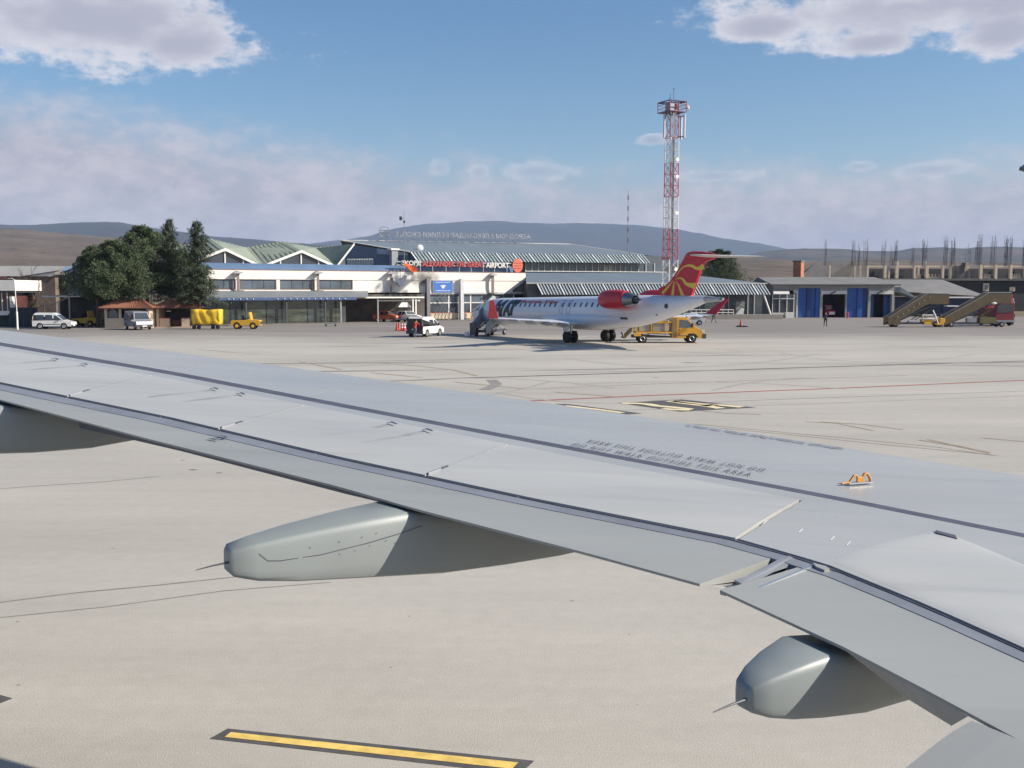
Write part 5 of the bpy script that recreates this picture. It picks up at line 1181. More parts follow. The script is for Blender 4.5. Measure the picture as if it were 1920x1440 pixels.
for x, y in ((-1.25, -1.25), (-.95, -1.6), (1.0, -1.55), (1.55, -.9), (1.75, .2), (-1.6, -.3)):
    o = MB().box(-.13, -.09, tz(260), .13, .09, tz(216)).build('panel_antenna', mat('panel_antenna_white', (.55, .58, .64), .5), tw); o.location = (x, y, 0); o.rotation_euler = (0, 0, math.atan2(y, x)+pi/2)
b = MB()
for x, y in ((-1.25, -1.25), (-.95, -1.6), (1.0, -1.55), (1.55, -.9), (1.75, .2), (-1.6, -.3)):
    for z in (tz(257), tz(219)): b.tube([(x*.45, y*.45, z), (x, y, z)], .04, 4)
b.build('antenna_brackets', darksteel, tw)
for x, y, y0 in ((-1.3, -1.2, 180), (-.5, 0, 183), (.2, 0, 166), (1.25, 1.0, 183)): MB().tube([(x, y, zp1), (x, y, tz(y0))], .035, 5).build('rod_antenna', darksteel, tw)
b = MB(); b.ell((.2, 0, tz(166)), (.1, .1, .1), 8, 5); b.build('aviation_lamp', darksteel, tw)
for i, (z, s) in enumerate(((zp1-.35, .3), (zp1-.8, .34), (zp0+.6, .26))):
    o = MB().lathe([(0, s), (.12, s*1.05), (.3, s*.5), (.38, .06)], 14, 'y').build('dish_antenna', white, tw, smooth=True); o.location = (1.55+.18*i, -1.3, z); o.rotation_euler = (0, 0, R(40*i-30))
b = MB(); b.lathe([(0, .12), (.1, .2), (.45, .2), (.55, .1)], 10, 'z', (-1.45, -1.45, zp0-.75)); b.build('beacon', darksteel, tw)
for z in (tz(332), tz(300), tz(400), tz(505)): o = MB().lathe([(0, .28), (.1, .28), (.2, .1)], 12, 'y').build('small_dish', white, tw, smooth=True); o.location = (.25, -1.05, z)
# ================================================================ REGIONAL JET
AL = R(32); JO = Vector((6.8, 89.0, 0)); JA = Vector((-sin(AL), cos(AL), 0)); JL = Vector((-cos(AL), -sin(AL), 0))   # forward, port
jet = thing('regional_jet', 'white twin engine regional jet with red tail and red engine parked on the apron', 'airplane', JO, pi/2+AL)
def jx(px, y):                           # local x where a pixel column meets the vertical plane at lateral offset y
    d = ray(px, 546); o = JO+JL*y
    # o + x*JA = t*d  in the ground plane
    det = JA.x*d.y-JA.y*d.x; return (o.y*d.x-o.x*d.y)/det
def jz(px, py, y):
    d = ray(px, py); p = JO+JL*y+JA*jx(px, y); return H+d.z*(p.y/d.y)
FR = 1.345
def fus(x):                              # centre z, radius y, radius z
    tilt = -.016*(x+4); zc = 2.72+tilt
    if x > 14.8: u = (x-14.8)/5.5; r = FR*math.sqrt(max(0, 1-u**2.1)); return zc-.42*u**1.6, r, r*(1-.02*u)
    if x < -5.5: u = (-5.5-x)/9.2; r = FR*(1-.80*u**1.45); return zc+FR*(1-(1-.80*u**1.45))*.80+.1*u, r, r*(1.0)
    return zc, FR, FR
b = MB(); rings = []
xs = [20.28, 20.2, 20.0, 19.6, 19.0, 18.2, 17.2, 16, 14.8]+[14.8-i*1.0 for i in range(1, 21)]+[-5.5-9.2*i/12 for i in range(0, 13)]
for x in sorted(set(round(v, 3) for v in xs), reverse=True):
    zc, ry, rz = fus(x); ry = max(ry, .03); rings.append([(x, ry*cos(a), zc+max(rz, .03)*sin(a)) for a in [2*pi*k_/36 for k_ in range(36)]])
b.loft(rings); fu = b.build('fuselage', planew, jet, smooth=True)
def side(x, z, off=.012):                # point on the port skin
    zc, ry, rz = fus(x); q_ = max(-1, min(1, (z-zc)/rz)); return Vector((x, ry*math.sqrt(max(0, 1-q_*q_))+off, z))
def on_skin(pts, n=6, off=.012):         # polygon strip conformed to the skin: list of (x,z) quads
    pass
def skin_patch(b, x0, x1, z0, z1, nx=2, nz=5, off=.012, shear=0.0):
    vs = []
    for j in range(nz+1):
        z = z0+(z1-z0)*j/nz
        for i in range(nx+1): vs.append(side(x0+(x1-x0)*i/nx+shear*(z-z0), z, off))
    n = nx+1; b.add(vs, [(j*n+i, j*n+i+1, (j+1)*n+i+1, (j+1)*n+i) for j in range(nz) for i in range(nx)])
# belly fairing
b = MB(); rings = []
for i in range(17):
    u = i/16; x = 6.5-12.5*u; s = sin(pi*min(1, max(0, u)))**.55 if 0 < u < 1 else .02
    zc = fus(x)[0]-.55; rings.append([(x, (1.0+.62*s)*cos(a), zc+(.55+.50*s)*sin(a)*(1 if sin(a) < 0 else .6)) for a in [2*pi*k_/24 for k_ in range(24)]])
b.loft(rings); b.build('belly_fairing', planew, jet, smooth=True)
# tail cone
b = MB(); zc = fus(-14.7)[0]; r0 = fus(-14.7)[1]
b.lathe([(-14.72, r0*.98), (-15.3, r0*.86), (-15.9, r0*.55), (-16.3, .17)], 20, 'x', (0, 0, zc)); b.build('tail_cone', planegrey, jet, smooth=True)
MB().lathe([(-16.3, .15), (-16.55, .12)], 12, 'x', (0, 0, zc+.02)).build('auxiliary_exhaust', exh, jet)
# cabin windows
wz = lambda x: fus(x)[0]+.38
pw = [1212-860]
b0 = MB(); 
wpx = [966, 974, 982.6, 991.5, 1001, 1010.5, 1020, 1030, 1039.5, 1053.5, 1066, 1076, 1087.5, 1098, 1109, 1120, 1131]
for px in wpx:
    x = jx(px, 1.3); zw_ = jz(px, 571.5, 1.3); w = MB(); pts = []
    skin_patch(w, x-.12, x+.12, zw_-.19, zw_+.19, 2, 4, .012); w.build('cabin_window', glassd, jet)
# emergency exits outlined
om = mat('door_outline_grey', (.25, .26, .30), .5)
for pa, pb in ((1049.5, 1056), (1062.5, 1070)):
    x1, x0 = jx(pa, 1.3), jx(pb, 1.3); w = MB(); z0, z1 = jz(1060, 588, 1.3), jz(1060, 563.5, 1.2); t_ = .05
    skin_patch(w, x0, x1, z0, z0+t_, 2, 1, .014); skin_patch(w, x0+.1, x1-.1, z1-t_, z1, 2, 1, .014); skin_patch(w, x0, x0+t_, z0, z1, 1, 8, .014); skin_patch(w, x1-t_, x1, z0, z1, 1, 8, .014); w.build('emergency_exit', om, jet)
# letters on the nose section, conformed to the skin
def skin_text(name, txt, pxa, pxb, ya, yb, m, nslice=9, **k_):
    xa_, xb_ = jx(pxa, 1.25), jx(pxb, 1.25); pm = (pxa+pxb)/2; z0, z1 = jz(pm, yb, 1.25), jz(pm, ya, 1.2)
    vs, fs = text_fit(txt, xa_-xb_, z1-z0, **k_)
    bm = bmesh.new(); bv = [bm.verts.new(v) for v in vs]
    for f in fs:
        try: bm.faces.new([bv[i] for i in f])
        except ValueError: pass
    for i in range(1, nslice): bmesh.ops.bisect_plane(bm, geom=bm.verts[:]+bm.edges[:]+bm.faces[:], plane_co=(0, (z1-z0)*i/nslice, 0), plane_no=(0, 1, 0))
    for v in bm.verts: v.co = side(xa_-v.co.x, z0+v.co.y, .02)
    me = bpy.data.meshes.new(name); bm.to_mesh(me); bm.free(); me.materials.append(m); o = bpy.data.objects.new(name, me); COL.objects.link(o); o.parent = jet; return o
skin_text('livery_letter', 'M', 925, 947, 562, 594, letter, shear=.3, bold=.075)
skin_text('livery_letter', 'A', 943, 957, 562, 593, letter, shear=.3, bold=.07)
skin_text('livery_letter', 'T', 955, 972, 562, 592, letter, shear=.3, bold=.07)
skin_text('airline_name', 'Macedonian Airlines', 972, 1043, 562, 568.5, red, 3, shear=.35, bold=.015)
# cockpit glazing and dark nose band
b = MB()
for i in range(3): skin_patch(b, 17.35+i*.55, 17.8+i*.55, fus(17.6+i*.5)[0]+.30-.05*i, fus(17.6+i*.5)[0]+.78-.16*i, 2, 3, .015)
b.build('cockpit_window', glassd, jet)
# wings: sections (y, xLE, chord, z, thickness)
def wing_jet(s):
    b = MB(); secs = [(1.1, 4.3, 5.6, 1.62, .55), (2.6, 3.2, 4.7, 1.72, .46), (5.0, 1.6, 3.3, 1.9, .28), (8.5, -.35, 2.35, 2.12, .2), (11.5, -2.0, 1.55, 2.33, .12)]
    rings = []
    for y, xl, c, z, t_ in secs:
        pr = [(0, 0), (-.03, .35), (-.12, .52), (-.35, .55), (-.7, .3), (-1, .02), (-1, -.02), (-.7, -.2), (-.35, -.42), (-.12, -.4), (-.03, -.25)]
        rings.append([(xl+u*c, s*y, z+w_*t_) for u, w_ in pr])
    b.loft(rings); o = b.build('wing', planew, jet, smooth=True)
    for y in (3.9, 5.8, 7.7, 9.6):
        k_ = (y-2.6)/(11.5-2.6); xt = -1.5-1.9*((y-2.6)/8.9)-.1; zt_ = 1.72+(2.33-1.72)*k_-.16; f = MB(); f.lathe([(1.1, .03), (.8, .12), (.1, .19), (-.5, .14), (-.85, .03)], 10, 'x', (xt+.2, s*y, zt_)); f.build('flap_fairing', planegrey, jet, smooth=True)
    w = MB(); a = [(-2.0, 11.5, 2.3), (-3.55, 11.5, 2.3), (-4.3, 12.35, 3.75), (-3.75, 12.35, 3.75)]
    w.prism([(x, s*y, z) for x, y, z in a], (0, s*.07, 0)); w.build('winglet', red, jet); return o
wing_jet(1); wing_jet(-1)
# engines
ex = jx(1158, 2.15); ez = jz(1158, 561.5, 2.15)
for s in (1, -1):
    y = 2.15*s; c = (0, y, ez)
    x0 = jx(1132, 2.15); x1 = jx(1176, 2.15)
    prof = [(x0-.02, .50), (x0+.02, .60), (x0-.1, .67), (x0-.5, .76), (x0-1.3, .80), (x0-2.1, .78), (x1, .70), (x1+.01, .60)]
    MB().lathe(prof, 28, 'x', c, cap=False).build('engine_cowl', red, jet, smooth=True)
    MB().lathe([(x0-.05, .50), (x0-.5, .52), (x0-.55, .02)], 24, 'x', c, cap=False).build('intake', darksteel, jet)
    MB().lathe([(x1+.35, .64), (x1-.15, .62), (x1-.75, .48), (x1-1.05, .40), (x1-1.0, .33), (x1-.6, .30)], 24, 'x', c, cap=False).build('exhaust_nozzle', exh, jet, smooth=True)
    MB().lathe([(x1-.5, .24), (x1-1.1, .20), (x1-1.75, .03)], 16, 'x', c).build('exhaust_cone', darksteel, jet, smooth=True)
    b = MB(); b.prism([(x0-.5, s*1.1, ez+.05), (x1+.1, s*1.1, ez+.15), (x1+.1, s*1.55, ez+.1), (x0-.5, s*1.55, ez+.05)], (0, 0, -.28)); b.build('pylon', planew, jet)
# fin, traced on the plane of symmetry with real thickness
def fp(px, py, y=0.0): return Vector((jx(px, y), y, jz(px, py, y)))
fin = [fp(1233, 548), fp(1240, 539), fp(1250, 535.5), fp(1262, 522), fp(1275, 501), fp(1286, 478.5), fp(1290, 473.5), fp(1300, 471), fp(1318, 471.5), fp(1332, 476), fp(1341, 481), fp(1340, 485), fp(1322, 491), fp(1316, 500), fp(1303, 540), fp(1297, 558), fp(1270, 556), fp(1240, 551)]
b = MB(); b.prism([p+Vector((0, -.14, 0)) for p in fin], (0, .28, 0)); b.build('tail_fin', red, jet, bevel=.04)
MB().lathe([(jx(1284, 0), .05), (jx(1292, 0), .20), (jx(1318, 0), .26), (jx(1334, 0), .18), (jx(1343, 0), .03)], 14, 'x', (0, 0, jz(1318, 479, 0))).build('tail_bullet', red, jet, smooth=True)
def ray_strip(pts):                      # wavy sun rays: (px, py, half width px)
    b = MB(); vs = []
    for i, (x, y, w) in enumerate(pts):
        a = pts[max(0, i-1)]; c = pts[min(len(pts)-1, i+1)]; d = Vector((c[0]-a[0], c[1]-a[1])).normalized(); n_ = Vector((-d.y, d.x))*w
        vs += [fp(x+n_.x, y+n_.y, .152), fp(x-n_.x, y-n_.y, .152)]
    b.add(vs, [(2*i, 2*i+1, 2*i+3, 2*i+2) for i in range(len(pts)-1)]); b.build('sun_ray', rayy, jet)
ray_strip([(1267, 520, .3), (1273, 508, .8), (1281, 500, 1.2), (1290, 497.5, 2.0), (1298, 499, 2.6), (1304, 503, 2.6), (1310, 503.5, 3.6), (1319, 499.5, 5.5)])
ray_strip([(1266, 524, .3), (1273, 521, 1.1), (1280, 523, 1.8), (1285, 531, 2.6), (1291, 534, 3.6), (1298, 535.5, 5.0), (1303.5, 536.5, 6.0)])
ray_strip([(1266, 527, .4), (1272, 534, 1.4), (1275, 542, 2.2), (1278, 549, 2.8), (1281, 556, 3.6)])
ray_strip([(1264, 527, .4), (1263, 536, 1.4), (1262, 545, 2.2), (1261, 554, 2.8)])
ray_strip([(1261, 526, .4), (1255, 535, 1.3), (1248, 543, 2.2), (1242, 550, 2.8)])
# tailplane
zt_ = jz(1318, 480, 0)
for s in (1, -1):
    b = MB(); rings = []
    for y, xl, c, t_ in ((.12, -14.7, 2.3, .24), (3.1, -16.3, 1.25, .13)):
        pr = [(0, 0), (-.04, .4), (-.35, .5), (-1, .03), (-1, -.03), (-.35, -.45), (-.04, -.3)]; rings.append([(xl+u*c, s*y, zt_-.06*y/4*0-.05+w_*t_) for u, w_ in pr])
    b.loft(rings); b.build('tailplane', mat('tailplane_grey', (.50, .48, .46), .45), jet, smooth=True)
# landing gear
def wheel(b, c, r, w, m0=0): 
    b.lathe([(c[1]-w/2, r*.72), (c[1]-w/2, r*.9), (c[1]-w*.3, r), (c[1]+w*.3, r), (c[1]+w/2, r*.9), (c[1]+w/2, r*.72)], 20, 'y', (c[0], 0, c[2]), m=m0)
for s in (1, -1):
    MB().tube([(0, s*1.9, 1.7), (0, s*2.05, .52)], [.15, .09], 8).build('gear_leg', alu, jet)
    MB().box(-.1, s*2.05-.45, .44, .1, s*2.05+.45, .6).build('axle', steel, jet)
    MB().prism([(.5, s*2.45, 1.75), (-.5, s*2.45, 1.75), (-.35, s*2.5, .95), (.35, s*2.5, .95)], (0, s*.05, 0)).build('gear_door', planew, jet)
    for q_ in (-.34, .34):
        b = MB(); wheel(b, (0, s*2.05+q_, .52), .52, .34); w = b.build('wheel', black, jet, smooth=True); MB().lathe([(s*2.05+q_-.14, .3), (s*2.05+q_+.14, .3)], 14, 'y', (0, 0, .52)).build('wheel_hub', steel, w)
MB().tube([(17.2, 0, 1.2), (17.3, 0, .35)], .08, 8).build('nose_gear_leg', alu, jet)
for q_ in (-.24, .24): b = MB(); wheel(b, (17.3, q_, .33), .33, .2); b.build('wheel', black, jet, smooth=True)
# details: gill vent, round port, blade antennas, registration
b = MB(); skin_patch(b, jx(1178, 1.1), jx(1166, 1.1), jz(1172, 599, 1.1), jz(1172, 595, 1.1), 2, 2, .02); b.build('service_vent', darksteel, jet)
x = jx(1248, .9); b = MB(); pz_ = jz(1248, 574, .9); b.add([side(x+.20*cos(k_*pi/8), pz_+.20*sin(k_*pi/8), .02) for k_ in range(16)], [tuple(range(16))]); b.build('round_outlet', darksteel, jet)
x = jx(1228, 1); b = MB(); pz_ = jz(1228, 590.5, 1); b.add([side(x+.1*cos(k_*pi/4), pz_+.07*sin(k_*pi/4), .02) for k_ in range(8)], [tuple(range(8))]); b.build('small_vent', darksteel, jet)
for x in (2.2, -4.4): MB().prism([(x, -.02, fus(x)[0]-1.7), (x-.3, -.02, fus(x)[0]-1.7), (x-.45, -.02, fus(x)[0]-2.05), (x-.3, -.02, fus(x)[0]-2.05)], (0, .04, 0)).build('blade_antenna', darksteel, jet)
# ================================================================ VEHICLES
def vehicle(name, label, cat, loc, rz, L_, Wd, prof, belt, roofw, arch, wr, m, wins, ws=None, rear=None, group=None, trim=None, front_x=None, lights=True):
    """side profile prof: (x,z) from front bottom round over the roof to rear bottom; x forward"""
    t = thing(name, label, cat, loc, rz, group); h = Wd/2; zt_ = max(z for x, z in prof)
    def hw(z): return h if z <= belt else h-(h-roofw/2)*((z-belt)/(zt_-belt))
    pts = list(prof)
    # underside with wheel arches
    under = []; zb_ = prof[-1][1]
    for ax_ in sorted(arch):
        r = wr*1.18
        for i in range(7): a = pi-pi*i/6; under.append((ax_+r*cos(a), max(zb_, wr+r*sin(a)*.98)))
    outline = pts+under
    def inner(p, s): return (p[0], s*hw(p[1])*(1.0), p[1])
    b = MB(); n = len(outline); A = [inner(p, 1) for p in outline]; B = [inner(p, -1) for p in outline]
    # roof/bonnet/floor band
    b.add(A+B, [(i, (i+1) % n, n+(i+1) % n, n+i) for i in range(n)])
    up = [p for p in pts if p[1] >= belt-.001]; lo = [p for p in outline if p[1] <= belt+.001]
    for s in (1, -1):
        for grp in (up, lo):
            f = [inner(p, s) for p in grp]
            if len(f) > 2: b.add(f, [tuple(range(len(f))) if s < 0 else tuple(reversed(range(len(f))))])
    body = b.build('body', m, t, bevel=0)
    for q_ in wins:
        for s in (1, -1):
            w = MB(); w.add([(x, s*(hw(z)+.012), z) for x, z in q_], [tuple(range(len(q_))) if s < 0 else tuple(reversed(range(len(q_))))]); w.build('side_window', glassd, t)
    for nm, g in (('windscreen', ws), ('rear_window', rear)):
        if g:
            (x0, z0), (x1, z1) = g; e = .015 if nm == 'windscreen' else -.015
            MB().add([(x0+e, -hw(z0)*.9, z0+.015), (x0+e, hw(z0)*.9, z0+.015), (x1+e, hw(z1)*.86, z1+.015), (x1+e, -hw(z1)*.86, z1+.015)], [(0, 1, 2, 3)]).build(nm, glassd, t)
    for ax_ in arch:
        for s in (1, -1):
            w = MB(); wheel(w, (0, 0, 0), wr, .2); wo = w.build('wheel', black, t, smooth=True); wo.location = (ax_, s*(h-.10), wr)
            MB().lathe([(s*.085, wr*.62), (s*.115, wr*.55), (s*.10, .06)], 12, 'y').build('rim', alu, wo)
    xf = prof[0][0]; xr = prof[-1][0]
    tm = trim or mat('dark_bumper', (.06, .06, .065), .7)
    MB().box(xf-.12, -h*.97, prof[0][1]-.02, xf+.05, h*.97, prof[0][1]+.28).build('bumper', tm, t, bevel=.03); MB().box(xr-.05, -h*.97, zb_-.02, xr+.12, h*.97, zb_+.26).build('bumper', tm, t, bevel=.03)
    if lights:
        for s in (1, -1):
            MB().cbox((xf-.07, s*h*.78, prof[0][1]+.42), (.12, .3, .16)).build('headlight', mat('headlight_glass', (.6, .62, .62), .15), t); MB().box(xr-.03, s*h*.86-.08, zb_+.4, xr+.06, s*h*.86+.08, zb_+.75).build('tail_light', mat('tail_light_red', (.35, .02, .02), .3), t)
        MB().box(xf+.051, -.26, prof[0][1]+.05, xf+.065, .26, prof[0][1]+.17).build('number_plate', white, t); MB().box(xr-.065, -.26, zb_+.32, xr-.051, .26, zb_+.44).build('number_plate', white, t)
    for s in (1, -1): MB().cbox((ws[0][0]-.35 if ws else xf-1, s*(h+.07), belt+.12), (.1, .16, .18)).build('mirror', tm, t)
    return t
# white leisure van at the left, nose to the right
vp = [(2.05, .30), (2.12, .55), (2.08, .78), (1.25, .98), (.45, 1.62), (.05, 1.80), (-1.75, 1.82), (-2.0, 1.62), (-2.1, .95), (-2.1, .32)]
p = gr(97, 617.3)
van1 = vehicle('parked_van', 'white small van with side windows parked in front of dark fence at left', 'van', (p.x, p.y+.8, 0), R(4), 4.2, 1.7, vp, .98, 1.35, (1.28, -1.3), .33, carwhite,
    [[(-1.75, 1.05), (-.85, 1.05), (-.85, 1.58), (-1.65, 1.58)], [(-.72, 1.05), (.12, 1.05), (.02, 1.58), (-.72, 1.58)], [(.25, 1.03), (1.08, 1.03), (.48, 1.50), (.2, 1.55)]], ((1.22, 1.02), (.5, 1.58)), ((-2.09, 1.05), (-2.02, 1.55)))
van1.scale = (1.06,)*3
for s in (1, -1): MB().box(-.9, s*.86-.012, .52, .92, s*.86+.012, .58).build('side_trim', mat('dark_bumper', (.06, .06, .065), .7), van1)
# grey van in front of the kiosk, three quarter front
vb = [(2.3, .35), (2.36, .65), (2.25, .98), (1.55, 1.20), (1.0, 2.0), (.75, 2.12), (-2.2, 2.15), (-2.3, 2.0), (-2.32, 1.1), (-2.3, .38)]
p = gr(252, 618.5)
van2 = vehicle('parked_van', 'silver panel van facing right in front of the arched window kiosk', 'van', (p.x, p.y+1.2, 0), R(-52), 4.6, 1.85, vb, 1.15, 1.55, (1.5, -1.45), .34, silver,
    [[(.15, 1.22), (1.3, 1.22), (.95, 1.85), (.2, 1.85)]], ((1.53, 1.24), (1.02, 1.95)), None)
# white van with open tailgate, seen from behind
p = gr(792, 632.5); HD = R(90-22)
van3 = vehicle('loading_van', 'white van with raised tailgate and dark open rear on the apron', 'van', (p.x+.1, p.y+2.1, 0), HD, 4.2, 1.75, vp, .98, 1.4, (1.28, -1.3), .34, carwhite,
    [[(-.72, 1.1), (.12, 1.1), (.02, 1.55), (-.72, 1.55)], [(.25, 1.03), (1.08, 1.03), (.48, 1.50), (.2, 1.55)]], ((1.22, 1.02), (.5, 1.58)), None)
van3.scale = (1.08,)*3
MB().box(-2.13, -.74, .42, -2.105, .74, 1.68).build('rear_shade_panel', darkint, van3); MB().prism([(-2.12, -.76, 1.83), (-2.12, .76, 1.83), (-2.95, .70, 1.98), (-2.95, -.70, 1.98)], (0, 0, .06)).build('tailgate', carwhite, van3)  # closed dark panel stands in for the shaded load space
MB().box(-2.16, -.66, .55, -2.132, -.1, 1.1).build('cargo', mat('purple_crate', (.06, .03, .06), .8), van3)
# far small white car behind the truck
cp = [(1.9, .3), (1.95, .6), (1.75, .85), (1.0, .98), (.45, 1.4), (-.9, 1.42), (-1.6, 1.0), (-1.9, .9), (-1.9, .34)]
cw = [[(-.8, .98), (-.15, .98), (-.15, 1.33), (-.75, 1.33)], [(-.05, .98), (.8, .98), (.42, 1.32), (-.05, 1.33)]]
c0 = at(1292, 546, 134); vehicle('parked_car', 'small white hatchback seen above the yellow truck cab', 'car', (c0.x, 134, 0), R(175), 3.8, 1.6, cp, .92, 1.2, (1.2, -1.2), .29, carwhite, cw, ((.98, 1.0), (.48, 1.36)), ((-1.5, 1.05), (-.95, 1.38)), 'cars around the terminal').scale = (1.12,)*3
c0 = T.o+T.u*T.fx(727, -5.5)+T.v*-5.5; vehicle('parked_car', 'orange car facing the apron under the flat canopy', 'car', c0, T.a-R(60), 3.8, 1.65, cp, .92, 1.2, (1.2, -1.2), .29, orange, cw, ((.98, 1.0), (.48, 1.36)), None, 'cars around the terminal').scale = (1.1,)*3
c0 = T.o+T.u*T.fx(762, -7.2)+T.v*-7.2; vehicle('parked_car', 'white car with dark bumper facing the apron under the hood of the canopy', 'car', c0, T.a-R(75), 3.8, 1.65, cp, .92, 1.25, (1.2, -1.2), .29, carwhite, cw, ((.98, 1.0), (.48, 1.36)), None, 'cars around the terminal').scale = (1.12,)*3
# yellow service truck beside the jet
p = gr(1252, 643.5); tk = thing('service_truck', 'yellow flatbed service truck with crew cab under the jet tail', 'truck', (p.x, p.y+1.0, 0), 0)
tr_y = mat('truck_yellow', (.66, .36, .035), .45, var=.08)
b = MB(); h = .98
cabp = [(3.15, .42), (3.22, .75), (3.12, 1.05), (2.35, 1.42), (1.72, 2.08), (1.45, 2.22), (.42, 2.22), (.36, .55), (.36, .42)]
for i in range(7): a = pi*i/6; pass
arc = [(1.45+.0+.52*cos(a), .42+.44*sin(a)) for a in [pi-pi*i/8 for i in range(9)]]
arc = [(x+.62, z) for x, z in arc]
pl_ = cabp+arc
b.prism([(x, -h, z) for x, z in pl_], (0, 2*h, 0)); b.build('cab', tr_y, tk, bevel=.03)
MB().prism([(.95, -h-.012, 1.32), (2.2, -h-.012, 1.36), (1.72, -h-.012, 1.95), (.98, -h-.012, 2.02)], (0, .01, 0)).build('side_window', glassg, tk)
MB().prism([(.45, -h-.012, .5), (.40, -h-.012, 2.18), (.78, -h-.012, 2.18), (.80, -h-.012, .5)], (0, .01, 0)).build('rear_panel', mat('brown_cab_panel', (.24, .17, .07), .5), tk)  # duller brown panel along the rear of the cab
MB().add([(2.37, -h*.92, 1.46), (2.37, h*.92, 1.46), (1.76, h*.86, 2.08), (1.76, -h*.86, 2.08)], [(0, 1, 2, 3)]).build('windscreen', glassd, tk)
MB().box(2.95, -h-.02, .4, 3.32, h+.02, .82).build('bumper', mat('dark_bumper', (.06, .06, .065), .7), tk, bevel=.05)
MB().box(2.92, -h-.01, .92, 3.14, -h+.3, 1.14).build('headlight', mat('headlight_glass', (.6, .62, .62), .15), tk)
for z in (1.16, .78): MB().box(.92, -h-.02, z-.06, 1.04, -h-.002, z+.06).build('red_handle', red, tk)
MB().box(.85, -h-.012, .62, 2.0, -h-.002, .67).build('side_trim', darksteel, tk)
MB().cbox((2.05, -h-.18, 1.55), (.12, .2, .34)).build('mirror', black, tk); MB().box(1.75, -h*.5, 2.1, 2.0, h*.5, 2.3).build('beacon_bar', white, tk)
for x, r in ((2.07, .40), (-2.15, .38)):
    for s in (1, -1):
        for q_ in ((0,) if x > 0 else (0, -.26)):
            w = MB(); wheel(w, (0, 0, 0), r, .24); wo = w.build('wheel', black, tk, smooth=True); wo.location = (x, s*(h-.14+q_), r); 
            if q_ == 0: MB().lathe([(s*.11, r*.58), (s*.14, r*.5), (s*.06, .08)], 14, 'y').build('rim', alu, wo)
MB().box(-3.0, -.4, .45, .4, .4, .7).build('chassis', darksteel, tk)
MB().box(-2.75, -h, .86, .35, h, .98).build('bed_rail', tr_y, tk)
for x in (-2.7, -1.45, -.15): MB().box(x, -h+.01, .985, x+.1, -h+.09, 1.75).build('bed_post', tr_y, tk)
MB().box(-2.75, -h+.005, 1.755, .3, -h+.095, 1.85).build('top_rail', tr_y, tk); MB().box(-2.75, h-.095, 1.755, .3, h-.005, 1.85).build('top_rail', tr_y, tk)
MB().box(-2.5, -h+.1, .985, -1.5, h-.1, 1.62).build('tank', mat('grey_tank', (.30, .29, .25), .5), tk, bevel=.05); MB().box(-1.3, -h+.1, .985, -.25, h-.1, 1.66).build('tank', mat('grey_tank', (.30, .29, .25), .5), tk, bevel=.05)
MB().box(-1.35, -h+.2, 1.67, .2, h-.2, 1.78).build('lid', mat('dull_yellow_lid', (.40, .27, .06), .6), tk)
MB().prism([(-2.8, -h, 1.5), (-2.8, h, 1.5), (-3.85, h, .42), (-3.85, -h, .42)], (.22, 0, 0)).build('tail_ramp', mat('brown_canvas', (.22, .16, .08), .8), tk)
MB().tube([(-2.9, -h-.02, 1.75), (-3.1, -h-.02, 1.0), (-3.6, -h-.02, .5)], .05, 6).build('hose', mat('dull_yellow_hose', (.42, .28, .08), .7), tk)
MB().box(-2.9, -h-.03, .6, -2.3, -h, .85).build('mud_flap', tr_y, tk)
for s in (1, -1): MB().prism([(-1.55, s*h, .72), (-1.55, s*(h-.05), .72), (.2, s*(h-.05), .62), (.2, s*h, .62)], (0, 0, .1)).build('side_guard', mat('white_guard', (.5, .5, .48), .6), tk)
# ---- baggage cart with tarpaulin
p = gr(385, 617.5); ct = thing('baggage_cart', 'baggage cart covered by a crumpled bright yellow tarpaulin', 'baggage cart', (p.x, p.y+.8, 0), R(2))
b = MB(); nx, nz_2 = 16, 8; rr = random.Random(21)
def tp(u, v, s): # wrap front
    x = -1.6+3.2*u; return x
rings = []
for i in range(nx+1):
    u = i/nx; x = -1.62+3.3*u; rg = []
    for k_ in range(18):
        a = k_/18*2*pi; y = .82*max(-1, min(1, 1.5*cos(a))); z = 1.42+.88*max(-1, min(1, 1.5*sin(a)))
        f = .07*sin(7*u*pi+z*2.2)+.05*sin(13*u+z*5)+rr.uniform(-.02, .02)
        if z < 1.0: x2 = x+.35*(1-u)*(1.0-z)+.0
        else: x2 = x
        rg.append((x2+(.0), y*(1+f) , z+(.05*sin(9*u) if z > 1.5 else .06*sin(11*u))))
    rings.append(rg)
b.loft(rings); b.build('tarpaulin', tarp, ct, smooth='all')
b = MB(); b.box(-1.7, -.8, .42, 1.75, .8, .55); b.tube([(1.7, 0, .45), (2.5, 0, .4)], .05, 5); b.build('chassis', darksteel, ct)
for x in (-1.35, -.8, .85, 1.4): w = MB(); wheel(w, (x, -.7, .24), .24, .16); w.build('wheel', black, ct, smooth=True)
MB().box(-1.68, -.82, .56, -1.6, .82, 2.2).build('end_frame', darksteel, ct)
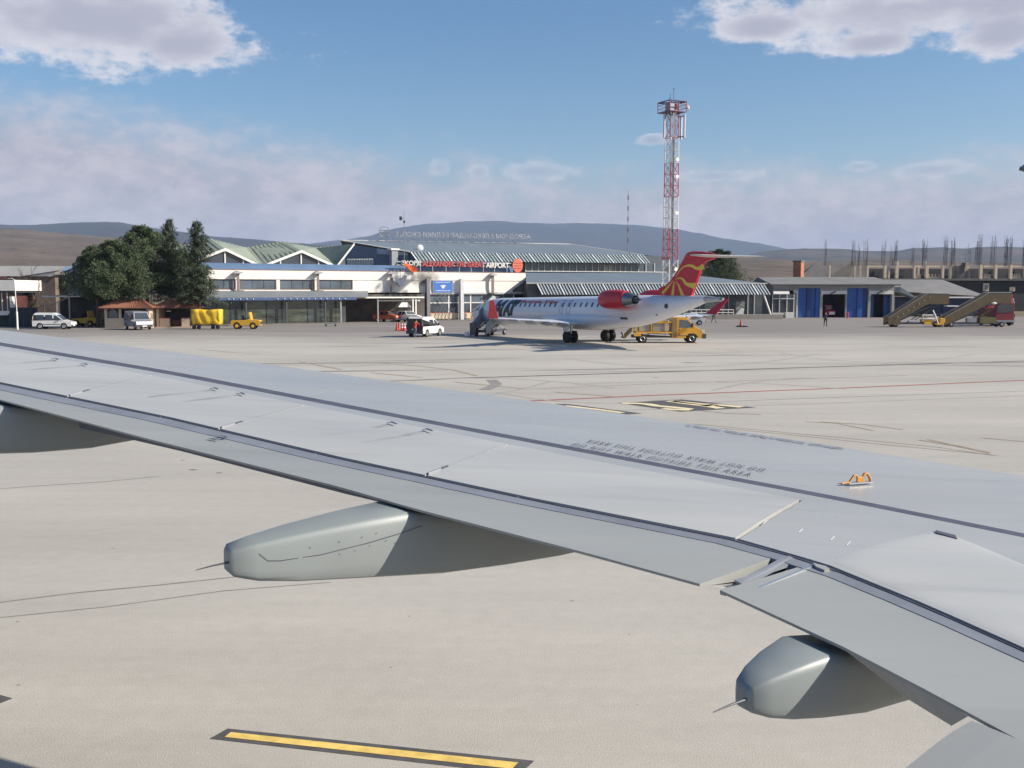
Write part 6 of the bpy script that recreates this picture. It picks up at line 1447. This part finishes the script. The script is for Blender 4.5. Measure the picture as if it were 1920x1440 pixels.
# ---- baggage tractor
p = gr(459, 617.3); bt = thing('baggage_tractor', 'low open yellow baggage tractor right of the covered cart', 'tractor', (p.x, p.y+.8, 0), R(3))
b = MB(); arcs = lambda cx_, r: [(cx_-r*cos(a), .42+r*.95*sin(a)) for a in [pi*i/7 for i in range(8)]]
pl_ = [(1.72, .42), (1.72, .95), (1.6, 1.05), (.62, 1.12), (.42, 1.2), (-.2, 1.05), (-1.6, 1.02), (-1.72, .9), (-1.72, .42)]+arcs(-1.0, .42)+arcs(.85, .40)
b.prism([(x, -.72, z) for x, z in pl_], (0, 1.44, 0)); b.build('body', tr_y, bt, bevel=.03)
MB().box(-.2, -.70, .36, .5, .70, .62).build('grey_skirt', steel, bt)
MB().prism([(.52, -.66, 1.1), (.66, -.66, 1.1), (.50, -.66, 1.98), (.40, -.66, 1.98)], (0, 1.32, 0)).build('windscreen_frame', tr_y, bt)
MB().box(-.35, -.5, 1.05, .1, .5, 1.25).build('seat', black, bt); MB().box(-.45, -.5, 1.25, -.33, .5, 1.65).build('seat_back', black, bt)
MB().tube([(.45, 0, 1.1), (.2, 0, 1.45)], .03, 5).build('steering_column', black, bt)
for x, r in ((-1.0, .38), (.85, .36)):
    for s in (1, -1): w = MB(); wheel(w, (0, 0, 0), r, .2); wo = w.build('wheel', black, bt, smooth=True); wo.location = (x, s*.66, r); MB().lathe([(s*.09, r*.55), (s*.12, r*.45)], 12, 'y').build('rim', yellow, wo)
MB().box(1.73, -.6, .55, 1.78, .6, .9).build('grille', darksteel, bt)
p = gr(157, 612.5); dup(bt, (p.x, p.y+1, 0), R(-8), 'dull yellow tractor half hidden in shade behind the white van nose')
# small carts by the awning
p = gr(631, 611.5); t = thing('luggage_trolley', 'small grey luggage trolley at the foot of an awning post', 'trolley', (p.x-.6, p.y, 0))
b = MB(); b.box(-.9, -.3, .3, .7, .3, .38); b.tube([(-.9, 0, .35), (-1.05, 0, .9), (-.7, 0, .95)], .04, 5); b.tube([(.7, 0, .35), (.85, 0, .7)], .04, 5); b.build('frame', steel, t)
for x in (-.7, .5): w = MB(); wheel(w, (x, -.25, .13), .13, .08); w.build('wheel', black, t)
# ---- passenger stairs at the jet nose: side panels, steps, wheels
def stairs(label, loc, rz, L_, Ht, Wd, mside, mstep, cover=False, group=None, plat=1.5):
    t = thing('passenger_stairs', label, 'stairs', loc, rz, group); h = Wd/2
    for s in (1, -1):
        pan = [(0, .25), (L_, Ht-.15), (L_+plat, Ht-.15), (L_+plat, Ht+1.15), (L_-.1, Ht+1.15), (-.25, 1.15), (-.25, .25)]
        MB().prism([(x, s*h, z) for x, z in pan], (0, -s*.06, 0)).build('side_panel', mside, t)
        b = MB(); b.tube([(-.2, s*h, 1.2), (L_-.1, s*h, Ht+1.2), (L_+plat, s*h, Ht+1.2)], .035, 6); b.build('handrail', alu, t)
        b = MB(); b.tube([(.1, s*h*.9, .35), (L_+.5, s*h*.9, Ht-.35)], .09, 4); b.build('stringer', darksteel, t)
    n = int(Ht/.19); s0 = None
    for i in range(n):
        x = L_*i/n; z = .3+(Ht-.3)*(i+1)/n; o = MB().box(0, -h+.07, -.05, L_/n*1.05, h-.07, 0).build('step', mstep, t) if s0 is None else inst('step', s0, t, (0, 0, 0)); s0 = s0 or o; o.location = (x, 0, z)
    MB().box(L_, -h+.07, Ht-.08, L_+plat, h-.07, Ht).build('platform', mstep, t)
    MB().box(.2, -h*.85, .38, L_+plat-.4, h*.85, .58).build('chassis', darksteel, t)
    b = MB()
    for s in (1, -1): b.tube([(L_*.55, s*h*.7, .5), (L_+plat*.6, s*h*.7, Ht-.1)], .06, 5); b.tube([(L_+plat*.6, s*h*.7, .5), (L_*.62, s*h*.7, Ht*.62)], .06, 5)
    b.build('support_strut', mside, t)
    for x in (.7, L_+plat-1.0):
        for s in (1, -1): w = MB(); wheel(w, (0, 0, 0), .33, .2); wo = w.build('wheel', black, t, smooth=True); wo.location = (x, s*h*.8, .33); MB().lathe([(s*.09, .18), (s*.12, .15)], 10, 'y').build('rim', steel, wo)
    return t
gs = mat('grey_green_panel', (.30, .34, .35), .5, var=.1)
p = gr(893, 631.5); q_ = JO+JA*16.2+JL*1.5
d = Vector((q_.x-p.x, q_.y-p.y, 0)); st = stairs('grey panelled passenger stairs at the nose of the white jet', (p.x+.3, p.y+.5, 0), R(66), 3.9, 2.05, 1.7, gs, steel, plat=1.5)
MB().prism([(1.6, .86, 2.0), (5.5, .86, 3.2), (5.5, .86, 3.9), (4.9, .86, 4.0), (1.6, .86, 2.5)], (0, -.06, 0)).build('canopy_side', gs, st)
MB().box(-.45, .2, .2, -.26, .85, 1.35).build('towing_panel', darksteel, st)
MB().box(-.9, .9, .1, -.5, 1.2, .5).build('white_chock_box', white, st)
# brown mobile stairs on the right
s1 = stairs('brown mobile stairs with yellow engine unit and white frame beneath', (gr(1668, 613.5).x, 126.6, 0), 0, 4.6, 3.0, 1.7, olive, darksteel, group='brown mobile passenger stairs', plat=2.6)
MB().box(.3, -.86, .3, 1.3, -.87+.02, .9).build('lower_panel', olive, s1)
b = MB(); b.tube([(3.9, -.95, 1.5), (5.3, -.95, 1.5)], .07, 5); b.tube([(5.2, -.95, 2.1), (5.55, -.95, 1.4), (5.9, -.95, .45)], .07, 5); b.tube([(4.0, -.95, 1.5), (4.0, -.95, .7)], .06, 5); b.tube([(4.1, -.95, 1.05), (5.5, -.95, 1.05)], .06, 5); b.build('white_frame', white, s1)
MB().box(4.2, -.9, .35, 5.2, .5, .95).build('engine_unit', yellow, s1, bevel=.04); MB().box(5.6, -.95, .28, 6.6, .6, .55).build('drawbar_box', yellow, s1, bevel=.04); MB().box(6.15, -.95, .551, 6.75, .4, 1.1).build('counterweight', yellow, s1, bevel=.04)
o = MB().lathe([(-.35, .2), (.35, .2)], 12, 'x', (2.6, -.9, .75)).build('tank', alu, s1, smooth=True); o.rotation_euler = (0, 0, 0)
MB().tube([(6.4, -.6, 1.1), (6.45, -.6, 1.55), (6.3, -.6, 1.65)], .05, 5).build('steering_handle', steel, s1)
MB().box(7.0, -.9, 2.55, 8.4, .2, 2.68).build('white_flap_step', white, s1)
for i in range(7): MB().ell((.9+i*.65, -.9, 1.3+.55*i*.72), (.05, .05, .05), 6, 4).build('rail_lamp', white, s1)
s2 = stairs('brown mobile stairs standing in front of the red fire engine', (gr(1775, 613.5).x, 127.0, 0), 0, 5.4, 3.1, 1.7, olive, darksteel, group='brown mobile passenger stairs', plat=2.6)
MB().box(2.6, -.9, .6, 3.8, -.4, 1.15).build('grey_locker', steel, s2); MB().box(4.2, -.9, .5, 6.2, .4, 1.2).build('engine_unit', mat('olive_engine', (.14, .12, .04), .6), s2)
b = MB(); b.prism([(4.7, -.95, 2.2), (6.0, -.95, 2.5), (5.6, -.95, 2.75), (5.0, -.95, 2.6)], (0, .3, 0)); b.build('red_hatch', redwhite, s2); MB().ell((5.8, -1.0, 2.95), (.35, .2, .16), 10, 5).build('white_lamp_cover', white, s2)
# fire engine
F_ = thing('fire_engine', 'red fire engine partly hidden behind the right brown stairs', 'fire engine', (at(1868, 546, 133).x, 133, 0), R(-90))
b = MB(); b.prism([(-2.5, -1.2, .5), (2.6, -1.2, .5), (2.6, -1.2, 2.9), (2.3, -1.2, 3.6), (-2.5, -1.2, 3.4)], (0, 2.4, 0)); b.build('body', mat('shaded_fire_red', (.20, .02, .03), .5), F_, bevel=.05)  # red darkened to carry the shade the engine stands in
MB().box(2.61, -1.0, 1.7, 2.64, 1.0, 2.8).build('windscreen', glassd, F_); MB().box(2.0, -1.05, 3.62, 2.3, 1.05, 4.1).build('roof_bar', redwhite, F_); MB().box(2.62, -1.2, .5, 2.85, 1.2, .75).build('bumper', steel, F_)
for x in (-1.6, 1.6):
    for s in (1, -1): w = MB(); wheel(w, (0, 0, 0), .55, .3); wo = w.build('wheel', black, F_, smooth=True); wo.location = (x, s*1.1, .55)
MB().box(-2.4, -1.215, 2.3, 2.0, -1.203, 2.7).build('white_stripe', white, F_)
# red tug in the open bay
R_ = thing('red_tug', 'small red and white vehicle inside the first open hangar bay', 'tug', HF.o+HF.u*hx(1560)+HF.v*2.2, R(-75))
b = MB(); b.prism([(-1.5, -.7, .4), (1.4, -.7, .4), (1.4, -.7, 1.1), (.6, -.7, 1.3), (.3, -.7, 2.1), (-1.4, -.7, 2.1)], (0, 1.4, 0)); b.build('body', redwhite, R_, bevel=.05); MB().box(1.41, -.5, .5, 1.5, .5, .95).build('white_nose', white, R_); MB().box(.45, -.6, 1.35, .62, .6, 1.95).build('windscreen', glassd, R_)
for x in (-1, .9):
    for s in (1, -1): w = MB(); wheel(w, (0, 0, 0), .35, .2); wo = w.build('wheel', black, R_, smooth=True); wo.location = (x, s*.7, .35)
MB().box(hx(1553)-hx(1560), 0, 2.6, .3, .2, 2.75) 
# hydrant, cones, low wedge
def cone(label, px, py, banded, gname='traffic cones left of the loading van'):
    p = gr(px, py); t = thing('traffic_cone', label, 'traffic cone', p, 0, gname)
    MB().box(-.24, -.24, 0, .24, .24, .07).build('base', mat('cone_red', (.50, .06, .05), .6), t)
    MB().lathe([(.07, .19), (.95, .04)], 14, 'z').build('body', mat('cone_red', (.50, .06, .05), .6), t, smooth=True)
    if banded:
        for z0, z1 in ((.33, .5), (.66, .82)): MB().lathe([(z0, .19-.15*(z0-.07)/.88+.008), (z1, .19-.15*(z1-.07)/.88+.008)], 14, 'z', cap=False).build('white_band', white, t)
    return t
cone('plain red traffic cone, leftmost and slightly apart', 744.5, 620.5, False)
cone('red traffic cone beside the plain one, touching the folded barrier', 748, 619.8, False)
cone('white banded red cone, left of the banded pair', 754, 620.5, True)
cone('white banded red cone nearest the loading van', 758.5, 620.5, True)
cone('lone red cone standing on a dark chock beyond the jet winglet', 1389, 612, False, 'lone cone')
p = gr(1391, 613.2); t = thing('wheel_chock', 'dark flat chock under the lone red cone on the apron', 'chock', p); MB().prism([(-.75, -.25, 0), (.8, -.25, 0), (.55, -.25, .16), (-.5, -.25, .2)], (0, .5, 0)).build('wedge', black, t)
p = gr(1589, 596); t = thing('fire_hydrant', 'small dull red hydrant at the hangar post between the bays', 'hydrant', p); MB().lathe([(0, .2), (.15, .2), (.16, .14), (.75, .14), (.9, .17), (1.0, .05)], 12).build('body', redwhite, t, smooth=True); MB().lathe([(-.26, .07), (.26, .07)], 8, 'x', (0, 0, .6)).build('outlet', redwhite, t)
p = lq(TL.fx(1389, -2.8), -2.8, .73); w_ = T.o+T.u*p.x+T.v*p.y; t = thing('white_cover', 'white wedge shaped cover on the terrace right of the railing', 'cover', (w_.x, w_.y, .73))
MB().prism([(-.9, -.3, 0), (.4, -.3, 0), (.5, -.3, .9), (.1, -.3, 1.05), (-.2, -.3, .8)], (0, .7, 0)).build('cover_body', white, t, bevel=.05); MB().prism([(-1.3, -.3, 1.7), (.6, -.3, 1.05), (.6, -.3, 1.15), (-1.2, -.3, 1.8)], (0, .5, 0)).build('cover_flap', darksteel, t)
# ================================================================ PEOPLE
def person(label, loc, rz, top, legs, pose='stand', hgt=1.76, hairm=None, group=None, vest=None, lean=0.0):
    t = thing('person', label, 'person', loc, rz, group); s = hgt/1.76
    J = {}
    J['hip'] = Vector((0, 0, .95)); sp = Vector((sin(lean)*.3, 0, cos(lean)*.3))
    J['waist'] = J['hip']+sp*.5; J['chest'] = J['hip']+sp*1.25; J['neck'] = J['hip']+sp*1.85; J['head'] = J['neck']+Vector((sin(lean)*.1+.02, 0, .13))
    st = {'stand': 0.05, 'walk': .34, 'lean': .06}[pose]
    J['hl'] = Vector((0, .10, .90)); J['hr'] = Vector((0, -.10, .90))
    J['kl'] = Vector((st*.62, .11, .50)); J['kr'] = Vector((-st*.30, -.11, .49)); J['al'] = Vector((st, .11, .09)); J['ar'] = Vector((-st, -.11, .11))
    J['sl'] = J['chest']+Vector((0, .19, .13)); J['sr'] = J['chest']+Vector((0, -.19, .13))
    if pose == 'lean': e, w_ = Vector((.22, 0, -.16)), Vector((.46, 0, -.10))
    elif pose == 'walk': e, w_ = Vector((-.06, 0, -.28)), Vector((.08, 0, -.50))
    else: e, w_ = Vector((-.02, 0, -.29)), Vector((.06, 0, -.54))
    J['el'] = J['sl']+e+Vector((0, .05, 0)); J['er'] = J['sr']+Vector((-e.x if pose == 'walk' else e.x, -.05, e.z)); J['wl'] = J['sl']+w_+Vector((0, .05, 0)); J['wr'] = J['sr']+Vector((-w_.x*.6 if pose == 'walk' else w_.x, -.05, w_.z))
    J['tl'] = J['al']+Vector((.17, .02, -.05)); J['tr'] = J['ar']+Vector((.17, -.02, -.05))
    R_ = dict(hip=.145, waist=.135, chest=.155, neck=.06, head=.10, hl=.10, hr=.10, kl=.068, kr=.068, al=.05, ar=.05, sl=.075, sr=.075, el=.05, er=.05, wl=.034, wr=.034, tl=.038, tr=.038)
    E = [('hip', 'waist'), ('waist', 'chest'), ('chest', 'neck'), ('neck', 'head'), ('hip', 'hl'), ('hip', 'hr'), ('hl', 'kl'), ('hr', 'kr'), ('kl', 'al'), ('kr', 'ar'), ('al', 'tl'), ('ar', 'tr'), ('chest', 'sl'), ('chest', 'sr'), ('sl', 'el'), ('sr', 'er'), ('el', 'wl'), ('er', 'wr')]
    ks = list(J); me = bpy.data.meshes.new('figure'); me.from_pydata([J[k_]*s for k_ in ks], [(ks.index(a), ks.index(b_)) for a, b_ in E], []); me.update()
    o = bpy.data.objects.new('body', me); COL.objects.link(o); sk = o.modifiers.new('skin', 'SKIN'); sd_ = me.skin_vertices[0].data
    for i, k_ in enumerate(ks): r = R_[k_]*s; sd_[i].radius = (r, r*(.8 if k_ in ('chest', 'waist', 'hip') else 1)); 
    sd_[0].use_root = True; ss = o.modifiers.new('sub', 'SUBSURF'); ss.levels = 1; ss.render_levels = 1
    bpy.context.view_layer.update(); ev = o.evaluated_get(bpy.context.evaluated_depsgraph_get()); m2 = bpy.data.meshes.new_from_object(ev)
    V = [v.co.copy() for v in m2.vertices]; Fs = [tuple(p_.vertices) for p_ in m2.polygons]
    COL.objects.unlink(o); bpy.data.objects.remove(o); bpy.data.meshes.remove(me); bpy.data.meshes.remove(m2)
    b = MB(); wl, wr, nk, hp_ = J['wl']*s, J['wr']*s, J['neck']*s, J['hip']*s
    for f in Fs:
        c = sum((V[i] for i in f), Vector())/len(f)
        near_h = min((c-wl).length, (c-wr).length)
        if c.z > nk.z+.0 and (c-J['head']*s).length < .3: k_ = 2
        elif near_h < .06*s: k_ = 2
        elif c.z < .10*s: k_ = 3
        elif c.z < hp_.z-.02 and near_h > .2*s and abs(c.y) < .24*s: k_ = 1
        else: k_ = 0
        b.m.append(k_)
    b.v = [tuple(v) for v in V]; b.f = Fs
    # hands: palm, four fingers and a thumb, slightly curled
    for nm, el, sg_ in (('wl', 'el', 1), ('wr', 'er', -1)):
        w0 = J[nm]*s; d = (J[nm]-J[el]).normalized(); y_ = Vector((0, 1, 0)); x_ = d.cross(y_).normalized()
        b.tube([w0, w0+d*.045*s, w0+d*.09*s], [.028*s, .038*s, .034*s], 6, m=2)
        for j, ln in enumerate((.070, .080, .075, .058)):
            q0 = w0+d*.085*s+x_*(.018*(j-1.5))*s*1.1; b.tube([q0, q0+d*ln*.55*s, q0+(d*ln*.95-y_*sg_*.02)*s], [.010*s, .009*s, .007*s], 4, m=2)
        q0 = w0+d*.03*s-x_*.03*s; b.tube([q0, q0+(d*.03-x_*.03)*s, q0+(d*.06-x_*.03)*s], [.012*s, .010*s, .008*s], 4, m=2)
    hd = J['head']*s; b.ell(hd+Vector((.01, 0, .03)), (.098*s, .078*s, .118*s), 12, 9, m=2)
    b.tube([hd+Vector((.10*s, 0, .05*s)), hd+Vector((.125*s, 0, .0))], [.010*s, .017*s], 5, m=2)
    for sg_ in (1, -1): b.ell(hd+Vector((.0, sg_*.08*s, .02*s)), (.02*s, .012*s, .03*s), 6, 4, m=2); b.ell(hd+Vector((.09*s, sg_*.032*s, .045*s)), (.012*s, .012*s, .009*s), 6, 4, m=3)
    b.ell(hd+Vector((.092*s, 0, -.03*s)), (.010*s, .025*s, .006*s), 6, 4, m=4)
    b.build('body', [top, legs, skin, black, redcloth], t, smooth='all')
    hb = MB(); hb.ell(hd+Vector((-.012*s, 0, .065*s)), (.105*s, .086*s, .10*s), 12, 7); hb.build('hair', hairm or hair, t, smooth='all')
    if vest: vb = MB(); c = J['chest']*s; vb.lathe([(-.26, .19*s), (-.1, .205*s), (.1, .215*s), (.17, .13*s)], 14, 'z', c, cap=False); vb.build('vest', vest, t, smooth='all')
    return t
p = gr(1547.5, 612.5); person('person in dark navy clothes walking across the apron before the open hangar bay', p, R(80), navy, navy, 'walk', 1.85)
p = gr(1338, 605.5); person('person in dark jacket and pale trousers beside the raised red winglet', p, R(-60), navy, greycloth, 'walk', 1.85, vest=None)
p = gr(879.5, 598.5); person('person in black with white bag, left one of the pair by the stairs', p, R(0), navy, navy, 'walk', 1.8, group='two people walking by the stairs')
p = gr(886, 598.8); person('person in dark coat, right one of the pair by the stairs', p, R(10), greycloth, navy, 'walk', 1.75, group='two people walking by the stairs')
p = gr(1899, 609.5); person('person in green and white jacket at the right picture edge', p, R(200), mat('green_cloth', (.03, .10, .08), .8), navy, 'stand', 1.8, vest=mat('white_green_yoke', (.45, .6, .5), .8))
p = van3.location.copy(); dv = Vector((cos(HD), sin(HD), 0)); q_ = p-dv*3.0; person('person in red top and grey trousers leaning into the open van', (q_.x+.35, q_.y, 0), HD, redcloth, greycloth, 'lean', 1.78, lean=.5)
# attendant on the passenger stairs
sp_ = at(893, 575, gr(893, 631).y+3.0); person('person in yellow safety vest standing on the grey passenger stairs', (st.location.x+cos(R(66))*2.6-.55, st.location.y+sin(R(66))*2.6+.2, 1.75), R(66), hiviz, navy, 'stand', 1.7, vest=hiviz)
# ================================================================ AIR
hb = MB(); hb.box(-16000, -150, -1.5, 16000, 13000, 700)
hm = bpy.data.materials.new('air_haze'); hm.use_nodes = True; nt = hm.node_tree; nt.nodes.clear(); pv_ = nt.nodes.new('ShaderNodeVolumePrincipled'); ou = nt.nodes.new('ShaderNodeOutputMaterial')
pv_.inputs['Color'].default_value = (.58, .72, 1, 1); pv_.inputs['Density'].default_value = .00007; pv_.inputs['Anisotropy'].default_value = 0.0; nt.links.new(pv_.outputs[0], ou.inputs['Volume'])
hb.build('haze', hm, kind='stuff')
